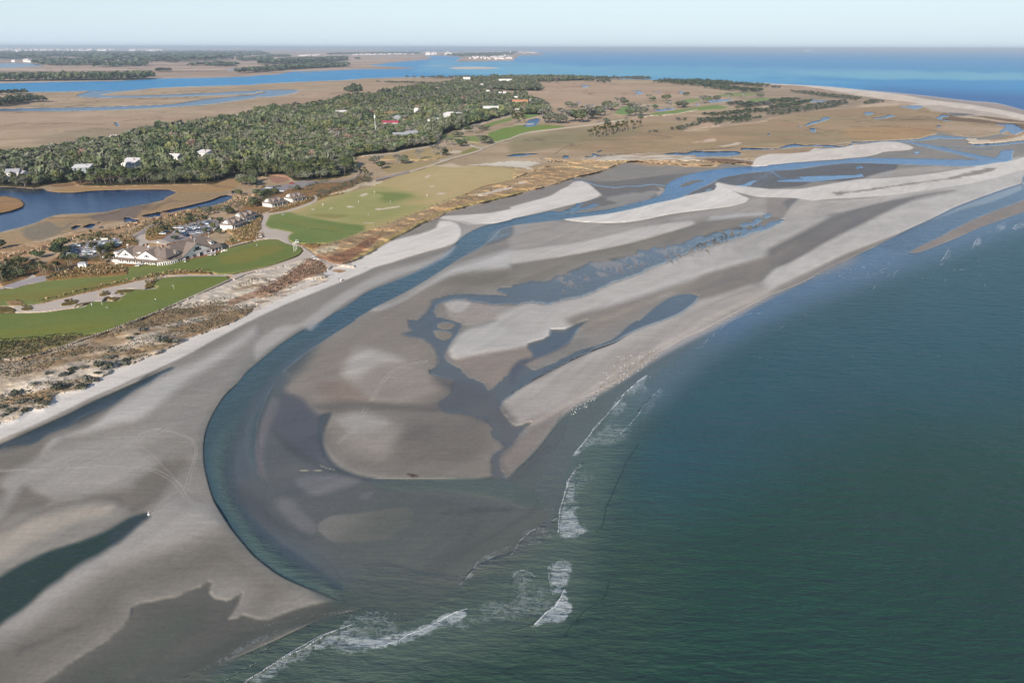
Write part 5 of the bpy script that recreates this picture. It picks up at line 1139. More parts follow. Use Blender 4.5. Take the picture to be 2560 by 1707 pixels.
def copy_tree(root, loc, rz=None, sc=None, parent=None):
    c = root.copy(); col.objects.link(c)
    if parent is None:
        c.location = loc
        if rz is not None:
            c.rotation_euler = (0, 0, rz)
        if sc is not None:
            c.scale = (sc, sc, sc) if isinstance(sc, (int, float)) else sc
    else:
        c.parent = parent
    for ch in list(root.children):
        copy_tree(ch, None, parent=c)
    return c
def np_mesh(name, V, F, leaf=None, m=None, parent=None):
    me = bpy.data.meshes.new(name)
    k = F.shape[1]
    me.vertices.add(len(V)); me.vertices.foreach_set('co', V.astype(np.float32).ravel())
    me.loops.add(F.size); me.loops.foreach_set('vertex_index', F.astype(np.int32).ravel())
    me.polygons.add(len(F)); me.polygons.foreach_set('loop_start', np.arange(0, F.size, k, dtype=np.int32))
    me.update(calc_edges=True)
    if leaf is not None:
        at = me.attributes.new('leaf', 'FLOAT_COLOR', 'POINT')
        at.data.foreach_set('color', np.concatenate([leaf, np.ones((len(leaf), 1))], 1).astype(np.float32).ravel())
    me.materials.append(m or LEAF)
    o = bpy.data.objects.new(name, me)
    o.parent = parent
    col.objects.link(o)
    return o

# ------------------------------------------------------------------ foliage built of many leaf-clump faces
OAK = [(0.115, 0.130, 0.062), (0.128, 0.137, 0.078), (0.142, 0.142, 0.095), (0.094, 0.116, 0.054), (0.142, 0.148, 0.058), (0.066, 0.086, 0.044)]
def leaf_cloud(rg, lobes, n, size, tone, flat=0.55):
    """lobes: (x, y, z, rx, ry, rz). Returns verts, quads, colours of n leaf clumps spread on and inside the lobes"""
    lobes = np.array(lobes)
    w = (lobes[:, 3] * lobes[:, 4] + lobes[:, 4] * lobes[:, 5]); w = w / w.sum()
    k = rg.choice(len(lobes), n, p=w)
    d = rg.normal(size=(n, 3)); d /= np.linalg.norm(d, axis=1)[:, None]
    d[:, 2] = np.where(d[:, 2] < -0.35, -d[:, 2], d[:, 2])
    r = rg.uniform(0.72, 1.06, n) ** 0.7
    c = lobes[k, :3] + d * lobes[k, 3:] * r[:, None]
    nr = d * (1 - flat) + rg.normal(size=(n, 3)) * 0.55 + np.array([0, 0, flat])
    nr /= np.linalg.norm(nr, axis=1)[:, None]
    t = np.cross(nr, rg.normal(size=(n, 3))); t /= np.linalg.norm(t, axis=1)[:, None]
    b = np.cross(nr, t)
    s = size * rg.uniform(0.55, 1.25, n)[:, None]
    e = rg.uniform(0.6, 1.1, n)[:, None]
    P0, P1, P2, P3 = c - t * s - b * s * e * .6, c + t * s * .8 - b * s * e, c + t * s + b * s * e * .7, c - t * s * .7 + b * s * e
    V = np.stack([P0, P1, P2, P3], 1).reshape(-1, 3)
    F = np.arange(4 * n).reshape(n, 4)
    lob_t = rg.uniform(0.78, 1.2, len(lobes))[k]
    colr = np.array(tone)[None] * (lob_t * rg.uniform(0.84, 1.16, n))[:, None] * rg.uniform(0.95, 1.05, (n, 3))
    return V, F, np.repeat(colr, 4, axis=0)
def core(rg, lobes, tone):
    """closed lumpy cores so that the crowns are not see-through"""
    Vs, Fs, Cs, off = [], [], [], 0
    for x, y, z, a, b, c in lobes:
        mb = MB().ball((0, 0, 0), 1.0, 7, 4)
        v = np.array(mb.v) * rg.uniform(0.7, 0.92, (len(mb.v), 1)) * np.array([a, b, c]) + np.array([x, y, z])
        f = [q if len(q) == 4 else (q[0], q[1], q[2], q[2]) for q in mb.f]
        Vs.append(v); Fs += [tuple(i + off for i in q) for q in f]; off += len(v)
        Cs.append(np.repeat(np.array(tone)[None] * 0.75, len(v), 0))  # leaf tone darkened to stand for shade inside the crown
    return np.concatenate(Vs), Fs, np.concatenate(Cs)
def oak_lobes(rg, R_, H_):
    L_ = []
    for i in range(rg.integers(5, 9)):
        a = rg.uniform(0, 2 * math.pi); q = R_ * rg.uniform(0.15, 0.62)
        r = R_ * rg.uniform(0.34, 0.55)
        L_.append((q * math.cos(a), q * math.sin(a), H_ * rg.uniform(0.5, 0.82), r, r * rg.uniform(.8, 1.1), r * rg.uniform(0.55, 0.8)))
    return L_
def pine_lobes(rg, R_, H_):
    L_ = []
    for i in range(rg.integers(6, 10)):
        a = rg.uniform(0, 2 * math.pi); q = R_ * rg.uniform(0.1, 0.6)
        r = R_ * rg.uniform(0.25, 0.42)
        L_.append((q * math.cos(a), q * math.sin(a), H_ * rg.uniform(0.6, 0.97), r, r, r * 0.6))
    return L_
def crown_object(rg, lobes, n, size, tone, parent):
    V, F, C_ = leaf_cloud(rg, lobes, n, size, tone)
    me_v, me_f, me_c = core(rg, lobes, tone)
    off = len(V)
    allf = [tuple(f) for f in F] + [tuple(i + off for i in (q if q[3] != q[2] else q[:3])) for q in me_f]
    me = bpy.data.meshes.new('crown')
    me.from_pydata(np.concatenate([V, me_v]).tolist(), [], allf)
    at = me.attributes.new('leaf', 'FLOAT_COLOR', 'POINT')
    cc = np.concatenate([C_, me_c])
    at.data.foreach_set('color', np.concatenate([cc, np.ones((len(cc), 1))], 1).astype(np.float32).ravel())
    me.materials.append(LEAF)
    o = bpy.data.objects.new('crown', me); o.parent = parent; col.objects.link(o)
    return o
def trunk(mb, lobes, H_, r, rg, n=6):
    base = Vector((0, 0, -0.3)); fork = Vector((rg.uniform(-.4, .4), rg.uniform(-.4, .4), H_ * 0.3))
    mb.tube(base, fork, r, r * 0.75, 7)
    for l in lobes[:n]:
        tip = Vector(l[:3])
        mid = fork.lerp(tip, 0.55) + Vector((rg.uniform(-.3, .3), rg.uniform(-.3, .3), -0.3))
        mb.tube(fork, mid, r * 0.55, r * 0.35, 5); mb.tube(mid, tip, r * 0.35, r * 0.12, 5)
    return mb
rg = np.random.default_rng(11)
def make_oak(i, tone, R_=6.2, H_=6.6, n=520, size=0.58, name='live_oak', pine=False):
    lo = (pine_lobes if pine else oak_lobes)(rg, R_, H_)
    e = empty(name, (0, 0, -500))
    crown_object(rg, lo, n, size, tone, e)
    trunk(MB(), lo, H_, 0.32, rg).build('trunk', M['bark'], e)
    return e
def make_bare(name='bare_tree'):
    """grey, thin-leaved oak: a lot of pale twisting limbs"""
    e = empty(name, (0, 0, -500))
    mb = MB()
    mb.tube((0, 0, -0.3), (0.2, 0, 1.6), 0.3, 0.25, 7)
    tips = []
    for i in range(8):
        a = i * 0.8 + rg.uniform(-.3, .3); q = rg.uniform(1.4, 3.0)
        m = Vector((q * 0.5 * math.cos(a), q * 0.5 * math.sin(a), rg.uniform(2.4, 3.4)))
        t = Vector((q * math.cos(a), q * math.sin(a), rg.uniform(4, 6)))
        mb.tube((0.2, 0, 1.5), m, 0.17, 0.12, 5); mb.tube(m, t, 0.12, 0.05, 5)
        for j in range(3):
            t2 = t + Vector((rg.uniform(-1, 1), rg.uniform(-1, 1), rg.uniform(-.2, 1)))
            mb.tube(t.lerp(m, rg.uniform(0, .5)), t2, 0.06, 0.02, 4)
        tips.append((t.x, t.y, t.z, 1.1, 1.1, 0.6))
    mb.build('trunk', M['pale_bark'], e)
    V, F, C_ = leaf_cloud(rg, tips, 170, 0.33, (0.17, 0.16, 0.135))
    np_mesh('crown', V, F, C_, parent=e)
    return e
def make_palm(h, name='palmetto_palm'):
    e = empty(name, (0, 0, -500))
    MB().tube((0, 0, -0.2), (rg.uniform(-.15, .15), rg.uniform(-.15, .15), h), 0.19, 0.15, 7).build('trunk', M['palm_bark'], e)
    V, F, C_ = [], [], []
    for i in range(34):
        a = i * 2.4; el = math.radians(80 - i * 4.2 + rg.uniform(-8, 8))
        ln = rg.uniform(1.25, 1.7)
        d = np.array([math.cos(a) * math.cos(el), math.sin(a) * math.cos(el), math.sin(el)])
        s = np.cross(d, [0, 0, 1.0]); s /= np.linalg.norm(s) + 1e-6
        o = np.array([0, 0, h])
        m = o + d * ln * 0.6; tp = o + d * ln + np.array([0, 0, -0.3 * ln])
        k = len(V)
        V += [o, m + s * 0.42, tp, m - s * 0.42]
        F.append((k, k + 1, k + 2, k + 3))
        tone = np.array((0.13, 0.13, 0.055) if i < 24 else (0.24, 0.18, 0.10)) * rg.uniform(0.7, 1.25)
        C_ += [tone] * 4
    np_mesh('fronds', np.array(V), np.array(F), np.array(C_), parent=e)
    return e
def make_shrub(name, tone, n=90, r=1.3, size=0.3):
    lo = [(rg.uniform(-.5, .5) * r, rg.uniform(-.5, .5) * r, r * rg.uniform(.3, .6), r * .7, r * .7, r * .55) for _ in range(4)]
    V, F, C_ = leaf_cloud(rg, lo, n, size, tone)
    o = np_mesh(name, V, F, C_)
    o.location = (0, 0, -500)
    return o
oaks = [make_oak(i, t) for i, t in enumerate(OAK)] + [make_oak(9, OAK[2], 6.5, 7.0), make_oak(10, OAK[4], 4.6, 8.5)]
pines = [make_oak(i, t, 4.2, 13.0, 330, 0.5, 'pine_tree', True) for i, t in enumerate([(0.095, 0.115, 0.045), (0.08, 0.10, 0.045), (0.115, 0.13, 0.05)])]
bares = [make_bare() for _ in range(3)]
palms = [make_palm(h) for h in (3.8, 4.6, 5.4)]

def inpoly(pts, x, y):
    ins = np.zeros(len(x), bool)
    for i in range(len(pts)):
        (xa, ya), (xb, yb) = pts[i - 1], pts[i]
        c = ((ya <= y) != (yb <= y))
        with np.errstate(divide='ignore', invalid='ignore'):
            c &= x < xa + (y - ya) / (yb - ya + 1e-12) * (xb - xa)
        ins ^= c
    return ins
def scatter(spec, step, seed=0, maxn=None):
    """jittered world grid inside a traced outline; step may grow with distance: (near step, growth)"""
    pts = P(spec) if isinstance(spec, str) else spec
    g = np.random.default_rng(seed)
    wx, wy, _ = to_ground(pts[:, 0], pts[:, 1], 1.0)
    s0, gr = step if isinstance(step, tuple) else (step, 0)
    out = []
    y = wy.min()
    while y < wy.max():
        s = s0 + gr * max(0, y - 600)
        xs = np.arange(wx.min(), wx.max(), s)
        if len(xs):
            X = xs + g.uniform(-.5, .5, len(xs)) * s; Y = y + g.uniform(-.5, .5, len(xs)) * s
            U, Vv = to_px(X, Y, 1.0)
            k = inpoly(pts, U, Vv) & (U > -160) & (U < 2720)
            out.append(np.stack([X[k], Y[k], np.full(k.sum(), s)], 1))
        y += s
    out = np.concatenate(out) if out else np.zeros((0, 3))
    if maxn and len(out) > maxn:
        out = out[g.choice(len(out), maxn, replace=False)]
    return out
# ------------------------------------------------------------------ houses (placed before the trees so that the woods leave them room)
KEEP = []       # (x, y, radius) that trees avoid
LINES = []      # (x, y, half width, how far towards the camera) kept open in front of a house
def house(spec, w, d, h, label, wall='white', roof='pale_roof', kind='hip', rz=0.0, rh=2.6, front=10, cat='house', storeys=2, group=None, name='house', flat_extra=False, keep=True):
    p = GP(spec)[0]
    e = empty(name, p, rz)
    tag(e, label, cat, group)
    MB().box(-w / 2, w / 2, -d / 2, d / 2, -0.5, h).build('wall', M[wall], e)
    r = MB()
    o = 0.6
    if kind == 'flat':
        r.box(-w / 2 - .25, w / 2 + .25, -d / 2 - .25, d / 2 + .25, h + 0.002, h + 0.45)
        if flat_extra:
            r.box(-w * .12, w * .18, -d * .2, d * .2, h + .45, h + 2.4)
    elif kind == 'shed':
        a = [(-w/2-o, -d/2-o, h), (w/2+o, -d/2-o, h), (w/2+o, d/2+o, h+rh), (-w/2-o, d/2+o, h+rh)]
        up = [(x, y, z + .25) for x, y, z in a]
        r.poly(up, list(reversed(a)), (a[0], a[1], up[1], up[0]), (a[1], a[2], up[2], up[1]), (a[2], a[3], up[3], up[2]), (a[3], a[0], up[0], up[3]))
        MB().poly([(-w/2, d/2, h), (-w/2, -d/2, h), (-w/2, d/2, h + rh * .9)], [(w/2, -d/2, h), (w/2, d/2, h), (w/2, d/2, h + rh * .9)], [(w/2, d/2, h), (-w/2, d/2, h), (-w/2, d/2, h + rh * .9), (w/2, d/2, h + rh * .9)]).build('gable', M[wall], e)
    else:
        r.hip(-w / 2 - o, w / 2 + o, -d / 2 - o, d / 2 + o, h + .25, h + rh, 0.1 if kind == 'gable' else None, 0.1 if kind == 'gable' else None)
    ro = r.build('roof', M[roof], e)
    if kind != 'flat':
        MB().box(w * .2, w * .2 + .9, -.4, .5, h + .3, h + rh + .9).build('chimney', M['brick' if wall != 'grey' else 'grey'], ro)
    for st in range(storeys):
        z0 = 0.9 + st * (h / storeys)
        nx = max(2, int(w / 4))
        for i in range(nx):
            x = -w / 2 + (i + 0.5) * w / nx
            if st == 0 and i == nx // 2:
                MB().box(x - .6, x + .6, -d / 2 - .05, -d / 2 + .02, 0, 2.1).build('door', M['wood'], e)
            else:
                f = MB().box(x - .75, x + .75, -d / 2 - .05, -d / 2 + .02, z0, z0 + 1.4).build('window', M['glass'], e)
        ny = max(1, int(d / 5))
        for i in range(ny):
            y = -d / 2 + (i + 0.5) * d / ny
            MB().box(-w / 2 - .05, -w / 2 + .02, y - .6, y + .6, z0, z0 + 1.4).build('window', M['glass'], e)
    MB().box(-w / 2 + .5, w / 2 - .5, -d / 2 - 2.4, -d / 2 - .06, 0.1, 0.35).box(-w / 2 + .5, w / 2 - .5, -d / 2 - 2.4, -d / 2 - 2.3, .35, 1.2).build('deck', M['wood'], e)
    if keep:
        KEEP.append((p.x, p.y, max(w, d) * 0.62 + 4.5)); LINES.append((p.x, p.y, w * 0.5 + 1.5, front))
    return e
G_H = 'houses in the woods'
house('T: 920,300', 15, 12, 8.5, 'tall grey board house with a pale flat roof in the woods above the lagoon', 'grey', 'pale_roof', 'shed', 0.25, 1.6, 26, storeys=3, group=G_H)
house('T: 1095,288', 9, 9, 3.6, 'low white annexe right beside the tall grey house', 'cream', 'grey_roof', 'shed', 0.2, 1.2, 18, storeys=1, group=G_H)
house('T: 1445,225', 16, 12, 7, 'white house with a large pale pink roof behind the lagoon', 'white', 'pale_roof', 'shed', -0.15, 3.2, 24, group=G_H)
house('T: 1920,160', 13, 11, 7, 'white house with a pointed gable, middle of the three pale houses above the marsh', 'white', 'pale_roof', 'gable', -0.2, 2.8, 26, group=G_H)
house('T: 2228,125', 13, 10, 7.5, 'narrow white house furthest right of those above the lagoon marsh', 'white', 'pale_roof', 'shed', -0.35, 2.4, 26, group=G_H)
house('T: 170,340', 11, 10, 7, 'white house with blue-grey roof nearest the left edge beside the lagoon', 'white', 'grey_roof', 'gable', 0.3, 3.0, 18, group=G_H)
house('T: 255,335', 12, 9, 5, 'low white house with dark slate roof next to the leftmost house', 'white', 'grey_roof', 'gable', -0.4, 3.0, 18, group=G_H)
house('T: 520,24', 15, 8, 3.4, 'long low pink-roofed house at the marsh edge of the woods', 'white', 'pale_roof', 'gable', 0, 2.0, 10, storeys=1, group=G_H)
# along the golf links further off (tile A2)
for s, w, d, h, wl, rf, kd, rz, lb in (
    ('A2: 1240,800', 26, 14, 7, 'cream', 'red_roof', 'gable', 0.0, 'house with a crimson double roof in the middle of the woods'),
    ('A2: 1245,700', 26, 12, 5, 'cream', 'orange_roof', 'gable', 0.1, 'long house with an orange tiled roof behind the crimson one'),
    ('A2: 1425,675', 20, 14, 6, 'white', 'pale_roof', 'hip', 0.1, 'white house among trees straight behind the orange-roofed house'),
    ('A2: 1540,798', 20, 13, 5, 'white', 'pale_roof', 'flat', 0.1, 'flat-roofed white house nearest the camera in the fairway row'),
    ('A2: 1635,778', 20, 14, 8, 'white', 'pale_roof', 'flat', 0.1, 'tall boxy white house second in the fairway row'),
    ('A2: 1700,750', 22, 14, 6, 'white', 'grey_roof', 'flat', 0.2, 'low white house with grey roof third in the fairway row'),
    ('A2: 1785,728', 24, 14, 9, 'white', 'pale_roof', 'hip', 0.3, 'white house with hipped pale roof fourth in the fairway row'),
    ('A2: 1880,718', 34, 16, 9, 'cream', 'pale_roof', 'flat', 0.1, 'long cream house with chimney block fifth in the fairway row'),
    ('A2: 2165,665', 34, 18, 11, 'white', 'pale_roof', 'flat', 0.1, 'big white flat-roofed house beside the palm-lined cart path'),
    ('A2: 785,690', 20, 12, 6, 'grey', 'pale_roof', 'gable', 0.3, 'house with a pale pointed roof left in the middle of the woods'),
    ('A2: 1640,480', 24, 14, 9, 'cream', 'pale_roof', 'gable', 0.1, 'pale house high in the far part of the woods'),
    ('A2: 1935,395', 26, 16, 14, 'white', 'pale_roof', 'gable', 0.1, 'white gabled house standing at the far marsh edge of the woods'),
    ('A2: 2290,405', 46, 22, 16, 'cream', 'pale_roof', 'flat', 0.0, 'large cream building by the far shore tree line'),
    ('A2: 115,790', 12, 9, 6, 'cream', 'red_roof', 'gable', 0.2, 'small cottage with a red roof deep in the left woods'),
    ('A2: 1430,890', 16, 12, 6, 'grey', 'grey_roof', 'gable', 0.4, 'slate grey roofed house at the near edge of the yellow scrub'),
    ('A2: 1350,905', 28, 12, 6, 'grey', 'grey_roof', 'gable', 0.35, 'long grey house with a row of pale roof ribs above the yellow scrub'),
    ('A2: 1300,755', 14, 12, 8, 'grey', 'grey_roof', 'hip', 0.0, 'blue-grey roofed house right of the crimson roof'),
    ('A3: 75,605', 34, 16, 9, 'cream', 'orange_roof', 'gable', 0.0, 'house with apricot roof among the oaks at the end of the woods'),
    ('A3: 220,590', 30, 16, 8, 'white', 'grey_roof', 'gable', 0.0, 'grey-roofed white house right of the apricot roof'),
    ('A3: 68,665', 18, 12, 6, 'white', 'pale_roof', 'flat', 0.0, 'small white flat-roofed house below the apricot roof'),
    ('A3: 45,560', 14, 12, 10, 'white', 'pale_roof', 'flat', 0.0, 'small white tower house left above the apricot roof'),
    ('A1: 2190,735', 22, 12, 6, 'white', 'pale_roof', 'gable', 0.0, 'white house at the top edge of the left woods'),
    ('A1: 1085,925', 16, 10, 5, 'white', 'pale_roof', 'gable', 0.0, 'little white house by the marsh at the back of the left woods')):
    house(s, w, d, h, lb, wl, rf, kd, rz, max(2.5, h * .4), 26, group=G_H)
for i, s in enumerate(('A2: 2040,440', 'A2: 2075,455', 'A2: 2130,520', 'A2: 2245,540', 'A2: 2285,538', 'A2: 1505,560', 'A2: 1480,710')):
    house(s, 7, 8, 12, 'tiny white gable end just showing above the treetops of the woods', 'white', 'pale_roof', 'gable', rng.uniform(-.4, .4), 4, 10, group='white gables poking out of the woods', keep=False)

# ------------------------------------------------------------------ trees
def place(src, x, y, rz, sc, label, cat, group, first):
    p = ground_xy(x, y)
    if not first.get(src.name):
        first[src.name] = True
        o = src
        o.location = p; o.rotation_euler = (0, 0, rz); o.scale = (sc, sc, sc)
    else:
        o = copy_tree(src, p, rz, sc)
    return tag(o, label, cat, group)
FIRST = {}
FP = P(FOREST)
pts = scatter(FP, (5.7, 0.0032), 3)
ok = np.ones(len(pts), bool)
for x, y, r in KEEP:
    ok &= np.hypot(pts[:, 0] - x, pts[:, 1] - y) > r
for x, y, hw, fr in LINES:      # open ground in front of each house
    dd = math.hypot(x, y)
    ux, uy = -x / dd, -y / dd
    rx, ry = pts[:, 0] - x, pts[:, 1] - y
    fr = fr + 16
    al = rx * ux + ry * uy; ac = np.abs(-rx * uy + ry * ux)
    ok &= ~((al > 0) & (al < fr) & (ac < hw + 3.5))
# glades and the strip of open ground
for s in ('B1: 640,210 900,170 1250,125 1450,105 1500,115 1300,140 1000,175 800,200', 'A2: 680,755 800,760 805,790 780,800 690,790', 'B2: 100,130 300,130 320,190 110,220', 'B2: 140,40 280,38 280,60 140,65'):
    q = P(s); u, v = to_px(pts[:, 0], pts[:, 1], 2.0)
    ok &= ~inpoly(q, u, v)
pts = pts[ok]
pts = pts[np.argsort(np.hypot(pts[:, 0], pts[:, 1]))]
u_, v_ = to_px(pts[:, 0], pts[:, 1], 2.0)
hue = fbm(pts[:, 0] / 60, pts[:, 1] / 60, 77, 3)
pinezone = fbm(pts[:, 0] / 90, pts[:, 1] / 90, 91, 2) + (u_ < 700) * 0.12 - (u_ > 1200) * 0.2
cnt = dict(oak=0, pine=0, bare=0)
far = []
for i, (x, y, s) in enumerate(pts):
    r1 = rng.random()
    kind = 'pine' if pinezone[i] > 0.6 and r1 < 0.5 else ('bare' if r1 > 0.94 else 'oak')
    lim = dict(oak=270, pine=120, bare=50)[kind]
    sc = rng.uniform(0.7, 1.2) * (s / 5.9) ** 0.75
    rz = rng.uniform(0, 6.28)
    u, v = u_[i], v_[i]
    if cnt[kind] < lim and u > -40:
        cnt[kind] += 1
        where = ('near the two leftmost houses', 'round the tall grey house', 'round the house with the pale pink roof', 'round the gabled white house', 'right of the narrow white house', 'above the small far car park', 'along the near cart path')[int(np.searchsorted((130, 265, 400, 500, 620, 770), u))]
        deep = ', front' if i < 150 else ', rear'
        if kind == 'oak':
            j_ = int(rng.integers(0, 8))
            place(oaks[j_], x, y, rz, sc, ('grey-green', 'sage green', 'pale grey', 'mid green', 'olive', 'dark green', 'broad pale', 'tall olive')[j_] + ' live oak' + deep + ' of the wood ' + where, 'tree', 'live oaks at the front of the wood', FIRST)
        elif kind == 'pine':
            place(pines[int(rng.integers(0, 3))], x, y, rz, sc * 0.92, 'tall bright green pine' + deep + ' of the wood ' + where, 'tree', 'pines in the wood', FIRST)
        else:
            place(bares[int(rng.integers(0, 3))], x, y, rz, sc * 1.2, 'thin grey bare-limbed tree' + deep + ' of wood ' + where, 'tree', 'bare grey trees in the wood', FIRST)
    else:
        far.append((x, y, s, kind, sc, rz, hue[i]))
print('forest', len(pts), cnt, 'far', len(far))

def cloud_stuff(name, items, label, cat, nleaf=64, lsize=1.3, variants=6):
    """one object out of many crowns too far or too many to count: items = (x, y, z, R, H, tone, pine?)"""
    rgv = np.random.default_rng(5)
    var = []
    for k in range(variants):
        var.append(leaf_cloud(rgv, oak_lobes(rgv, 1.0, 1.15), nleaf, lsize / 5.6, (1, 1, 1)))
        lo = oak_lobes(rgv, 1.0, 1.15)
        var[-1] = (var[-1][0], var[-1][1], var[-1][2])
    Vs, Cs = [], []
    for (x, y, z, R_, H_, tone) in items:
        V, F, C_ = var[int(rgv.integers(0, variants))]
        a = rgv.uniform(0, 6.28)
        c, s = math.cos(a), math.sin(a)
        W_ = np.stack([(V[:, 0] * c - V[:, 1] * s) * R_ + x, (V[:, 0] * s + V[:, 1] * c) * R_ + y, np.maximum(V[:, 2], 0.05) * H_ + z], 1)
        Vs.append(W_); Cs.append(C_ * np.array(tone)[None])
    V = np.concatenate(Vs); C_ = np.concatenate(Cs)
    F = np.arange(len(V)).reshape(-1, 4)
    o = np_mesh(name, V, F, C_)
    return tag(o, label, cat, kind='stuff')
items = []
for x, y, s, kind, sc, rz, h_ in far:
    R_ = 6.0 * sc; H_ = (6.2 if kind != 'pine' else 9.0) * min(sc, 1.5) * rng.uniform(0.85, 1.15)
    t = OAK[int(np.clip(h_ * 8 + rng.uniform(-1.5, 1.5) - 1, 0, 5))]
    if kind == 'bare':
        t = (0.16, 0.14, 0.115)
    if rng.random() < 0.02:
        t = (0.20, 0.14, 0.10)
    items.append((x, y, 2.0, R_, H_, np.array(t)))
near_i = [q for q in items if math.hypot(q[0], q[1]) < 1500]
far_i = [q for q in items if math.hypot(q[0], q[1]) >= 1500]
cloud_stuff('woodland', near_i, 'dense grey-green evergreen wood filling the left middle of the island', 'woodland', 140, 1.35)
cloud_stuff('woodland', far_i, 'far end of the grey-green wood tapering to the shore', 'woodland', 80, 1.9)

# oaks, thickets and scrub bands standing out in the open (each outline is one stand)
def stand(spec, step, R_, H_, tones, maxn=400, seed=1):
    out = []
    for x, y, s in scatter(spec, step, seed, maxn):
        q = rng.uniform(0.7, 1.25)
        out.append((x, y, 1.6, R_ * q, H_ * q, np.array(tones[int(rng.integers(0, len(tones)))])))
    return out
GREY, GRN, YEL, BRN, DRK = (0.14, 0.135, 0.11), (0.085, 0.10, 0.05), (0.15, 0.145, 0.06), (0.20, 0.13, 0.085), (0.05, 0.068, 0.04)
def stuff_stands(name, label, cat, specs, nleaf, lsize):
    it = []
    for k, (sp_, st, R_, H_, tn, mx) in enumerate(specs):
        if name == 'coastal_scrub':
            R_, H_, st, mx = R_ * .7, H_ * .5, st * .85, int(mx * .8)
        it += stand(sp_, st, R_, H_, tn, mx, 20 + k)
    print(name, len(it))
    cloud_stuff(name, it, label, cat, nleaf, lsize)
stuff_stands('coastal_scrub', 'bands of dark green scrub on the sand ridges to the right of the second course', 'scrub', [
    ('A3: 1280,392 1400,375 1700,380 1900,390 2000,405 2352,425 2352,440 2150,430 2000,420 1850,425 2050,450 2330,475 2250,485 2050,478 1900,465 1750,440 1650,425 1500,412 1400,400', 18, 13, 14, [GRN, DRK], 500),
    ('A3: 1290,350 800,352 0,342 A2: 2352,345 1600,350 1300,352 1600,362 2352,372 A3: 0,378 190,388 250,380 300,392 430,398 420,380 550,378 700,385 850,400 930,392 850,372 1250,372', 20, 14, 14, [GRN, GREY], 520),
    ('A3: 1480,730 1550,720 1620,725 1600,745 1500,742', 12, 6, 4, [GREY, GRN], 60), ('A3: 1440,830 1560,800 1680,770 1790,745 1800,760 1700,790 1560,835', 10, 6, 5, [GREY, GRN], 160),
    ('A3: 1690,735 1850,730 2150,700 2210,712 2150,740 1950,755 1840,800 1900,765 1800,760 1700,750', 10, 7, 6, [GRN, DRK], 260), ('A3: 1740,690 2000,670 2352,630 2352,665 2100,690 1850,710', 11, 7, 6, [GRN, DRK], 260),
    ('A3: 2000,770 2150,735 2300,700 2290,722 2100,765', 10, 6, 5, [GRN], 120), ('A4: 0,620 200,590 350,560 420,568 300,600 200,625 0,645', 11, 8, 7, [GRN, DRK], 220), ('A4: 0,660 300,620 450,590 700,560 740,590 600,630 300,665 100,695 0,700', 11, 8, 6, [GREY, GRN], 300),
    ('A4: 180,470 350,480 600,510 750,520 860,545 800,560 650,545 450,520 250,490', 14, 8, 7, [GRN, GREY], 220), ('A4: 0,560 150,545 300,545 200,580 0,600', 12, 8, 6, [GRN, DRK], 120), ('A4: 20,430 110,435 120,448 40,445', 14, 8, 7, [GREY], 30), ('A4: 850,590 950,555 1080,565 1000,590 880,600', 12, 7, 5, [GRN, GREY], 90),
    ('A3: 1240,850 1330,838 1335,850 1260,860', 10, 6, 4, [GREY], 40), ('A3: 1970,590 2060,580 2200,585 2352,580 2352,605 2200,620 2050,605 1980,610', 12, 9, 8, [DRK, GREY], 130), ('A3: 2050,620 2200,620 2200,632 2060,635', 12, 7, 5, [GRN], 50),
    ('A3: 410,645 470,640 475,655 430,660', 10, 7, 5, [GREY], 30), ('A2: 1100,388 1140,385 1140,392', 12, 8, 6, [GRN], 12), ('A2: 1180,390 1400,392 1640,402 1640,408 1400,402 1190,398', 14, 8, 7, [GRN], 90)], 34, 1.5)
stuff_stands('yellow_scrub', 'yellow-green scrub belt between the wood and the first fairway', 'scrub', [
    ('A2: 1000,1050 1150,960 1400,900 1600,860 1680,880 1670,940 1600,965 1400,995 1200,1035 1000,1062', 7, 4.2, 4.0, [YEL, (0.13, 0.13, 0.06)], 900),
    ('A2: 1750,800 1900,740 2100,690 2352,655 2352,690 2200,720 2080,755 1930,800 1880,835 1760,835', 9, 5.5, 6, [YEL, GRN, GREY], 500)], 70, 0.8)

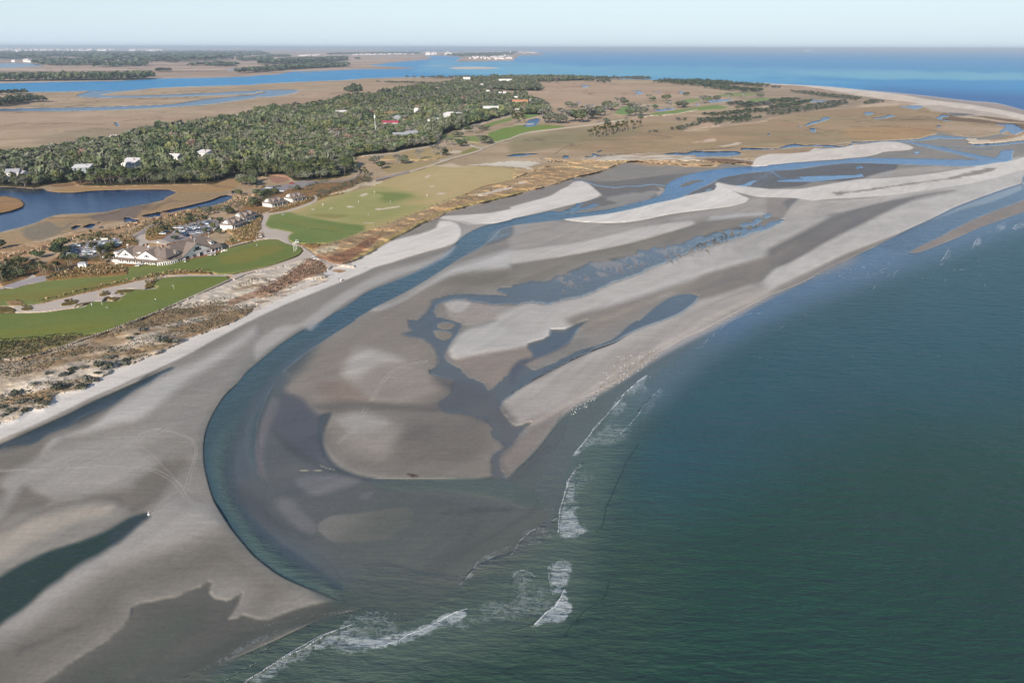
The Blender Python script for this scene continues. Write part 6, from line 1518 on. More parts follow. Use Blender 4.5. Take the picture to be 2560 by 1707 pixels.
# single oaks round the second course
for i, (s, sc) in enumerate((('A2: 1950,850', 1.6), ('A2: 2010,860', 1.7), ('A2: 2080,835', 1.3), ('A2: 2120,830', 1.1), ('A2: 2060,950', 1.5), ('A2: 2110,955', 1.8), ('A2: 2150,960', 1.4), ('A2: 1750,970', 1.3), ('A2: 1800,970', 1.5), ('A2: 1890,980', 1.6), ('A2: 1930,975', 1.3), ('A2: 1840,895', 1.4), ('A2: 1880,893', 1.2),
      ('A2: 1640,1060', 1.5), ('A2: 1700,1065', 1.7), ('A2: 1740,1060', 1.3), ('A2: 1500,1100', 1.5), ('A2: 1250,1035', 1.2), ('B2: 780,20', 1.6), ('B2: 1130,60', 1.6), ('B2: 1160,85', 1.4), ('B2: 1100,40', 1.5), ('B2: 1320,35', 1.3), ('B2: 1360,38', 1.5), ('B2: 1290,20', 1.1),
      ('A3: 300,760', 3.2), ('A3: 350,765', 3.0), ('A3: 440,768', 2.8), ('A3: 500,765', 3.0), ('A3: 580,750', 3.4), ('A3: 640,760', 3.6), ('A3: 690,740', 3.4), ('A3: 740,725', 3.0), ('A3: 800,700', 2.8), ('A3: 850,695', 2.6), ('A3: 880,640', 2.8), ('A3: 930,650', 2.6), ('A3: 980,625', 2.8), ('A3: 1030,600', 2.6), ('A3: 1075,700', 2.4), ('A3: 1130,695', 2.8), ('A3: 1190,700', 2.8),
      ('A3: 1100,630', 2.0), ('A3: 1250,660', 1.8), ('A3: 1310,640', 1.8), ('A3: 1420,560', 2.4), ('A3: 1440,640', 2.0), ('A3: 1560,625', 2.4), ('A3: 1590,620', 2.2), ('A3: 1750,590', 2.6), ('A3: 1790,580', 2.4), ('A3: 1880,565', 2.2), ('A3: 1990,560', 2.6), ('A3: 875,770', 1.5), ('A3: 1180,732', 1.2), ('A3: 1050,750', 1.0), ('A3: 520,620', 2.0), ('A3: 575,622', 1.6), ('A3: 1250,565', 2.2), ('A3: 1290,566', 2.0), ('A3: 1600,520', 1.8), ('A3: 2120,530', 2.0), ('A3: 2280,530', 2.0))):
    p = GP(s)[0]
    grey = i % 3 == 1 or i in (7, 8, 13, 14, 16, 24)
    src = bares[i % 3] if grey else oaks[(0, 2, 6, 1, 3)[i % 5]]
    far_ = s.startswith('A3')
    lab = ('wide ' if sc > 2.5 else 'small ' if sc < 1.3 else '') + ('pale-limbed thin grey oak' if grey else 'dark round-crowned live oak') + (' beside the far fairways' if far_ else ' dotted beside the near cart path')
    place(src, p.x, p.y, i * 1.3, sc * (1.15 if grey else 0.85), lab, 'tree', 'lone oaks beside the fairways', FIRST)
# small wooded islands in the marsh and the far shores
stuff_stands('marsh_hammock', 'small wooded islands rising out of the tan marsh', 'trees', [
    ('A2: 810,495 850,490 960,495 985,505 900,508', 9, 8, 17, [GRN], 90), ('A1: -200,500 0,505 150,490 250,492 240,500 100,505 0,508', 12, 9, 8, [GRN, DRK], 100), ('A1: -400,620 0,618 150,600 260,580 400,575 440,570 350,565 200,560 0,590 -400,590', 10, 8, 10, [GRN, DRK], 420),
    ('A1: 1445,295 1560,295 1550,288 1450,288', 16, 12, 12, [DRK, GRN], 40)], 70, 1.2)
BLU = [(0.06, 0.085, 0.05), (0.075, 0.095, 0.06)]
stuff_stands('distant_woodland', 'blue-green woods on the far shores beyond the river', 'woodland', [
    ('A1: -600,385 0,385 400,378 800,375 1100,372 1300,365 1440,352 1300,350 1000,355 400,362 0,372 -600,375', 16, 13, 17, [GRN, (0.07, 0.09, 0.045)], 900),
    ('A1: 300,215 420,235 640,240 900,225 1000,222 820,210 600,205', 34, 26, 20, BLU, 260), ('A1: 820,250 1020,250 1350,242 1330,235 1000,240', 34, 24, 18, BLU, 160), ('A1: 550,200 620,200 600,192', 40, 28, 20, BLU, 20),
    ('A1: -1200,170 0,185 450,180 480,165 780,170 800,195 1200,215 1400,218 1800,205 2080,188 2200,165 2352,150 A2: 0,150 100,145 100,120 0,105 A1: 2352,112 1200,118 0,116 -1200,118', (70, 0.012), 70, 26, BLU, 3200),
    ('A1: 2190,195 2352,192 2352,186 2200,188', 40, 30, 18, BLU, 60), ('A1: 1680,242 1720,242 1840,236 2100,250 2190,232 2100,225 1850,232', 34, 24, 14, BLU, 150), ('A2: 20,232 200,222 500,212 830,192 830,180 600,190 200,210 40,225', 30, 26, 22, BLU, 500), ('A2: -640,0 0,190 150,185 150,178 0,182', 40, 30, 20, BLU, 60),
    ('A2: -200,310 0,300 200,285 430,268 700,255 850,245 800,235 600,240 300,262 100,280 0,290', 24, 20, 16, BLU, 420), ('A2: 100,160 310,160 310,152 110,152', 50, 36, 18, BLU, 60), ('A2: 660,140 900,135 1200,130 1500,132 1500,122 1200,124 660,134', 60, 46, 20, BLU, 200), ('A2: 1750,150 1900,160 2200,150 2352,140 A3: 60,112 0,108 A2: 2352,118 2000,130 1800,140', 50, 36, 18, BLU, 320),
    ('A2: 920,182 940,182 935,178', 40, 24, 14, BLU, 8), ('A2: 1300,100 1900,112 1700,96 1350,92', 120, 80, 10, BLU, 80)], 22, 2.4)
# palmettos out on the marsh ridge
k = 0
for x, y, s in scatter('A3: 655,875 800,905 900,880 1000,850 1200,808 1180,795 1000,810 880,825 750,855', 9.5, 8, 130):
    place(palms[k % 3], x, y, k, rng.uniform(1.6, 2.3), 'yellow-green palmetto in the clump out on the marsh ridge', 'palm tree', 'palmettos on the marsh ridge', FIRST); k += 1
k = 0
for sp_, st, lb, gr in (('B1: 50,225 270,232 270,195 200,190 60,195', 5, 'pale palmetto at the edge of the lagoon under the white houses', 'palmettos at the lagoon edge'), ('B2: 930,155 1060,155 1060,140 930,135', 4, 'palmetto in the small row at the end of the driving range', 'palmettos by the range'),
                ('A3: 0,770 110,768 110,705 40,700 0,715', 9, 'tall palmetto left of the blue pond on the second course', 'palmettos by the second course'), ('A2: 1700,850 2352,700 2352,680 2050,740 1850,800', 13, 'palmetto lining the cart path of the second course', 'palmettos along the cart path')):
    for x, y, s in scatter(sp_, st, 4, 70):
        place(palms[k % 3], x, y, k, rng.uniform(0.9, 1.4) * (1.5 if gr.endswith('course') else 1), lb, 'palm tree', gr, FIRST); k += 1
# ------------------------------------------------------------------ clubhouse
def wing_frame(a, b, root):
    d = b - a
    return Matrix.Translation((a.x - root.x, a.y - root.y, 0)) @ Matrix.Rotation(math.atan2(d.y, d.x), 4, 'Z'), math.hypot(d.x, d.y)
def xf(mb, T):
    mb.v = [tuple(T @ Vector(p)) for p in mb.v]
    return mb
def columns_and_rail(T, x0, x1, y, n, e, z1=3.3):
    for i in range(n + 1):
        x = x0 + (x1 - x0) * i / n
        xf(MB().box(x - .2, x + .2, y - .2, y + .2, 0, z1), T).build('column', M['white'], e)
    r = MB().box(x0, x1, y - .07, y + .07, z1 - .35, z1 - .004).box(x0, x1, y - .04, y + .04, 0.95, 1.05).box(x0, x1, y - .1, y + .1, 0.0, 0.5)
    for i in range(int((x1 - x0) / .35)):
        r.box(x0 + i * .35, x0 + i * .35 + .05, y - .02, y + .02, .5, .95)
    xf(r, T).build('railing', M['white'], e)
def opening(T, x0, x1, y, z0, z1, e, name='window', m='glass', frame=True):
    f = xf(MB().box(x0 - .12, x1 + .12, y - .05, y + .02, z0 - .12, z1 + .12), T).build('window_frame' if name == 'window' else 'door_frame', M['white'], e)
    xf(MB().box(x0, x1, y - .08, y - .052, z0, z1), T).build(name, M[m], f)
def flagpole(T, x, y, z, e, h=3.2):
    p = xf(MB().tube((x, y, z), (x, y, z + h), .09, .06, 6), T).build('flagpole', M['white'], e)
    xf(MB().box(x, x + 1.2, y - .03, y + .03, z + h - .75, z + h - .02), T).build('flag', M['flag'], p)
c0, c1, c2, c3 = GP('X: 270,622 1000,652 1350,590 2120,372')
club = empty('clubhouse', c0)
tag(club, 'long white clubhouse with brown shingled gables and a columned veranda facing the green', 'clubhouse')
z0c = c0.z
TA, LA = wing_frame(c0, c1, c0)
TB, LB = wing_frame(c1, c2, c0)
TC, LC = wing_frame(c2, c3, c0)
for T, L_ in ((TA, LA), (TC, LC)):
    xf(MB().box(-.2, L_ + .2, -.2, 17, -1.5, 0.02), T).build('foundation', M['cream'], club)
xf(MB().box(0, LA, 2.4, 16, 0.02, 5.3), TA).build('wall', M['white'], club)
xf(MB().poly([(-.4, -.5, 3.3), (LA + .3, -.5, 3.3), (LA + .3, 2.4, 3.8), (-.4, 2.4, 3.8)], [(-.4, 2.4, 3.64), (LA + .3, 2.4, 3.64), (LA + .3, -.5, 3.12), (-.4, -.5, 3.12)], [(-.4, -.5, 3.12), (LA + .3, -.5, 3.12), (LA + .3, -.5, 3.3), (-.4, -.5, 3.3)]), TA).build('porch_roof', M['shingle'], club)
columns_and_rail(TA, 0, LA, 0, 6, club)
for i in range(6):
    x = LA * (i + .5) / 6
    opening(TA, x - 1.3, x + 1.3, 2.4, .9, 2.7, club, m='glass' if i % 2 else 'dark')
for xc, w, n in ((LA * .225, LA * .44, 3), (LA * .715, LA * .58, 3)):
    xf(MB().poly([(xc - w / 2, 2.2, 3.75), (xc + w / 2, 2.2, 3.75), (xc, 2.2, 8.6)], [(xc - w / 2, 2.4, 3.75), (xc, 2.4, 8.6), (xc + w / 2, 2.4, 3.75)]), TA).build('gable', M['white'], club)
    xf(MB().gable_y(xc, w + .8, 1.8, 10.6, 3.62, 8.72, .16), TA).build('gable_roof', M['shingle_warm'], club)
    for dx, zz, ww in ((-1.3, 5.0, .35), (0, 5.0, .55), (1.2, 5.0, .35)):
        opening(TA, xc + dx - ww, xc + dx + ww, 2.17, zz, zz + 1.0 + (dx == 0) * .5, club)
    flagpole(TA, xc, 4.5, 8.2, club)
xf(MB().hip(-.6, LA + 5, 2.3, 17, 5.3, 9.4, 6.0, 6.0), TA).build('roof', M['shingle'], club)
for i in range(3):
    x = LA * (.42 + i * .045)
    opening(TA, x - .3, x + .3, 2.38, 4.3, 5.0, club, m='dark')
xf(MB().poly([(LA * .42, 4.2, 6.35), (LA * .54, 4.2, 6.35), (LA * .48, 4.2, 7.1)], [(LA * .42, 4.2, 6.35), (LA * .48, 4.2, 7.1), (LA * .48, 7, 7.1)], [(LA * .54, 4.2, 6.35), (LA * .48, 7, 7.1), (LA * .48, 4.2, 7.1)]), TA).build('eyebrow_dormer', M['white'], club)
# round veranda pavilion between the wings
ctr = Vector((0, 0, 0))
n_ = 6
bulge = [Vector(TB @ Vector((LB * t, -math.sin(math.pi * t) * 1.8, 0))) for t in np.linspace(0, 1, n_)]
back = [Vector(TC @ Vector((1.0, 14, 0))), Vector(TA @ Vector((LA - 2, 15, 0)))]
apex = Vector(TB @ Vector((LB * .35, 8.5, 10.2)))
ring = bulge + back
mb = MB()
for i in range(len(ring)):
    a, b = ring[i].copy(), ring[(i + 1) % len(ring)].copy()
    a.z = b.z = 3.35
    mb.poly([tuple(a), tuple(b), tuple(apex)])
    a2, b2 = a.copy(), b.copy(); a2.z = b2.z = 3.1
    mb.poly([tuple(a2), tuple(b2), tuple(b), tuple(a)])
mb.build('pavilion_roof', M['shingle_warm'], club)
mb = MB()
inn = [p.lerp(Vector((apex.x, apex.y, 0)), .38) for p in ring]
for i in range(len(inn)):
    a, b = inn[i], inn[(i + 1) % len(inn)]
    mb.poly([(a.x, a.y, 0), (b.x, b.y, 0), (b.x, b.y, 4.6), (a.x, a.y, 4.6)])
mb.build('pavilion_wall', M['white'], club)
mb = MB().poly([(p.x, p.y, 0.03) for p in ring])
for i in range(len(ring)):
    a, b = ring[i], ring[(i + 1) % len(ring)]
    mb.poly([(a.x, a.y, -1.5), (b.x, b.y, -1.5), (b.x, b.y, .03), (a.x, a.y, .03)])
mb.build('foundation', M['cream'], club)
for i in range(n_ - 1):
    d = bulge[i + 1] - bulge[i]
    Ts = Matrix.Translation(bulge[i]) @ Matrix.Rotation(math.atan2(d.y, d.x), 4, 'Z')
    columns_and_rail(Ts, .2, d.length, 0, 2, club, 3.1)
    opening(Ts, .6, d.length - .6, 3.3, .9, 2.5, club)
flagpole(Matrix.Identity(4), apex.x, apex.y, 10.0, club)
# far wing
xf(MB().box(0, LC, 3.0, 16, 0.02, 4.2), TC).build('wall', M['white'], club)
xf(MB().hip(-1.5, LC + .8, 2.2, 17, 4.2, 9.8, 5.0, 5.5), TC).build('roof', M['shingle'], club)
xc, w = LC * .45, LC * .60
xf(MB().poly([(xc - w / 2, .4, 3.6), (xc + w / 2, .4, 3.6), (xc, .4, 8.6)], [(xc - w / 2, .6, 3.6), (xc, .6, 8.6), (xc + w / 2, .6, 3.6)]), TC).build('gable', M['white'], club)
xf(MB().gable_y(xc, w + 1.4, -.3, 10, 3.5, 8.95), TC).build('gable_roof', M['shingle_warm'], club)
for dx, ww, hh in ((-2.2, .45, 1.1), (-.7, .8, 2.2), (.9, .8, 2.2), (2.3, .45, 1.1)):
    opening(TC, xc + dx - ww, xc + dx + ww, .38, 4.6, 4.6 + hh, club)
xf(MB().box(xc - w / 2 + .3, xc + w / 2 - .3, .62, 3.0, .02, 3.6), TC).build('wall', M['white'], club)
for i, x in enumerate(np.linspace(xc - w / 2 + 2.4, xc + w / 2 - 2.4, 4)):
    opening(TC, x - 1.2, x + 1.2, .6, .7, 2.8, club, m='dark' if i % 2 else 'glass')
for xa, xb in ((0, xc - w / 2), (xc + w / 2, LC)):
    columns_and_rail(TC, xa + .2, xb - .2, .2, 3, club, 3.1)
    opening(TC, xa + 1, xb - 1, 3.0, .9, 2.6, club, m='dark')
    xf(MB().poly([(xa - .3, -.3, 3.1), (xb + .3, -.3, 3.1), (xb + .3, 3.4, 4.6), (xa - .3, 3.4, 4.6)], [(xa - .3, -.3, 2.95), (xa - .3, 3.4, 4.4), (xb + .3, 3.4, 4.4), (xb + .3, -.3, 2.95)], [(xa - .3, -.3, 2.95), (xb + .3, -.3, 2.95), (xb + .3, -.3, 3.1), (xa - .3, -.3, 3.1)]), TC).build('porch_roof', M['shingle'], club)
for x in (LC * .07, LC * .86):
    d = xf(MB().box(x - 1.1, x + 1.1, 2.6, 6.5, 5.0, 6.6).poly([(x - 1.1, 2.6, 6.6), (x + 1.1, 2.6, 6.6), (x, 2.6, 7.3)]), TC).build('dormer', M['white'], club)
    xf(MB().gable_y(x, 2.9, 2.3, 7.5, 6.55, 7.5, .12), TC).build('dormer_roof', M['shingle_warm'], d)
    xf(MB().box(x - .45, x + .45, 2.54, 2.58, 5.5, 6.4), TC).build('window', M['glass'], d)
flagpole(TC, xc, 1.5, 8.9, club); flagpole(TC, LC * .93, 8, 8.2, club)
for T, x, y, zz in ((TA, LA * .46, 12, 9.9), (TA, LA * .8, 13, 9.8), (TC, LC * .12, 12, 9.6), (TC, LC * .68, 13, 10.6)):
    xf(MB().box(x - .7, x + .7, y - .6, y + .6, 6.5, zz).box(x - .5, x + .5, y - .35, y + .35, zz, zz + .5), T).build('chimney', M['brick'], club)
xf(MB().box(-8, -1.5, 9, 17, 0, 3.4).box(-8.3, -1.2, 8.7, 9.0, 3.3, 4.3).box(-8.3, -8, 9.0, 17, 3.3, 4.3).box(-1.5, -1.2, 9.0, 17, 3.3, 4.3), TA).build('annex', M['white'], club)
xf(MB().box(-6, -3.5, 11.5, 14, 3.41, 4.6), TA).build('roof_plant', M['grey'], club)
xf(MB().box(-10, -.6, 3.2, 3.5, 0, 1.6), TA).build('garden_wall', M['white'], club)
for a, b, t in ((c0, c1, .5), (c1, c2, .5), (c2, c3, .3), (c2, c3, .7)):
    m_ = a.lerp(b, t)
    KEEP.append((m_.x, m_.y, 15))

# ------------------------------------------------------------------ four cottages
def cottage(corner, end, label, D_=10.0):
    a, b = GP(corner)[0], GP(end)[0]
    e = empty('cottage', a, math.atan2(b.y - a.y, b.x - a.x))
    L_ = math.hypot(b.x - a.x, b.y - a.y)
    L_ = min(max(L_, 13), 19)
    tag(e, label, 'cottage', 'white gabled cottages beside the driving range')
    MB().box(0, L_, 0, D_, -.8, 3.0).build('wall', M['white'], e)
    MB().hip(-.6, L_ + .6, -.6, D_ + .6, 3.2, 6.6, 3.2, 3.2).build('roof', M['shingle'], e)
    for k, t in enumerate((.28, .68)):
        x = L_ * t
        d = MB().poly([(x - 1.9, .3, 3.3), (x + 1.9, .3, 3.3), (x, .3, 5.7)]).build('dormer', M['white'], e)
        MB().gable_y(x, 4.6, -.1, 4.8, 3.25, 5.95, .14).build('dormer_roof', M['shingle_warm'], d)
        MB().box(x - .35, x + .35, .24, .27, 3.7, 4.6).build('window', M['glass'], d)
    d = MB().poly([(-.35, D_ / 2 - 2.2, 4.0), (-.35, D_ / 2, 6.2), (-.35, D_ / 2 + 2.2, 4.0)], [(-.35, D_ / 2 + 2.2, 4.0), (3.4, D_ / 2, 6.2), (-.35, D_ / 2, 6.2)], [(-.35, D_ / 2, 6.2), (3.4, D_ / 2, 6.2), (-.35, D_ / 2 - 2.2, 4.0)]).build('gable', M['white'], e)
    for i in range(5):
        x = L_ * (i + .5) / 5
        if i == 2:
            MB().box(x - .7, x + .7, -.06, .02, 0, 2.3).build('door', M['dark'], e)
        else:
            MB().box(x - .8, x + .8, -.06, .02, .7, 2.3).build('window', M['glass'], e)
    for i in range(4):
        x = L_ * i / 3
        MB().box(x - .12, x + .12, -1.7, -1.46, 0, 2.7).build('column', M['white'], e)
    MB().poly([(-.3, -1.9, 2.7), (L_ + .3, -1.9, 2.7), (L_ + .3, -.5, 3.2), (-.3, -.5, 3.2)], [(-.3, -.5, 3.08), (L_ + .3, -.5, 3.08), (L_ + .3, -1.9, 2.58), (-.3, -1.9, 2.58)]).build('porch_roof', M['shingle'], e)
    MB().box(-.2, L_ + .2, -1.9, 0, -.8, .06).build('porch_floor', M['cream'], e)
    KEEP.append((a.x + (b.x - a.x) / 2, a.y + (b.y - a.y) / 2 + 5, 10))
cottage('Y: 390,1075', 'Y: 620,985', 'white cottage with two dormers, nearest the clubhouse')
cottage('Y: 610,940', 'Y: 835,850', 'white cottage half hidden behind the one nearest the clubhouse')
cottage('Y: 1115,665', 'Y: 1380,600', 'white cottage at the bend of the thin garden path, third from the clubhouse')
cottage('Y: 1505,570', 'Y: 1740,518', 'white cottage furthest from the clubhouse, beside the small car park')

# hut, footbridge, garden walls
p = GP('Z: 1620,605')[0]
hut = empty('service_hut', p, 0.25); tag(hut, 'small white hut with a grey roof at the end of the footbridge', 'hut')
MB().box(-1.8, 2.4, -1.5, 1.5, -.3, 2.3).build('wall', M['white'], hut)
MB().hip(-2.1, 2.7, -1.8, 1.8, 2.4, 3.1, 1.2, 1.2, .15).build('roof', M['grey_roof'], hut)
MB().box(.6, 1.5, -1.55, -1.5, 0, 1.9).build('door', M['grey'], hut)
a, b = GP('Z: 1190,720')[0], GP('Z: 1530,600')[0]
br = empty('footbridge', a, math.atan2(b.y - a.y, b.x - a.x)); tag(br, 'weathered wooden footbridge with railings leading up to the white hut', 'footbridge')
Lb = math.hypot(b.x - a.x, b.y - a.y)
MB().box(0, Lb, -1.2, 1.2, .7, .9).build('walkway', M['wood'], br)
for y in (-1.2, 1.2):
    mb = MB().box(0, Lb, y - .05, y + .05, 1.85, 1.95)
    for i in range(int(Lb / 1.6) + 1):
        mb.box(i * 1.6, i * 1.6 + .12, y - .06, y + .06, .9, 1.85)
    mb.build('railing', M['wood'], br)
for i in range(int(Lb / 4) + 1):
    MB().box(i * 4, i * 4 + .25, -1.1, 1.1, -.8, .7).build('post', M['wood'], br)
for s, lb in (('V: 1110,425 1300,400', 'short cream wall by the near end of the lower car park'), ('V: 1450,390 1930,360', 'long cream wall along the back of the lower car park'), ('U: 1395,390 1540,378', 'cream wall left of the dark bush behind the upper car park'), ('U: 1740,372 1840,382', 'cream wall right of the dark bush behind the upper car park'), ('U: 1900,660 2060,560', 'curved cream wall leading down from the first cottage'), ('X: 40,525 250,535', 'white wall running left from the clubhouse corner')):
    a, b = GP(s)
    e = empty('garden_wall', a, math.atan2(b.y - a.y, b.x - a.x)); tag(e, lb, 'wall')
    Lw = math.hypot(b.x - a.x, b.y - a.y)
    MB().box(0, Lw, -.15, .15, -.4, 1.0).build('wall', M['cream'], e)
    MB().box(-.06, Lw + .06, -.22, .22, 1.003, 1.12).build('coping', M['white'], e)

# ------------------------------------------------------------------ cars
def make_car(suv=False):
    e = empty('parked_car', (0, 0, -500))
    h = .18 if suv else 0
    prof = [(-2.25, .45), (-2.2, .85 + h), (-1.9, .98 + h), (1.0, 1.0 + h), (2.1, .82 + h), (2.28, .6), (2.2, .38), (-2.15, .38)]
    mb = MB()
    for sg in (-1, 1):
        f = [(x, sg * .88, z) for x, z in prof]
        mb.poly(f if sg < 0 else f[::-1])
    for i in range(len(prof)):
        a, b = prof[i], prof[(i + 1) % len(prof)]
        mb.poly([(a[0], -.88, a[1]), (a[0], .88, a[1]), (b[0], .88, b[1]), (b[0], -.88, b[1])])
    body = mb.build('body', M['c_white'], e)
    xr0, xr1 = (-2.05, .35) if suv else (-1.1, .3)
    g = MB()
    z0, z1 = .98 + h, 1.45 + h * 1.6
    lo = [(-2.12 if suv else -1.7, -.8), (1.0, -.8), (1.0, .8), (-2.12 if suv else -1.7, .8)]
    hi = [(xr0, -.66), (xr1, -.66), (xr1, .66), (xr0, .66)]
    for i in range(4):
        a, b, c, d = lo[i], lo[(i + 1) % 4], hi[(i + 1) % 4], hi[i]
        g.poly([(a[0], a[1], z0), (b[0], b[1], z0), (c[0], c[1], z1), (d[0], d[1], z1)])
    g.build('window', M['glass'], e)
    rf = MB().box(xr0, xr1, -.67, .67, z1 + .001, z1 + .06).build('roof', M['c_white'], e)
    for x in (-1.4, 1.4):
        for y in (-.8, .8):
            MB().tube((x, y - .1, .33), (x, y + .1, .33), .33, .33, 10).build('wheel', M['rubber'], e)
    return e
protos = {}
for kk in ('c_white', 'c_silver', 'c_black', 'c_navy', 'c_red', 'c_grey'):
    for suv in (0, 1):
        c = make_car(bool(suv))
        for ch in c.children:
            if ch.name.startswith(('body', 'roof')):
                ch.data.materials[0] = M[kk]
        protos[kk, suv] = c
used = {}
CN = dict(c_white='white', c_silver='silver', c_black='black', c_navy='navy blue', c_red='bright red', c_grey='dark grey')
ORD = 'nearest second third fourth fifth sixth seventh eighth ninth tenth eleventh twelfth thirteenth fourteenth fifteenth sixteenth seventeenth eighteenth nineteenth twentieth'.split()
def cars(spec, colours, rz, lot):
    seq = {}
    for i, p in enumerate(GP(spec)):
        kk = {'w': 'c_white', 's': 'c_silver', 'k': 'c_black', 'n': 'c_navy', 'r': 'c_red', 'g': 'c_grey'}[colours[i % len(colours)]]
        suv = (i * 7 + len(spec)) % 3 == 0
        n = seq.get(kk, 0); seq[kk] = n + 1
        lab = '%s %s, %s such from the left, %s' % (CN[kk], 'estate car' if suv else 'saloon car', 'first' if n == 0 else ORD[n], lot)
        r = rz + rng.uniform(-.05, .05)
        src = protos[kk, int(suv)]
        if (kk, suv) in used:
            o = copy_tree(src, p, r)
        else:
            used[kk, suv] = 1; o = src; o.location = p; o.rotation_euler = (0, 0, r)
        tag(o, lab, 'car', 'cars parked round the clubhouse')
cars('V: 440,690 460,750 470,800 480,850 490,905 560,720 570,770 575,820 560,880 620,645 700,610 770,590', 'nksnwgnsnkwk', .1, 'in the tree-shaded row')
cars('V: 1100,640 1130,675 1210,600 1260,565 1320,540 1215,655 1160,590', 'wsnkkwn', .25, 'in the lower lot island row')
cars('V: 1345,605 1430,665 1440,600 1480,560 1500,525 1520,610 1555,500', 'wnswwns', .3, 'behind the lower lot palms')
cars('V: 970,785 1000,840 1010,880 1070,800 1085,850 1100,885 1150,790 1165,850 1280,790', 'wwwwswwsw', .1, 'in the lower lot front row')
cars('V: 1910,585 1930,620 1960,545 2010,575 2010,500 2065,505', 'swnsww', .25, 'at the lower lot right end')
cars('U: 660,745 780,705 980,600 1010,705 1040,580 1060,690 1090,600 1130,690 1190,735', 'wkwswnwwn', .15, 'in the upper lot left half')
cars('U: 1240,780 1325,625 1350,665 1380,575 1395,640 1400,745 1480,535 1500,605 1520,640 1500,725', 'nwnswsgwnw', .15, 'in the upper lot middle')
cars('U: 1570,720 1700,505 1750,470 1750,615 1815,560', 'swnnw', .3, 'at the upper lot right end')
cars('Y: 935,350 1040,310 1090,305 1135,358 1150,295 1190,350 1240,275 1250,342 1300,372 1492,225', 'nwskknkkwr', .1, 'in the small far lot')

# ------------------------------------------------------------------ people, buggies, flags, chairs
def make_person(pose, top, bottom):
    """one skinned body mesh (skin, shirt and trousers as material zones) with hair as a child"""
    hip, ch, nk = Vector((0, 0, .92)), Vector((0, .02, 1.32)), Vector((0, .02, 1.5))
    hd = Vector((0, .05, 1.62))
    st = .16 if pose == 'walk' else .02
    if pose == 'putt':
        ch, nk, hd = Vector((0, .22, 1.24)), Vector((0, .32, 1.38)), Vector((0, .42, 1.46))
    J = {'hip': hip, 'ch': ch, 'nk': nk, 'hd': hd, 'ht': hd + Vector((0, .01, .13)),
         'kl': Vector((-.11, st, .5)), 'fl': Vector((-.13, st * .6 - .02, .07)), 'tl': Vector((-.14, st * .6 + .16, .05)),
         'kr': Vector((.11, -st * .3, .5)), 'fr': Vector((.13, -st * 1.3, .07)), 'tr': Vector((.14, -st * 1.3 + .17, .05)),
         'sl': ch + Vector((-.19, 0, .1)), 'sr': ch + Vector((.19, 0, .1))}
    if pose == 'putt':
        J.update(el=ch + Vector((-.2, .18, -.15)), hl=ch + Vector((-.05, .32, -.36)), er=ch + Vector((.2, .18, -.15)), hr=ch + Vector((.05, .32, -.38)))
    else:
        J.update(el=ch + Vector((-.25, .02 - st, -.18)), hl=ch + Vector((-.24, .12 - st, -.42)), er=ch + Vector((.25, st, -.18)), hr=ch + Vector((.24, .12 + st, -.42)))
    E = [('hip', 'ch'), ('ch', 'nk'), ('nk', 'hd'), ('hd', 'ht'), ('hip', 'kl'), ('kl', 'fl'), ('fl', 'tl'), ('hip', 'kr'), ('kr', 'fr'), ('fr', 'tr'), ('ch', 'sl'), ('sl', 'el'), ('el', 'hl'), ('ch', 'sr'), ('sr', 'er'), ('er', 'hr')]
    for side, sg in (('l', -1), ('r', 1)):
        for f in range(4):
            n_f = 'f%s%d' % (side, f)
            J[n_f] = J['h' + side] + Vector((sg * .01, (f - 1.5) * .022, -.09 - .01 * (f in (1, 2))))
            E.append(('h' + side, n_f))
        J['t' + side + 'h'] = J['h' + side] + Vector((-sg * .01, .06, -.045)); E.append(('h' + side, 't' + side + 'h'))
    RAD = dict(hip=.15, ch=.155, nk=.06, hd=.095, ht=.07, kl=.075, kr=.075, fl=.045, fr=.045, tl=.04, tr=.04, sl=.075, sr=.075, el=.048, er=.048, hl=.034, hr=.034)
    names = list(J)
    me = bpy.data.meshes.new('person')
    me.from_pydata([tuple(J[n]) for n in names], [(names.index(a), names.index(b)) for a, b in E], [])
    o = bpy.data.objects.new('tmp_person', me); col.objects.link(o)
    md = o.modifiers.new('skin', 'SKIN')
    for i, n in enumerate(names):
        r = RAD.get(n, .011)
        me.skin_vertices[0].data[i].radius = (r, r * (.72 if n in ('hip', 'ch') else 1))
        me.skin_vertices[0].data[i].use_root = (n == 'hip')
    ss = o.modifiers.new('sub', 'SUBSURF'); ss.levels = 1
    dg = bpy.context.evaluated_depsgraph_get()
    nm = bpy.data.meshes.new_from_object(o.evaluated_get(dg))
    bpy.data.objects.remove(o)
    nm.name = 'person'
    for m_ in (M['skin'], M[top], M[bottom], M['rubber']):
        nm.materials.append(m_)
    for f in nm.polygons:
        c = f.center
        arm = abs(c.x) > .2 and c.z > .7
        f.material_index = 3 if c.z < .12 else 2 if c.z < .93 and not arm else (1 if c.z < nk.z - .02 and not (arm and c.z < ch.z - .12) else 0)
        f.use_smooth = True
    b = bpy.data.objects.new('person', nm); col.objects.link(b)
    MB().ball((hd.x, hd.y - .02, hd.z + .075), (.095, .105, .085), 8, 5).build('hair', M['hair'], b, True)
    b.location = (0, 0, -500)
    return b
proto_p = [make_person('stand', 'cloth_w', 'cloth_n'), make_person('walk', 'cloth_n', 'cloth_k'), make_person('putt', 'cloth_w', 'cloth_k'), make_person('stand', 'cloth_r', 'cloth_k'), make_person('walk', 'cloth_w', 'cloth_w')]
used_p = set()
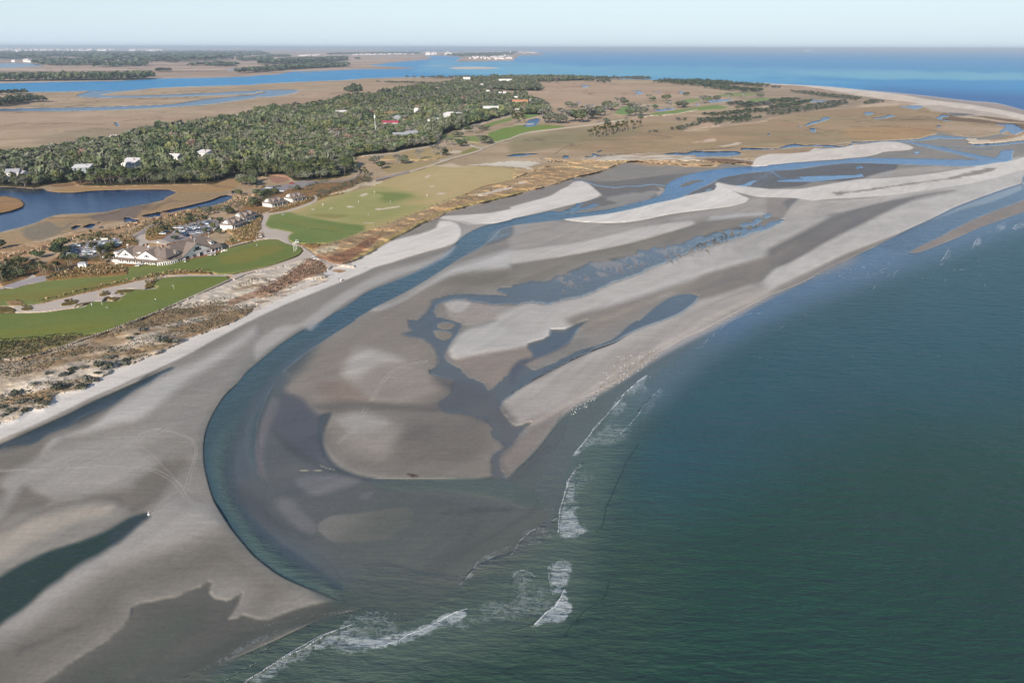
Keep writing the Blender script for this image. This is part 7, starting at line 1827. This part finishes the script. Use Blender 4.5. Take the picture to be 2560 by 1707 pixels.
for s, k, rz, lb in (('B1: 845,1340', 4, .5, 'golfer in white clothes left of the bunker with the long shadow'), ('B1: 940,1332', 4, 1.5, 'golfer in white walking between the two narrow bunkers'), ('B1: 990,1370', 2, 2.5, 'golfer bending over a putt below the others'), ('B1: 1432,1300', 0, 0, 'golfer in a white shirt alone on the lower green'),
        ('B1: 1695,925', 3, 1, 'person in a red top on the path below the clubhouse corner'), ('B1: 1765,918', 0, 2, 'person in white standing on the lawn right of the clubhouse veranda'), ('Y: 1315,822', 4, 2.2, 'left of two golfers in white on the driving range tee'), ('Y: 1347,826', 0, 2.6, 'right of two golfers on the driving range tee'),
        ('Y: 842,1392', 4, 2, 'person in white on the round putting green'), ('Y: 815,1408', 1, 1, 'person in dark top on the round putting green'), ('Y: 500,1318', 0, .4, 'person in white at the left rim of the putting green'), ('Y: 930,1282', 1, 4, 'person in navy by the path at the top of the putting green'),
        ('Y: 745,1248', 3, 1, 'person in red sitting area left of the plaza'), ('Y: 830,1248', 4, 1, 'person in white by the plaza planting'), ('B2: 765,1112', 1, 2.4, 'person in dark clothes left of the white beach bin'), ('B2: 790,1114', 0, 3, 'person in a white top right of the white beach bin'),
        ('B2: 1002,995', 0, 1, 'person in white at the top edge of the beach'), ('X: 1460,590', 3, 1, 'person by the tan planting in front of the pavilion'), ('X: 1870,470', 1, 0, 'leftmost person among the buggies on the lawn'), ('X: 1950,485', 0, 2, 'person in white among the buggies on the lawn')):
    p = GP(s)[0]
    if k in used_p:
        o = copy_tree(proto_p[k], p, rz)
    else:
        used_p.add(k); o = proto_p[k]; o.location = p; o.rotation_euler = (0, 0, rz)
    tag(o, lb, 'person')
def make_buggy():
    e = empty('golf_buggy', (0, 0, -500))
    MB().box(-1.1, 1.1, -.55, .55, .3, .7).box(.55, 1.15, -.5, .5, .7, .95).build('body', M['white'], e)
    MB().box(-.5, .3, -.5, .5, .701, .9).box(-.62, -.5, -.5, .5, .7, 1.3).build('seat', M['dark'], e)
    MB().box(-.95, .8, -.6, .6, 1.8, 1.88).build('roof', M['flag'], e)
    for x, y in ((-.85, -.5), (-.85, .5), (.7, -.5), (.7, .5)):
        MB().tube((x, y, .7), (x * .95, y, 1.8), .03, .03, 5).build('post', M['grey'], e)
    for x, y in ((-.75, -.5), (-.75, .5), (.75, -.5), (.75, .5)):
        MB().tube((x, y - .1, .24), (x, y + .1, .24), .24, .24, 9).build('wheel', M['rubber'], e)
    return e
bg0 = make_buggy()
for i, (s, rz, lb) in enumerate((('X: 645,665', .3, 'left golf buggy in front of the clubhouse left wing'), ('X: 690,650', .8, 'right golf buggy in front of the clubhouse left wing'), ('X: 1895,478', .5, 'golf buggy at the left of the cluster on the lawn'), ('X: 1930,470', 1.3, 'golf buggy in the middle of the cluster on the lawn'), ('X: 1985,468', 2.0, 'golf buggy at the right of the cluster on the lawn'),
        ('Y: 1588,1325', .4, 'white golf buggy parked beside the three white flagpoles'), ('B2: 530,912', 0, 'white buggy on the sandy path down to the beach'), ('X: 1470,588', 2, 'golf buggy in front of the round pavilion'), ('Y: 905,1222', .2, 'white golf buggy in the planting left of the plaza'))):
    p = GP(s)[0]
    if i == 0:
        o = bg0; o.location = p; o.rotation_euler = (0, 0, rz)
    else:
        o = copy_tree(bg0, p, rz)
    tag(o, lb, 'golf buggy', 'golf buggies')
for i, (s, lb) in enumerate((('Y: 1535,1490', 'left of the three tall white flagpoles beside the putting green'), ('Y: 1560,1470', 'middle of the three tall white flagpoles beside the putting green'), ('Y: 1585,1452', 'right of the three tall white flagpoles beside the putting green'))):
    p = GP(s)[0]
    e = empty('flagpole', p); tag(e, lb, 'flagpole', 'three white flagpoles')
    MB().tube((0, 0, -.2), (-.25, 0, 5.6), .12, .09, 8).build('pole', M['white'], e)
    MB().box(-.28, .3, -.03, .03, 5.1, 5.5).build('flag', M['flag'], e)
gf = None
for i, (s, lb) in enumerate((('B2: 612,432', 'golf flag by the leftmost small bunker of the range'), ('B2: 940,404', 'golf flag between the long bunker and the far one'), ('B2: 1032,515', 'golf flag below the long wavy bunker'), ('B2: 1238,400', 'golf flag right above the long wavy bunker'), ('B2: 1092,316', 'golf flag by the topmost near bunker'), ('B2: 1575,345', 'golf flag left of the two round bunkers'), ('B1: 1600,1188', 'golf flag on the lower green in front of the clubhouse'), ('B2: 1262,138', 'golf flag at the far left of the tan range'))):
    p = GP(s)[0]
    if gf is None:
        gf = empty('golf_flag', p)
        MB().tube((0, 0, 0), (0, 0, 2.4), .05, .04, 5).build('pole', M['white'], gf)
        MB().box(0, .7, -.02, .02, 1.85, 2.38).build('flag', M['flag'], gf); o = gf
    else:
        o = copy_tree(gf, p, i * .7)
    tag(o, lb, 'golf flag', 'flags on the practice greens')
ch0 = None
for i, s in enumerate(('X: 2105,425', 'X: 2140,408', 'X: 2165,405', 'X: 2200,400')):
    p = GP(s)[0]
    if ch0 is None:
        ch0 = empty('garden_chair', p)
        MB().box(-.35, .35, -.35, .35, .35, .45).build('seat', M['white'], ch0)
        MB().box(-.35, .35, .3, .42, .45, 1.1).build('backrest', M['white'], ch0)
        for x in (-.3, .3):
            for y in (-.3, .3):
                MB().box(x - .04, x + .04, y - .04, y + .04, 0, .35).build('leg', M['white'], ch0)
        o = ch0
    else:
        o = copy_tree(ch0, p, i * .4)
    tag(o, ('leftmost', 'second', 'third', 'rightmost')[i] + ' of the white chairs on the lawn right of the clubhouse', 'chair', 'white lawn chairs')
p = GP('D1: 1278,128')[0]
e = empty('marker_buoy', p); tag(e, 'small white buoy stranded at the tip of the dark pool', 'buoy')
MB().ball((0, 0, .25), (.35, .35, .33), 10, 6).build('float', M['white'], e, True); MB().tube((0, 0, .7), (0, 0, 1.3), .08, .05, 6).build('staff', M['white'], e)
p = GP('B2: 780,1108')[0]
e = empty('beach_bin', p); tag(e, 'white bin between two people on the upper beach', 'bin')
MB().tube((0, 0, 0), (0, 0, 1.0), .38, .45, 10).build('drum', M['white'], e); MB().tube((0, 0, 1.001), (0, 0, 1.1), .48, .44, 10).build('lid', M['grey'], e)
# pale mast in the wood and its stay
p = GP('A2: 1102,875')[0]
e = empty('radio_mast', p); tag(e, 'tall thin pale mast rising from the wood above the yellow scrub', 'mast')
MB().tube((0, 0, 0), (0, 0, 30), .5, .28, 8).build('mast', M['cream'], e); MB().tube((0, 0, 30), (0, 0, 34), .12, .06, 5).box(-.9, .9, -.3, .3, 24, 27.5).build('antenna', M['white'], e)

# ------------------------------------------------------------------ birds on the long bar
def make_bird(m, s=1.0):
    b = MB().ball((0, 0, .32), (.30, .15, .15), 7, 4).ball((.27, 0, .52), (.09, .075, .08), 6, 4).tube((.2, 0, .4), (.26, 0, .5), .07, .06, 5).tube((-.25, 0, .34), (-.5, 0, .36), .1, .03, 4)
    b.v = [(x * s, y * s, z * s) for x, y, z in b.v]
    o = b.build('seabird', m, None, True)
    MB().tube((.33 * s, 0, .51 * s), (.47 * s, 0, .48 * s), .025 * s, .008, 4).build('bill', M['bill'], o)
    for y in (-.05, .05):
        MB().tube((0, y * s, 0), (0, y * s, .22 * s), .015 * s, .015 * s, 4).build('leg', M['bill'], o)
    o.location = (0, 0, -500)
    return o
birds = [make_bird(M['feather'], 0.6), make_bird(M['feather'], 0.62), make_bird(M['feather_g'], 0.8)]
ub = set()
def bird(k, p, lb, gr):
    if k in ub:
        o = birds[k].copy(); col.objects.link(o); o.location = p
        for ch in birds[k].children:
            c = ch.copy(); col.objects.link(c); c.parent = o
    else:
        ub.add(k); o = birds[k]; o.location = p
    o.rotation_euler = (0, 0, rng.uniform(0, 6.28))
    tag(o, lb, 'bird', gr)
fl = scatter('C3: 725,640 720,600 740,560 850,440 920,330 985,298 1100,290 1240,262 1292,272 1280,300 1190,350 1110,410 1040,455 960,515 880,560 800,600', 1.0, 2)
d_ = []
for x, y, s in fl:
    u, v = to_px(x, y, .3)
    d_.append(rng.random() < .8)
fl = fl[np.array(d_)]
rng.shuffle(fl)
print('flock', len(fl))
for i, (x, y, s) in enumerate(fl[:190]):
    bird(2 if rng.random() < .8 else 0, ground_xy(x, y), 'gull in the dense flock resting on the shore of the long sandbar', 'gulls in the dense flock')
edge = scatter('C3: 725,660 760,600 880,560 1000,495 1110,420 1190,360 1290,285 1300,270 1180,340 1040,440 880,545', 1.6, 9, 44)
for x, y, s in edge:
    bird(0, ground_xy(x, y), 'white gull at the waterside rim of the flock', 'gulls at the waterside rim')
for p in GP('C3: 518,826 535,822 548,806 525,784 560,780 565,760 540,738 590,775 612,770 630,756 645,750 655,742 640,722 662,712 668,690 690,708 700,690 715,700 730,684 548,796 600,742 632,736 685,694 722,690 712,684 556,812 640,765 650,760'):
    bird(1, p, 'white seabird scattered in the wet sand beyond the flock', 'birds in the wet sand')
for p in GP('B4: 330,1110 345,1108 360,1100 375,1095 390,1088 400,1080 410,1075 425,1078 455,1045 470,1048 485,1045 500,1040 548,1042 643,1037 660,1068 700,1085 717,1000 757,1010 805,1000 870,985 883,990 920,1048 933,1082 950,957 970,1057 990,1055 1030,1020 1045,1018 1055,1030 1065,1002 1105,958 1040,1040 790,1090 825,1085 1420,1090 1495,1092 1630,1108 1765,1013 1780,1010 1800,1008 1812,1005 1712,1012 1955,975 1937,930 1928,920 1957,1060 1990,1152 2075,992 C4: 740,322 1485,314 C3: 1265,243 800,463 825,468 890,398 920,326'):
    bird(1, p, 'white seabird dotted over the shallows off the outer bar', 'birds in the outer shallows')
# the rest of the flock, past three hundred birds
rest = fl[190:1400]
if len(rest):
    b0 = MB().ball((0, 0, .24), (.22, .11, .11), 5, 3).ball((.2, 0, .38), (.07, .055, .06), 4, 3)
    V0 = np.array(b0.v); nV = len(V0)
    tri = [f for f in b0.f]
    vv, ff, mi_ = [], [], []
    for i, (x, y, s) in enumerate(rest):
        a = rng.uniform(0, 6.28); g_ = ground_xy(x, y)
        c, s_ = math.cos(a), math.sin(a)
        W_ = np.stack([V0[:, 0] * c - V0[:, 1] * s_ + g_.x, V0[:, 0] * s_ + V0[:, 1] * c + g_.y, V0[:, 2] + g_.z], 1)
        vv += W_.tolist(); ff += [tuple(q + i * nV for q in f) for f in tri]; mi_ += [int(rng.random() < .88)] * len(tri)
    mb = MB(); mb.v, mb.f = vv, ff
    o = mb.build('bird_flock', None, mats=[M['feather'], M['feather_g']], mi=mi_)
    tag(o, 'hundreds of gulls packed on the shore of the long sandbar', 'bird flock', kind='stuff')

# ------------------------------------------------------------------ far towns
def far_house(spec_list, w, d, h, label, group, sp=.5):
    o0 = None
    for i, s in enumerate(spec_list):
        u, v = P(s)[0]
        x, y, _ = to_ground(u, v, 1.0)
        k = rng.uniform(.7, 1.35)
        if o0 is None:
            mb = MB().box(-w / 2, w / 2, -d / 2, d / 2, 0, h); nf = len(mb.f)
            mb.hip(-w / 2 - 1, w / 2 + 1, -d / 2 - 1, d / 2 + 1, h + .1, h * 1.45, d * .3, d * .3)
            o0 = mb.build('shore_house', None, mats=[M['far_white'], M['far_roof']], mi=[0] * nf + [1] * (len(mb.f) - nf)); o = o0
        else:
            o = o0.copy(); col.objects.link(o)
        o.location = (float(x), float(y), 0.5); o.scale = (k, k, rng.uniform(.8, 1.3)); o.rotation_euler = (0, 0, rng.uniform(-.3, .3))
        tag(o, label, 'house', group)
rr = random.Random(9)
def row(t, x0, x1, y0, y1, n, jy=3):
    return ['%s: %.1f,%.1f' % (t, x0 + (x1 - x0) * (i + rr.random()) / n, y0 + (y1 - y0) * (i / n) + rr.uniform(-jy, jy)) for i in range(n)]
far_house(row('A2', 890, 1480, 140, 130, 34), 30, 22, 12, 'tiny white beach house in the row on the far barrier island', 'houses in the far island row')
far_house(row('A2', 1960, 2350, 166, 176, 20, 8) + row('A2', 2200, 2352, 178, 120, 14, 4) + row('A3', 0, 230, 118, 118, 30, 9), 26, 20, 14, 'tiny white building on the sandy point of the far island', 'houses on the far sandy point')
far_house(row('A2', 1565, 1660, 142, 136, 4, 2) + row('A2', 1745, 1790, 140, 136, 3, 2), 70, 40, 34, 'large pale block of flats at the near end of the far island', 'flats on the far island')
far_house(row('A2', 400, 590, 148, 142, 12, 2), 30, 22, 12, 'white house in the short row on the far marsh', 'houses on the far marsh')
far_house(row('A1', 0, 560, 108, 108, 34, 5) + row('A1', 600, 860, 106, 106, 10, 5) + row('A1', 910, 1050, 106, 104, 12, 4) + row('A1', 1200, 1480, 106, 106, 16, 4), 110, 60, 44, 'pale city building on the far left horizon', 'city on the horizon')
far_house(['A1: 770,124', 'A1: 780,196', 'A1: 990,196', 'A1: 1110,198', 'A1: 1190,196', 'A1: 1215,198', 'A1: 1275,240', 'A1: 1840,150', 'A1: 1880,172', 'A1: 250,205', 'A1: 280,208', 'A1: 560,200', 'A1: 130,205', 'A1: 1145,200', 'A1: 50,168'], 34, 24, 16, 'white house standing among the blue far woods', 'houses in the far woods')
u, v = P('A2: 2338,132')[0]; x, y, _ = to_ground(u, v, 0)
e = empty('water_tower', (float(x), float(y), 0)); tag(e, 'slim pale tower on the far island shore', 'tower')
MB().tube((0, 0, 0), (0, 0, 62), 9, 6, 8).build('shaft', M['far_white'], e); MB().tube((0, 0, 62), (0, 0, 72), 8, 4, 8).build('tank', M['far_roof'], e)  # water tower: tapering shaft with its tank on top
u, v = P('A4: 365,108')[0]; x, y, _ = to_ground(u, v, 0)
e = empty('cargo_ship', (float(x), float(y), 0)); tag(e, 'tiny pale ship on the sea horizon', 'ship')
MB().box(-170, 170, -22, 22, 0, 22).build('hull', M['far_white'], e); MB().box(90, 130, -18, 18, 22, 74).box(-120, 70, -18, 18, 22.1, 42).build('superstructure', M['far_white'], e)

# ------------------------------------------------------------------ palms, bushes and grasses of the gardens
k = 0
for spec, gr, lb, sc in (('U: 850,700 915,785 1030,725 1272,600 1475,575 1556,485 1612,605 1562,225 1100,525 1262,560 1045,865 930,800 1435,470 480,640 560,620 640,600', 'palms of the upper car park', 'palmetto rising between the cars of the upper car park', 1.0),
                     ('V: 770,485 955,500 1205,560 1390,500 1480,1060 1640,1150 1800,1130 1205,890 1700,1120 960,740 1200,760 1330,720 1800,560 1180,330 1480,350 1380,380 2180,570 1430,880', 'palms of the lower car park', 'palmetto in the lower car park islands', 1.0),
                     ('Z: 800,725 852,742 905,745 450,790 1110,722 1160,690 1345,595 1420,585 1385,560 240,700 330,760 60,820 120,760 180,690 270,640 30,700 400,700 210,790 130,860 60,900', 'palms by the shaded drive', 'palmetto in the grove by the shaded drive at the left edge', 1.15),
                     ('X: 120,600 190,590 30,560 230,570', 'palms at the clubhouse corner', 'slim palmetto beside the left corner of the clubhouse', 1.0)):
    for p in GP(spec):
        o = copy_tree(palms[k % 3], p, k * 1.1, sc * rng.uniform(.85, 1.15)); tag(o, lb, 'palm tree', gr); k += 1
for s, sc, kind, lb in (('V: 190,900', 1.0, 5, 'dense dark oak shading the parked cars'), ('V: 230,700', 1.0, 4, 'bright green oak at the head of the shaded car row'), ('V: 30,720', .8, 9, 'bare grey tree left of the green oak by the cars'), ('V: 560,1060', .6, 0, 'low oak below the lower car park'), ('V: 250,1060', .6, 1, 'low oak left of the footbridge'),
        ('Z: 420,620', .9, 4, 'dark oak beside the shaded pond'), ('Z: 780,430', .7, 3, 'spreading oak at the bend of the lagoon path'), ('Z: 250,720', .8, 1, 'oak among the palms at the left edge'), ('Z: 20,870', .8, 3, 'oak at the left frame edge above the drive'), ('Z: 330,830', .7, 0, 'oak overhanging the end of the drive'), ('B1: -20,820', .8, 5, 'dark oak on the marsh at the left frame edge'),
        ('V: 1700,700', .55, 4, 'green bush-like oak left of the clubhouse annex'), ('V: 1830,650', .5, 4, 'green bush-like oak behind the clubhouse annex'), ('V: 1560,760', .55, 5, 'dark bush-like oak by the annex corner'), ('U: 2080,430', .45, 5, 'dark bush left of the first cottage'), ('U: 1700,380', .45, 5, 'dark bush in the wall gap of the upper car park'), ('U: 1880,600', .5, 4, 'green bush at the foot of the first cottage'), ('U: 2000,560', .7, 9, 'bare grey tree by the first cottage'),
        ('U: 1700,700', .45, 3, 'low dark oak behind the far clubhouse wing'), ('U: 2040,740', .5, 1, 'oak right behind the far clubhouse wing'), ('U: 730,640', .5, 5, 'dark thicket oak left in the upper car park'), ('U: 970,880', .42, 5, 'dark round bush in the lawn bed behind the roof'), ('U: 1330,430', .55, 5, 'dark oak at the back of the upper car park'), ('U: 1300,310', .4, 5, 'dark round bush by the lagoon path'), ('U: 1670,230', .6, 9, 'bare grey tree beside the lagoon path'), ('U: 1780,180', .5, 1, 'oak between the creek and the lagoon path'), ('U: 2250,260', .9, 2, 'wide oak behind the first cottage'),
        ('Y: 780,600', .9, 1, 'oak above the second cottage'), ('Y: 600,250', 1.4, 2, 'big grey-green oak left of the small far car park'), ('Y: 690,270', 1.3, 0, 'big oak beside the largest one left of the far car park'), ('Y: 560,240', 1.1, 3, 'oak at the marsh tip left of the far car park'), ('Y: 760,200', 1.2, 1, 'oak behind the big pair left of the far car park'), ('Y: 850,450', .9, 1, 'oak between the far car park and the third cottage'), ('Y: 950,480', .8, 0, 'low oak touching the third cottage'), ('Y: 1050,430', .8, 3, 'green oak between third and fourth cottage'), ('Y: 1180,420', .7, 4, 'bright bush-oak behind the third cottage'), ('Y: 920,560', .8, 9, 'pale bare tree left of the third cottage'),
        ('Y: 350,800', .7, 4, 'green oak behind the nearest cottage'), ('Y: 500,440', .7, 4, 'lone green bush beside the creek end'), ('Y: 1470,350', .7, 9, 'dark leafless thicket above the fourth cottage'), ('Y: 1600,340', .6, 1, 'scrubby oak right of the fourth cottage roof'), ('Y: 820,650', .8, 0, 'oak at the dark gap between the cottages')):
    p = GP(s)[0]
    src = bares[0] if kind == 9 else oaks[kind]
    o = copy_tree(src, p, sc * 9, sc); tag(o, lb, 'tree', 'garden trees')
bush0 = [make_shrub('dune_bush', (0.13, 0.125, 0.095)), make_shrub('dune_bush', (0.10, 0.105, 0.07))]
ubs = set()
for i, p in enumerate(GP('C1: 290,715 340,705 390,730 840,465 905,430 945,415 1100,385 1110,360 1010,365 1450,190 1520,195 700,600 760,515 240,795 30,835 100,790 180,725 610,465 1400,175 640,440 560,480 870,390 800,540 480,600 420,470 20,770 300,560 150,640 720,420 1180,130 1240,90 1130,170 960,330')):
    k = i % 2
    if k in ubs:
        o = bush0[k].copy(); col.objects.link(o); o.location = p
    else:
        ubs.add(k); o = bush0[k]; o.location = p
    q = rng.uniform(.7, 1.7); o.scale = (q * 1.2, q, q * .8); o.rotation_euler = (0, 0, i)
    tag(o, 'grey-green wind-clipped bush on the dune front at the left', 'bush', 'bushes on the dune front')

def tufts(name, label, cat, specs):
    """grass as many narrow upright blades-of-clump faces; nobody could count it"""
    Vs, Cs = [], []
    for sp_, st, hgt, wid, tones, sd, thr in specs:
        for s1 in (sp_ if isinstance(sp_, (list, tuple)) else [sp_]):
            a = scatter(s1, st, sd)
            if thr is not None and len(a):
                ca, sa = math.cos(.55), math.sin(.55)
                n = fbm((a[:, 0] * ca + a[:, 1] * sa) / 34, (-a[:, 0] * sa + a[:, 1] * ca) / 13, 11, 5)
                a = a[n > thr]
            if not len(a):
                continue
            u, v = to_px(a[:, 0], a[:, 1], 2.0)
            z = H_at(u, v)
            g = np.random.default_rng(sd)
            n = len(a)
            h = hgt * g.uniform(.5, 1.3, n); w = wid * g.uniform(.6, 1.3, n)
            t = np.array(tones)[g.integers(0, len(tones), n)] * g.uniform(.75, 1.25, (n, 1))
            for q in range(3):
                an = g.uniform(0, math.pi, n); ln = g.uniform(-.5, .5, n) * h
                dx, dy = np.cos(an) * w, np.sin(an) * w
                lx, ly = -np.sin(an) * ln, np.cos(an) * ln
                X, Y = a[:, 0], a[:, 1]
                Vs.append(np.stack([np.stack([X - dx * .5, Y - dy * .5, z - .05], 1), np.stack([X + dx * .5, Y + dy * .5, z - .05], 1), np.stack([X + dx + lx, Y + dy + ly, z + h], 1), np.stack([X - dx + lx, Y - dy + ly, z + h * .9], 1)], 1).reshape(-1, 3))
                Cs.append(np.repeat(t * g.uniform(.85, 1.15), 4, 0))
    V = np.concatenate(Vs); C_ = np.concatenate(Cs)
    print(name, len(V) // 12)
    tag(np_mesh(name, V, np.arange(len(V)).reshape(-1, 4), C_), label, cat, kind='stuff')
STRAW = [(.30, .23, .14), (.24, .19, .13), (.20, .17, .12), (.16, .16, .09)]
tufts('dune_grass', 'straw and grey-brown dune grass between the path and the beach', 'grass', [
    (DN, 1.25, .5, .35, STRAW, 1, .535), ('B2: 560,880 750,740 1150,600 1700,395 2352,185 B3: 200,110 600,20 850,90 380,222 0,326 B2: 2352,325 1750,480 1300,700 1050,850 850,938 700,950', 4.2, .5, .55, [(.25, .205, .145), (.21, .18, .125)], 2, None),
    ('B2: 470,930 530,922 640,960 655,995 560,1055 300,1160 130,1255 0,1262 0,1200 200,1110', 1.3, .5, .45, [(.22, .13, .09), (.26, .17, .12)], 3, None),
    ('C1: -400,400 0,185 200,178 600,138 760,135 550,225 150,330 -400,440', 1.2, .5, .45, [(.10, .12, .05), (.20, .17, .10), (.12, .11, .06)], 4, None)])
BEDS = ['B1: 420,1110 430,1090 560,1040 730,980 960,955 1180,1000 1170,1050 900,1075 700,1085', 'B1: 1100,730 1240,725 1265,790 1180,790', 'B1: 1340,690 1350,650 1600,560 1850,540 1980,545 1650,590 1500,690 1370,740', 'B1: 2060,650 2200,600 2352,570 2352,730 2130,770 2050,760 2160,690', 'B2: 0,490 30,500 60,540 40,600 50,640 0,660', 'B2: 110,490 160,450 320,410 520,345 530,370 290,460 150,488',
        'B1: 1500,1050 1600,1035 1700,1020 1930,1035 1945,1050 1700,1052 1300,1105 1000,1170 700,1240 500,1290 350,1325 400,1300 900,1175', 'B1: 555,1330 620,1300 725,1293 640,1338', 'B1: 188,1365 280,1348 305,1355 240,1385', 'B1: 905,1240 980,1213 1015,1220 950,1252', 'B1: 1325,1165 1345,1130 1390,1115 1500,1085 1400,1165', 'B1: 600,760 900,690 1100,690 1400,560 1900,470 2050,450 1900,520 1400,600 1150,710 800,745', 'B2: 560,380 580,340 820,300 645,345', 'B2: 0,680 60,685 75,710 0,725']
tufts('ornamental_grass', 'clumps of tan ornamental grass in the beds round clubhouse, cottages and paths', 'grass', [(BEDS, 1.7, .95, .6, [(.34, .23, .13), (.28, .19, .11), (.22, .17, .08), (.18, .16, .07)], 5, None)])
tufts('marsh_reeds', 'pinkish straw reeds along the lagoon creek and the drive', 'reeds', [
    ('B1: -200,930 0,925 450,830 700,720 1200,620 1500,540 1900,480 2100,440 2352,400 2352,330 B2: 0,300 0,330 B1: 2200,330 1950,430 1850,440 1500,530 1250,570 1100,620 800,690 550,750 200,860 -200,880', 2.6, 1.3, .9, [(.38, .27, .18), (.32, .22, .14), (.24, .19, .11)], 6, None)])
stuff_stands('garden_shrubs', 'olive and green shrubs filling the ground between clubhouse, cottages and car parks', 'shrubs', [
    ('B1: 470,1000 600,880 700,900 800,900 960,870 1080,810 1090,830 950,890 700,960 560,1040 450,1080', 3.5, 2.2, 2.0, [GRN, YEL, DRK], 170), ('B1: 1800,470 2050,430 2352,380 2352,440 2100,480 1850,500', 3.6, 2.2, 2.2, [GRN, GREY, YEL], 150),
    ('B1: 600,740 760,700 1000,690 1180,700 1400,580 1420,600 1200,690 1000,720 700,765', 4, 2, 1.8, [GRN, DRK, YEL], 110), ('B1: 1560,560 1850,535 1990,535 1980,600 1850,560 1650,600 1480,690 1370,720 1350,660', 4.2, 2.0, 1.8, [YEL, GRN], 110),
    ('B2: 0,430 60,300 120,310 250,300 60,430', 3.6, 2.4, 2.6, [GRN, DRK], 90), ('B2: 300,270 420,258 520,235 560,245 450,330 400,290', 4.2, 2.2, 2, [GREY, YEL], 70), ('B2: 500,395 560,330 650,290 780,250 900,200 1000,175 1070,190 1040,215 900,255 780,290 640,345', 3.8, 2.6, 2.6, [GREY, DRK, GRN], 150), ('B2: 500,230 600,200 720,195 700,210 560,240', 3.6, 2.2, 2, [GRN], 60),
    ('B1: -300,1000 0,960 60,1040 230,1000 330,950 430,960 470,1020 350,1050 200,1100 100,1130 0,1160 -300,1200', 3.6, 2.6, 2.6, [GRN, DRK, YEL], 190), ('B1: 800,920 940,880 1060,900 1050,940 850,950', 3, 1.8, 1.6, [GRN, YEL], 60), ('B1: 1050,830 1260,740 1270,790 1130,810', 3.4, 1.6, 1.4, [YEL, (0.24, .17, .10)], 70),
    ('B2: 100,130 110,60 300,60 620,40 800,60 900,100 700,165 480,185 340,185 300,130', 6, 4.0, 4.4, [GREY, GRN, YEL], 200)], 60, .45)

for o in [q for q in bpy.data.objects if q.parent is None and q.location.z < -400]:      # prototypes that were not needed
    for ch in list(o.children_recursive):
        bpy.data.objects.remove(ch)
    bpy.data.objects.remove(o)
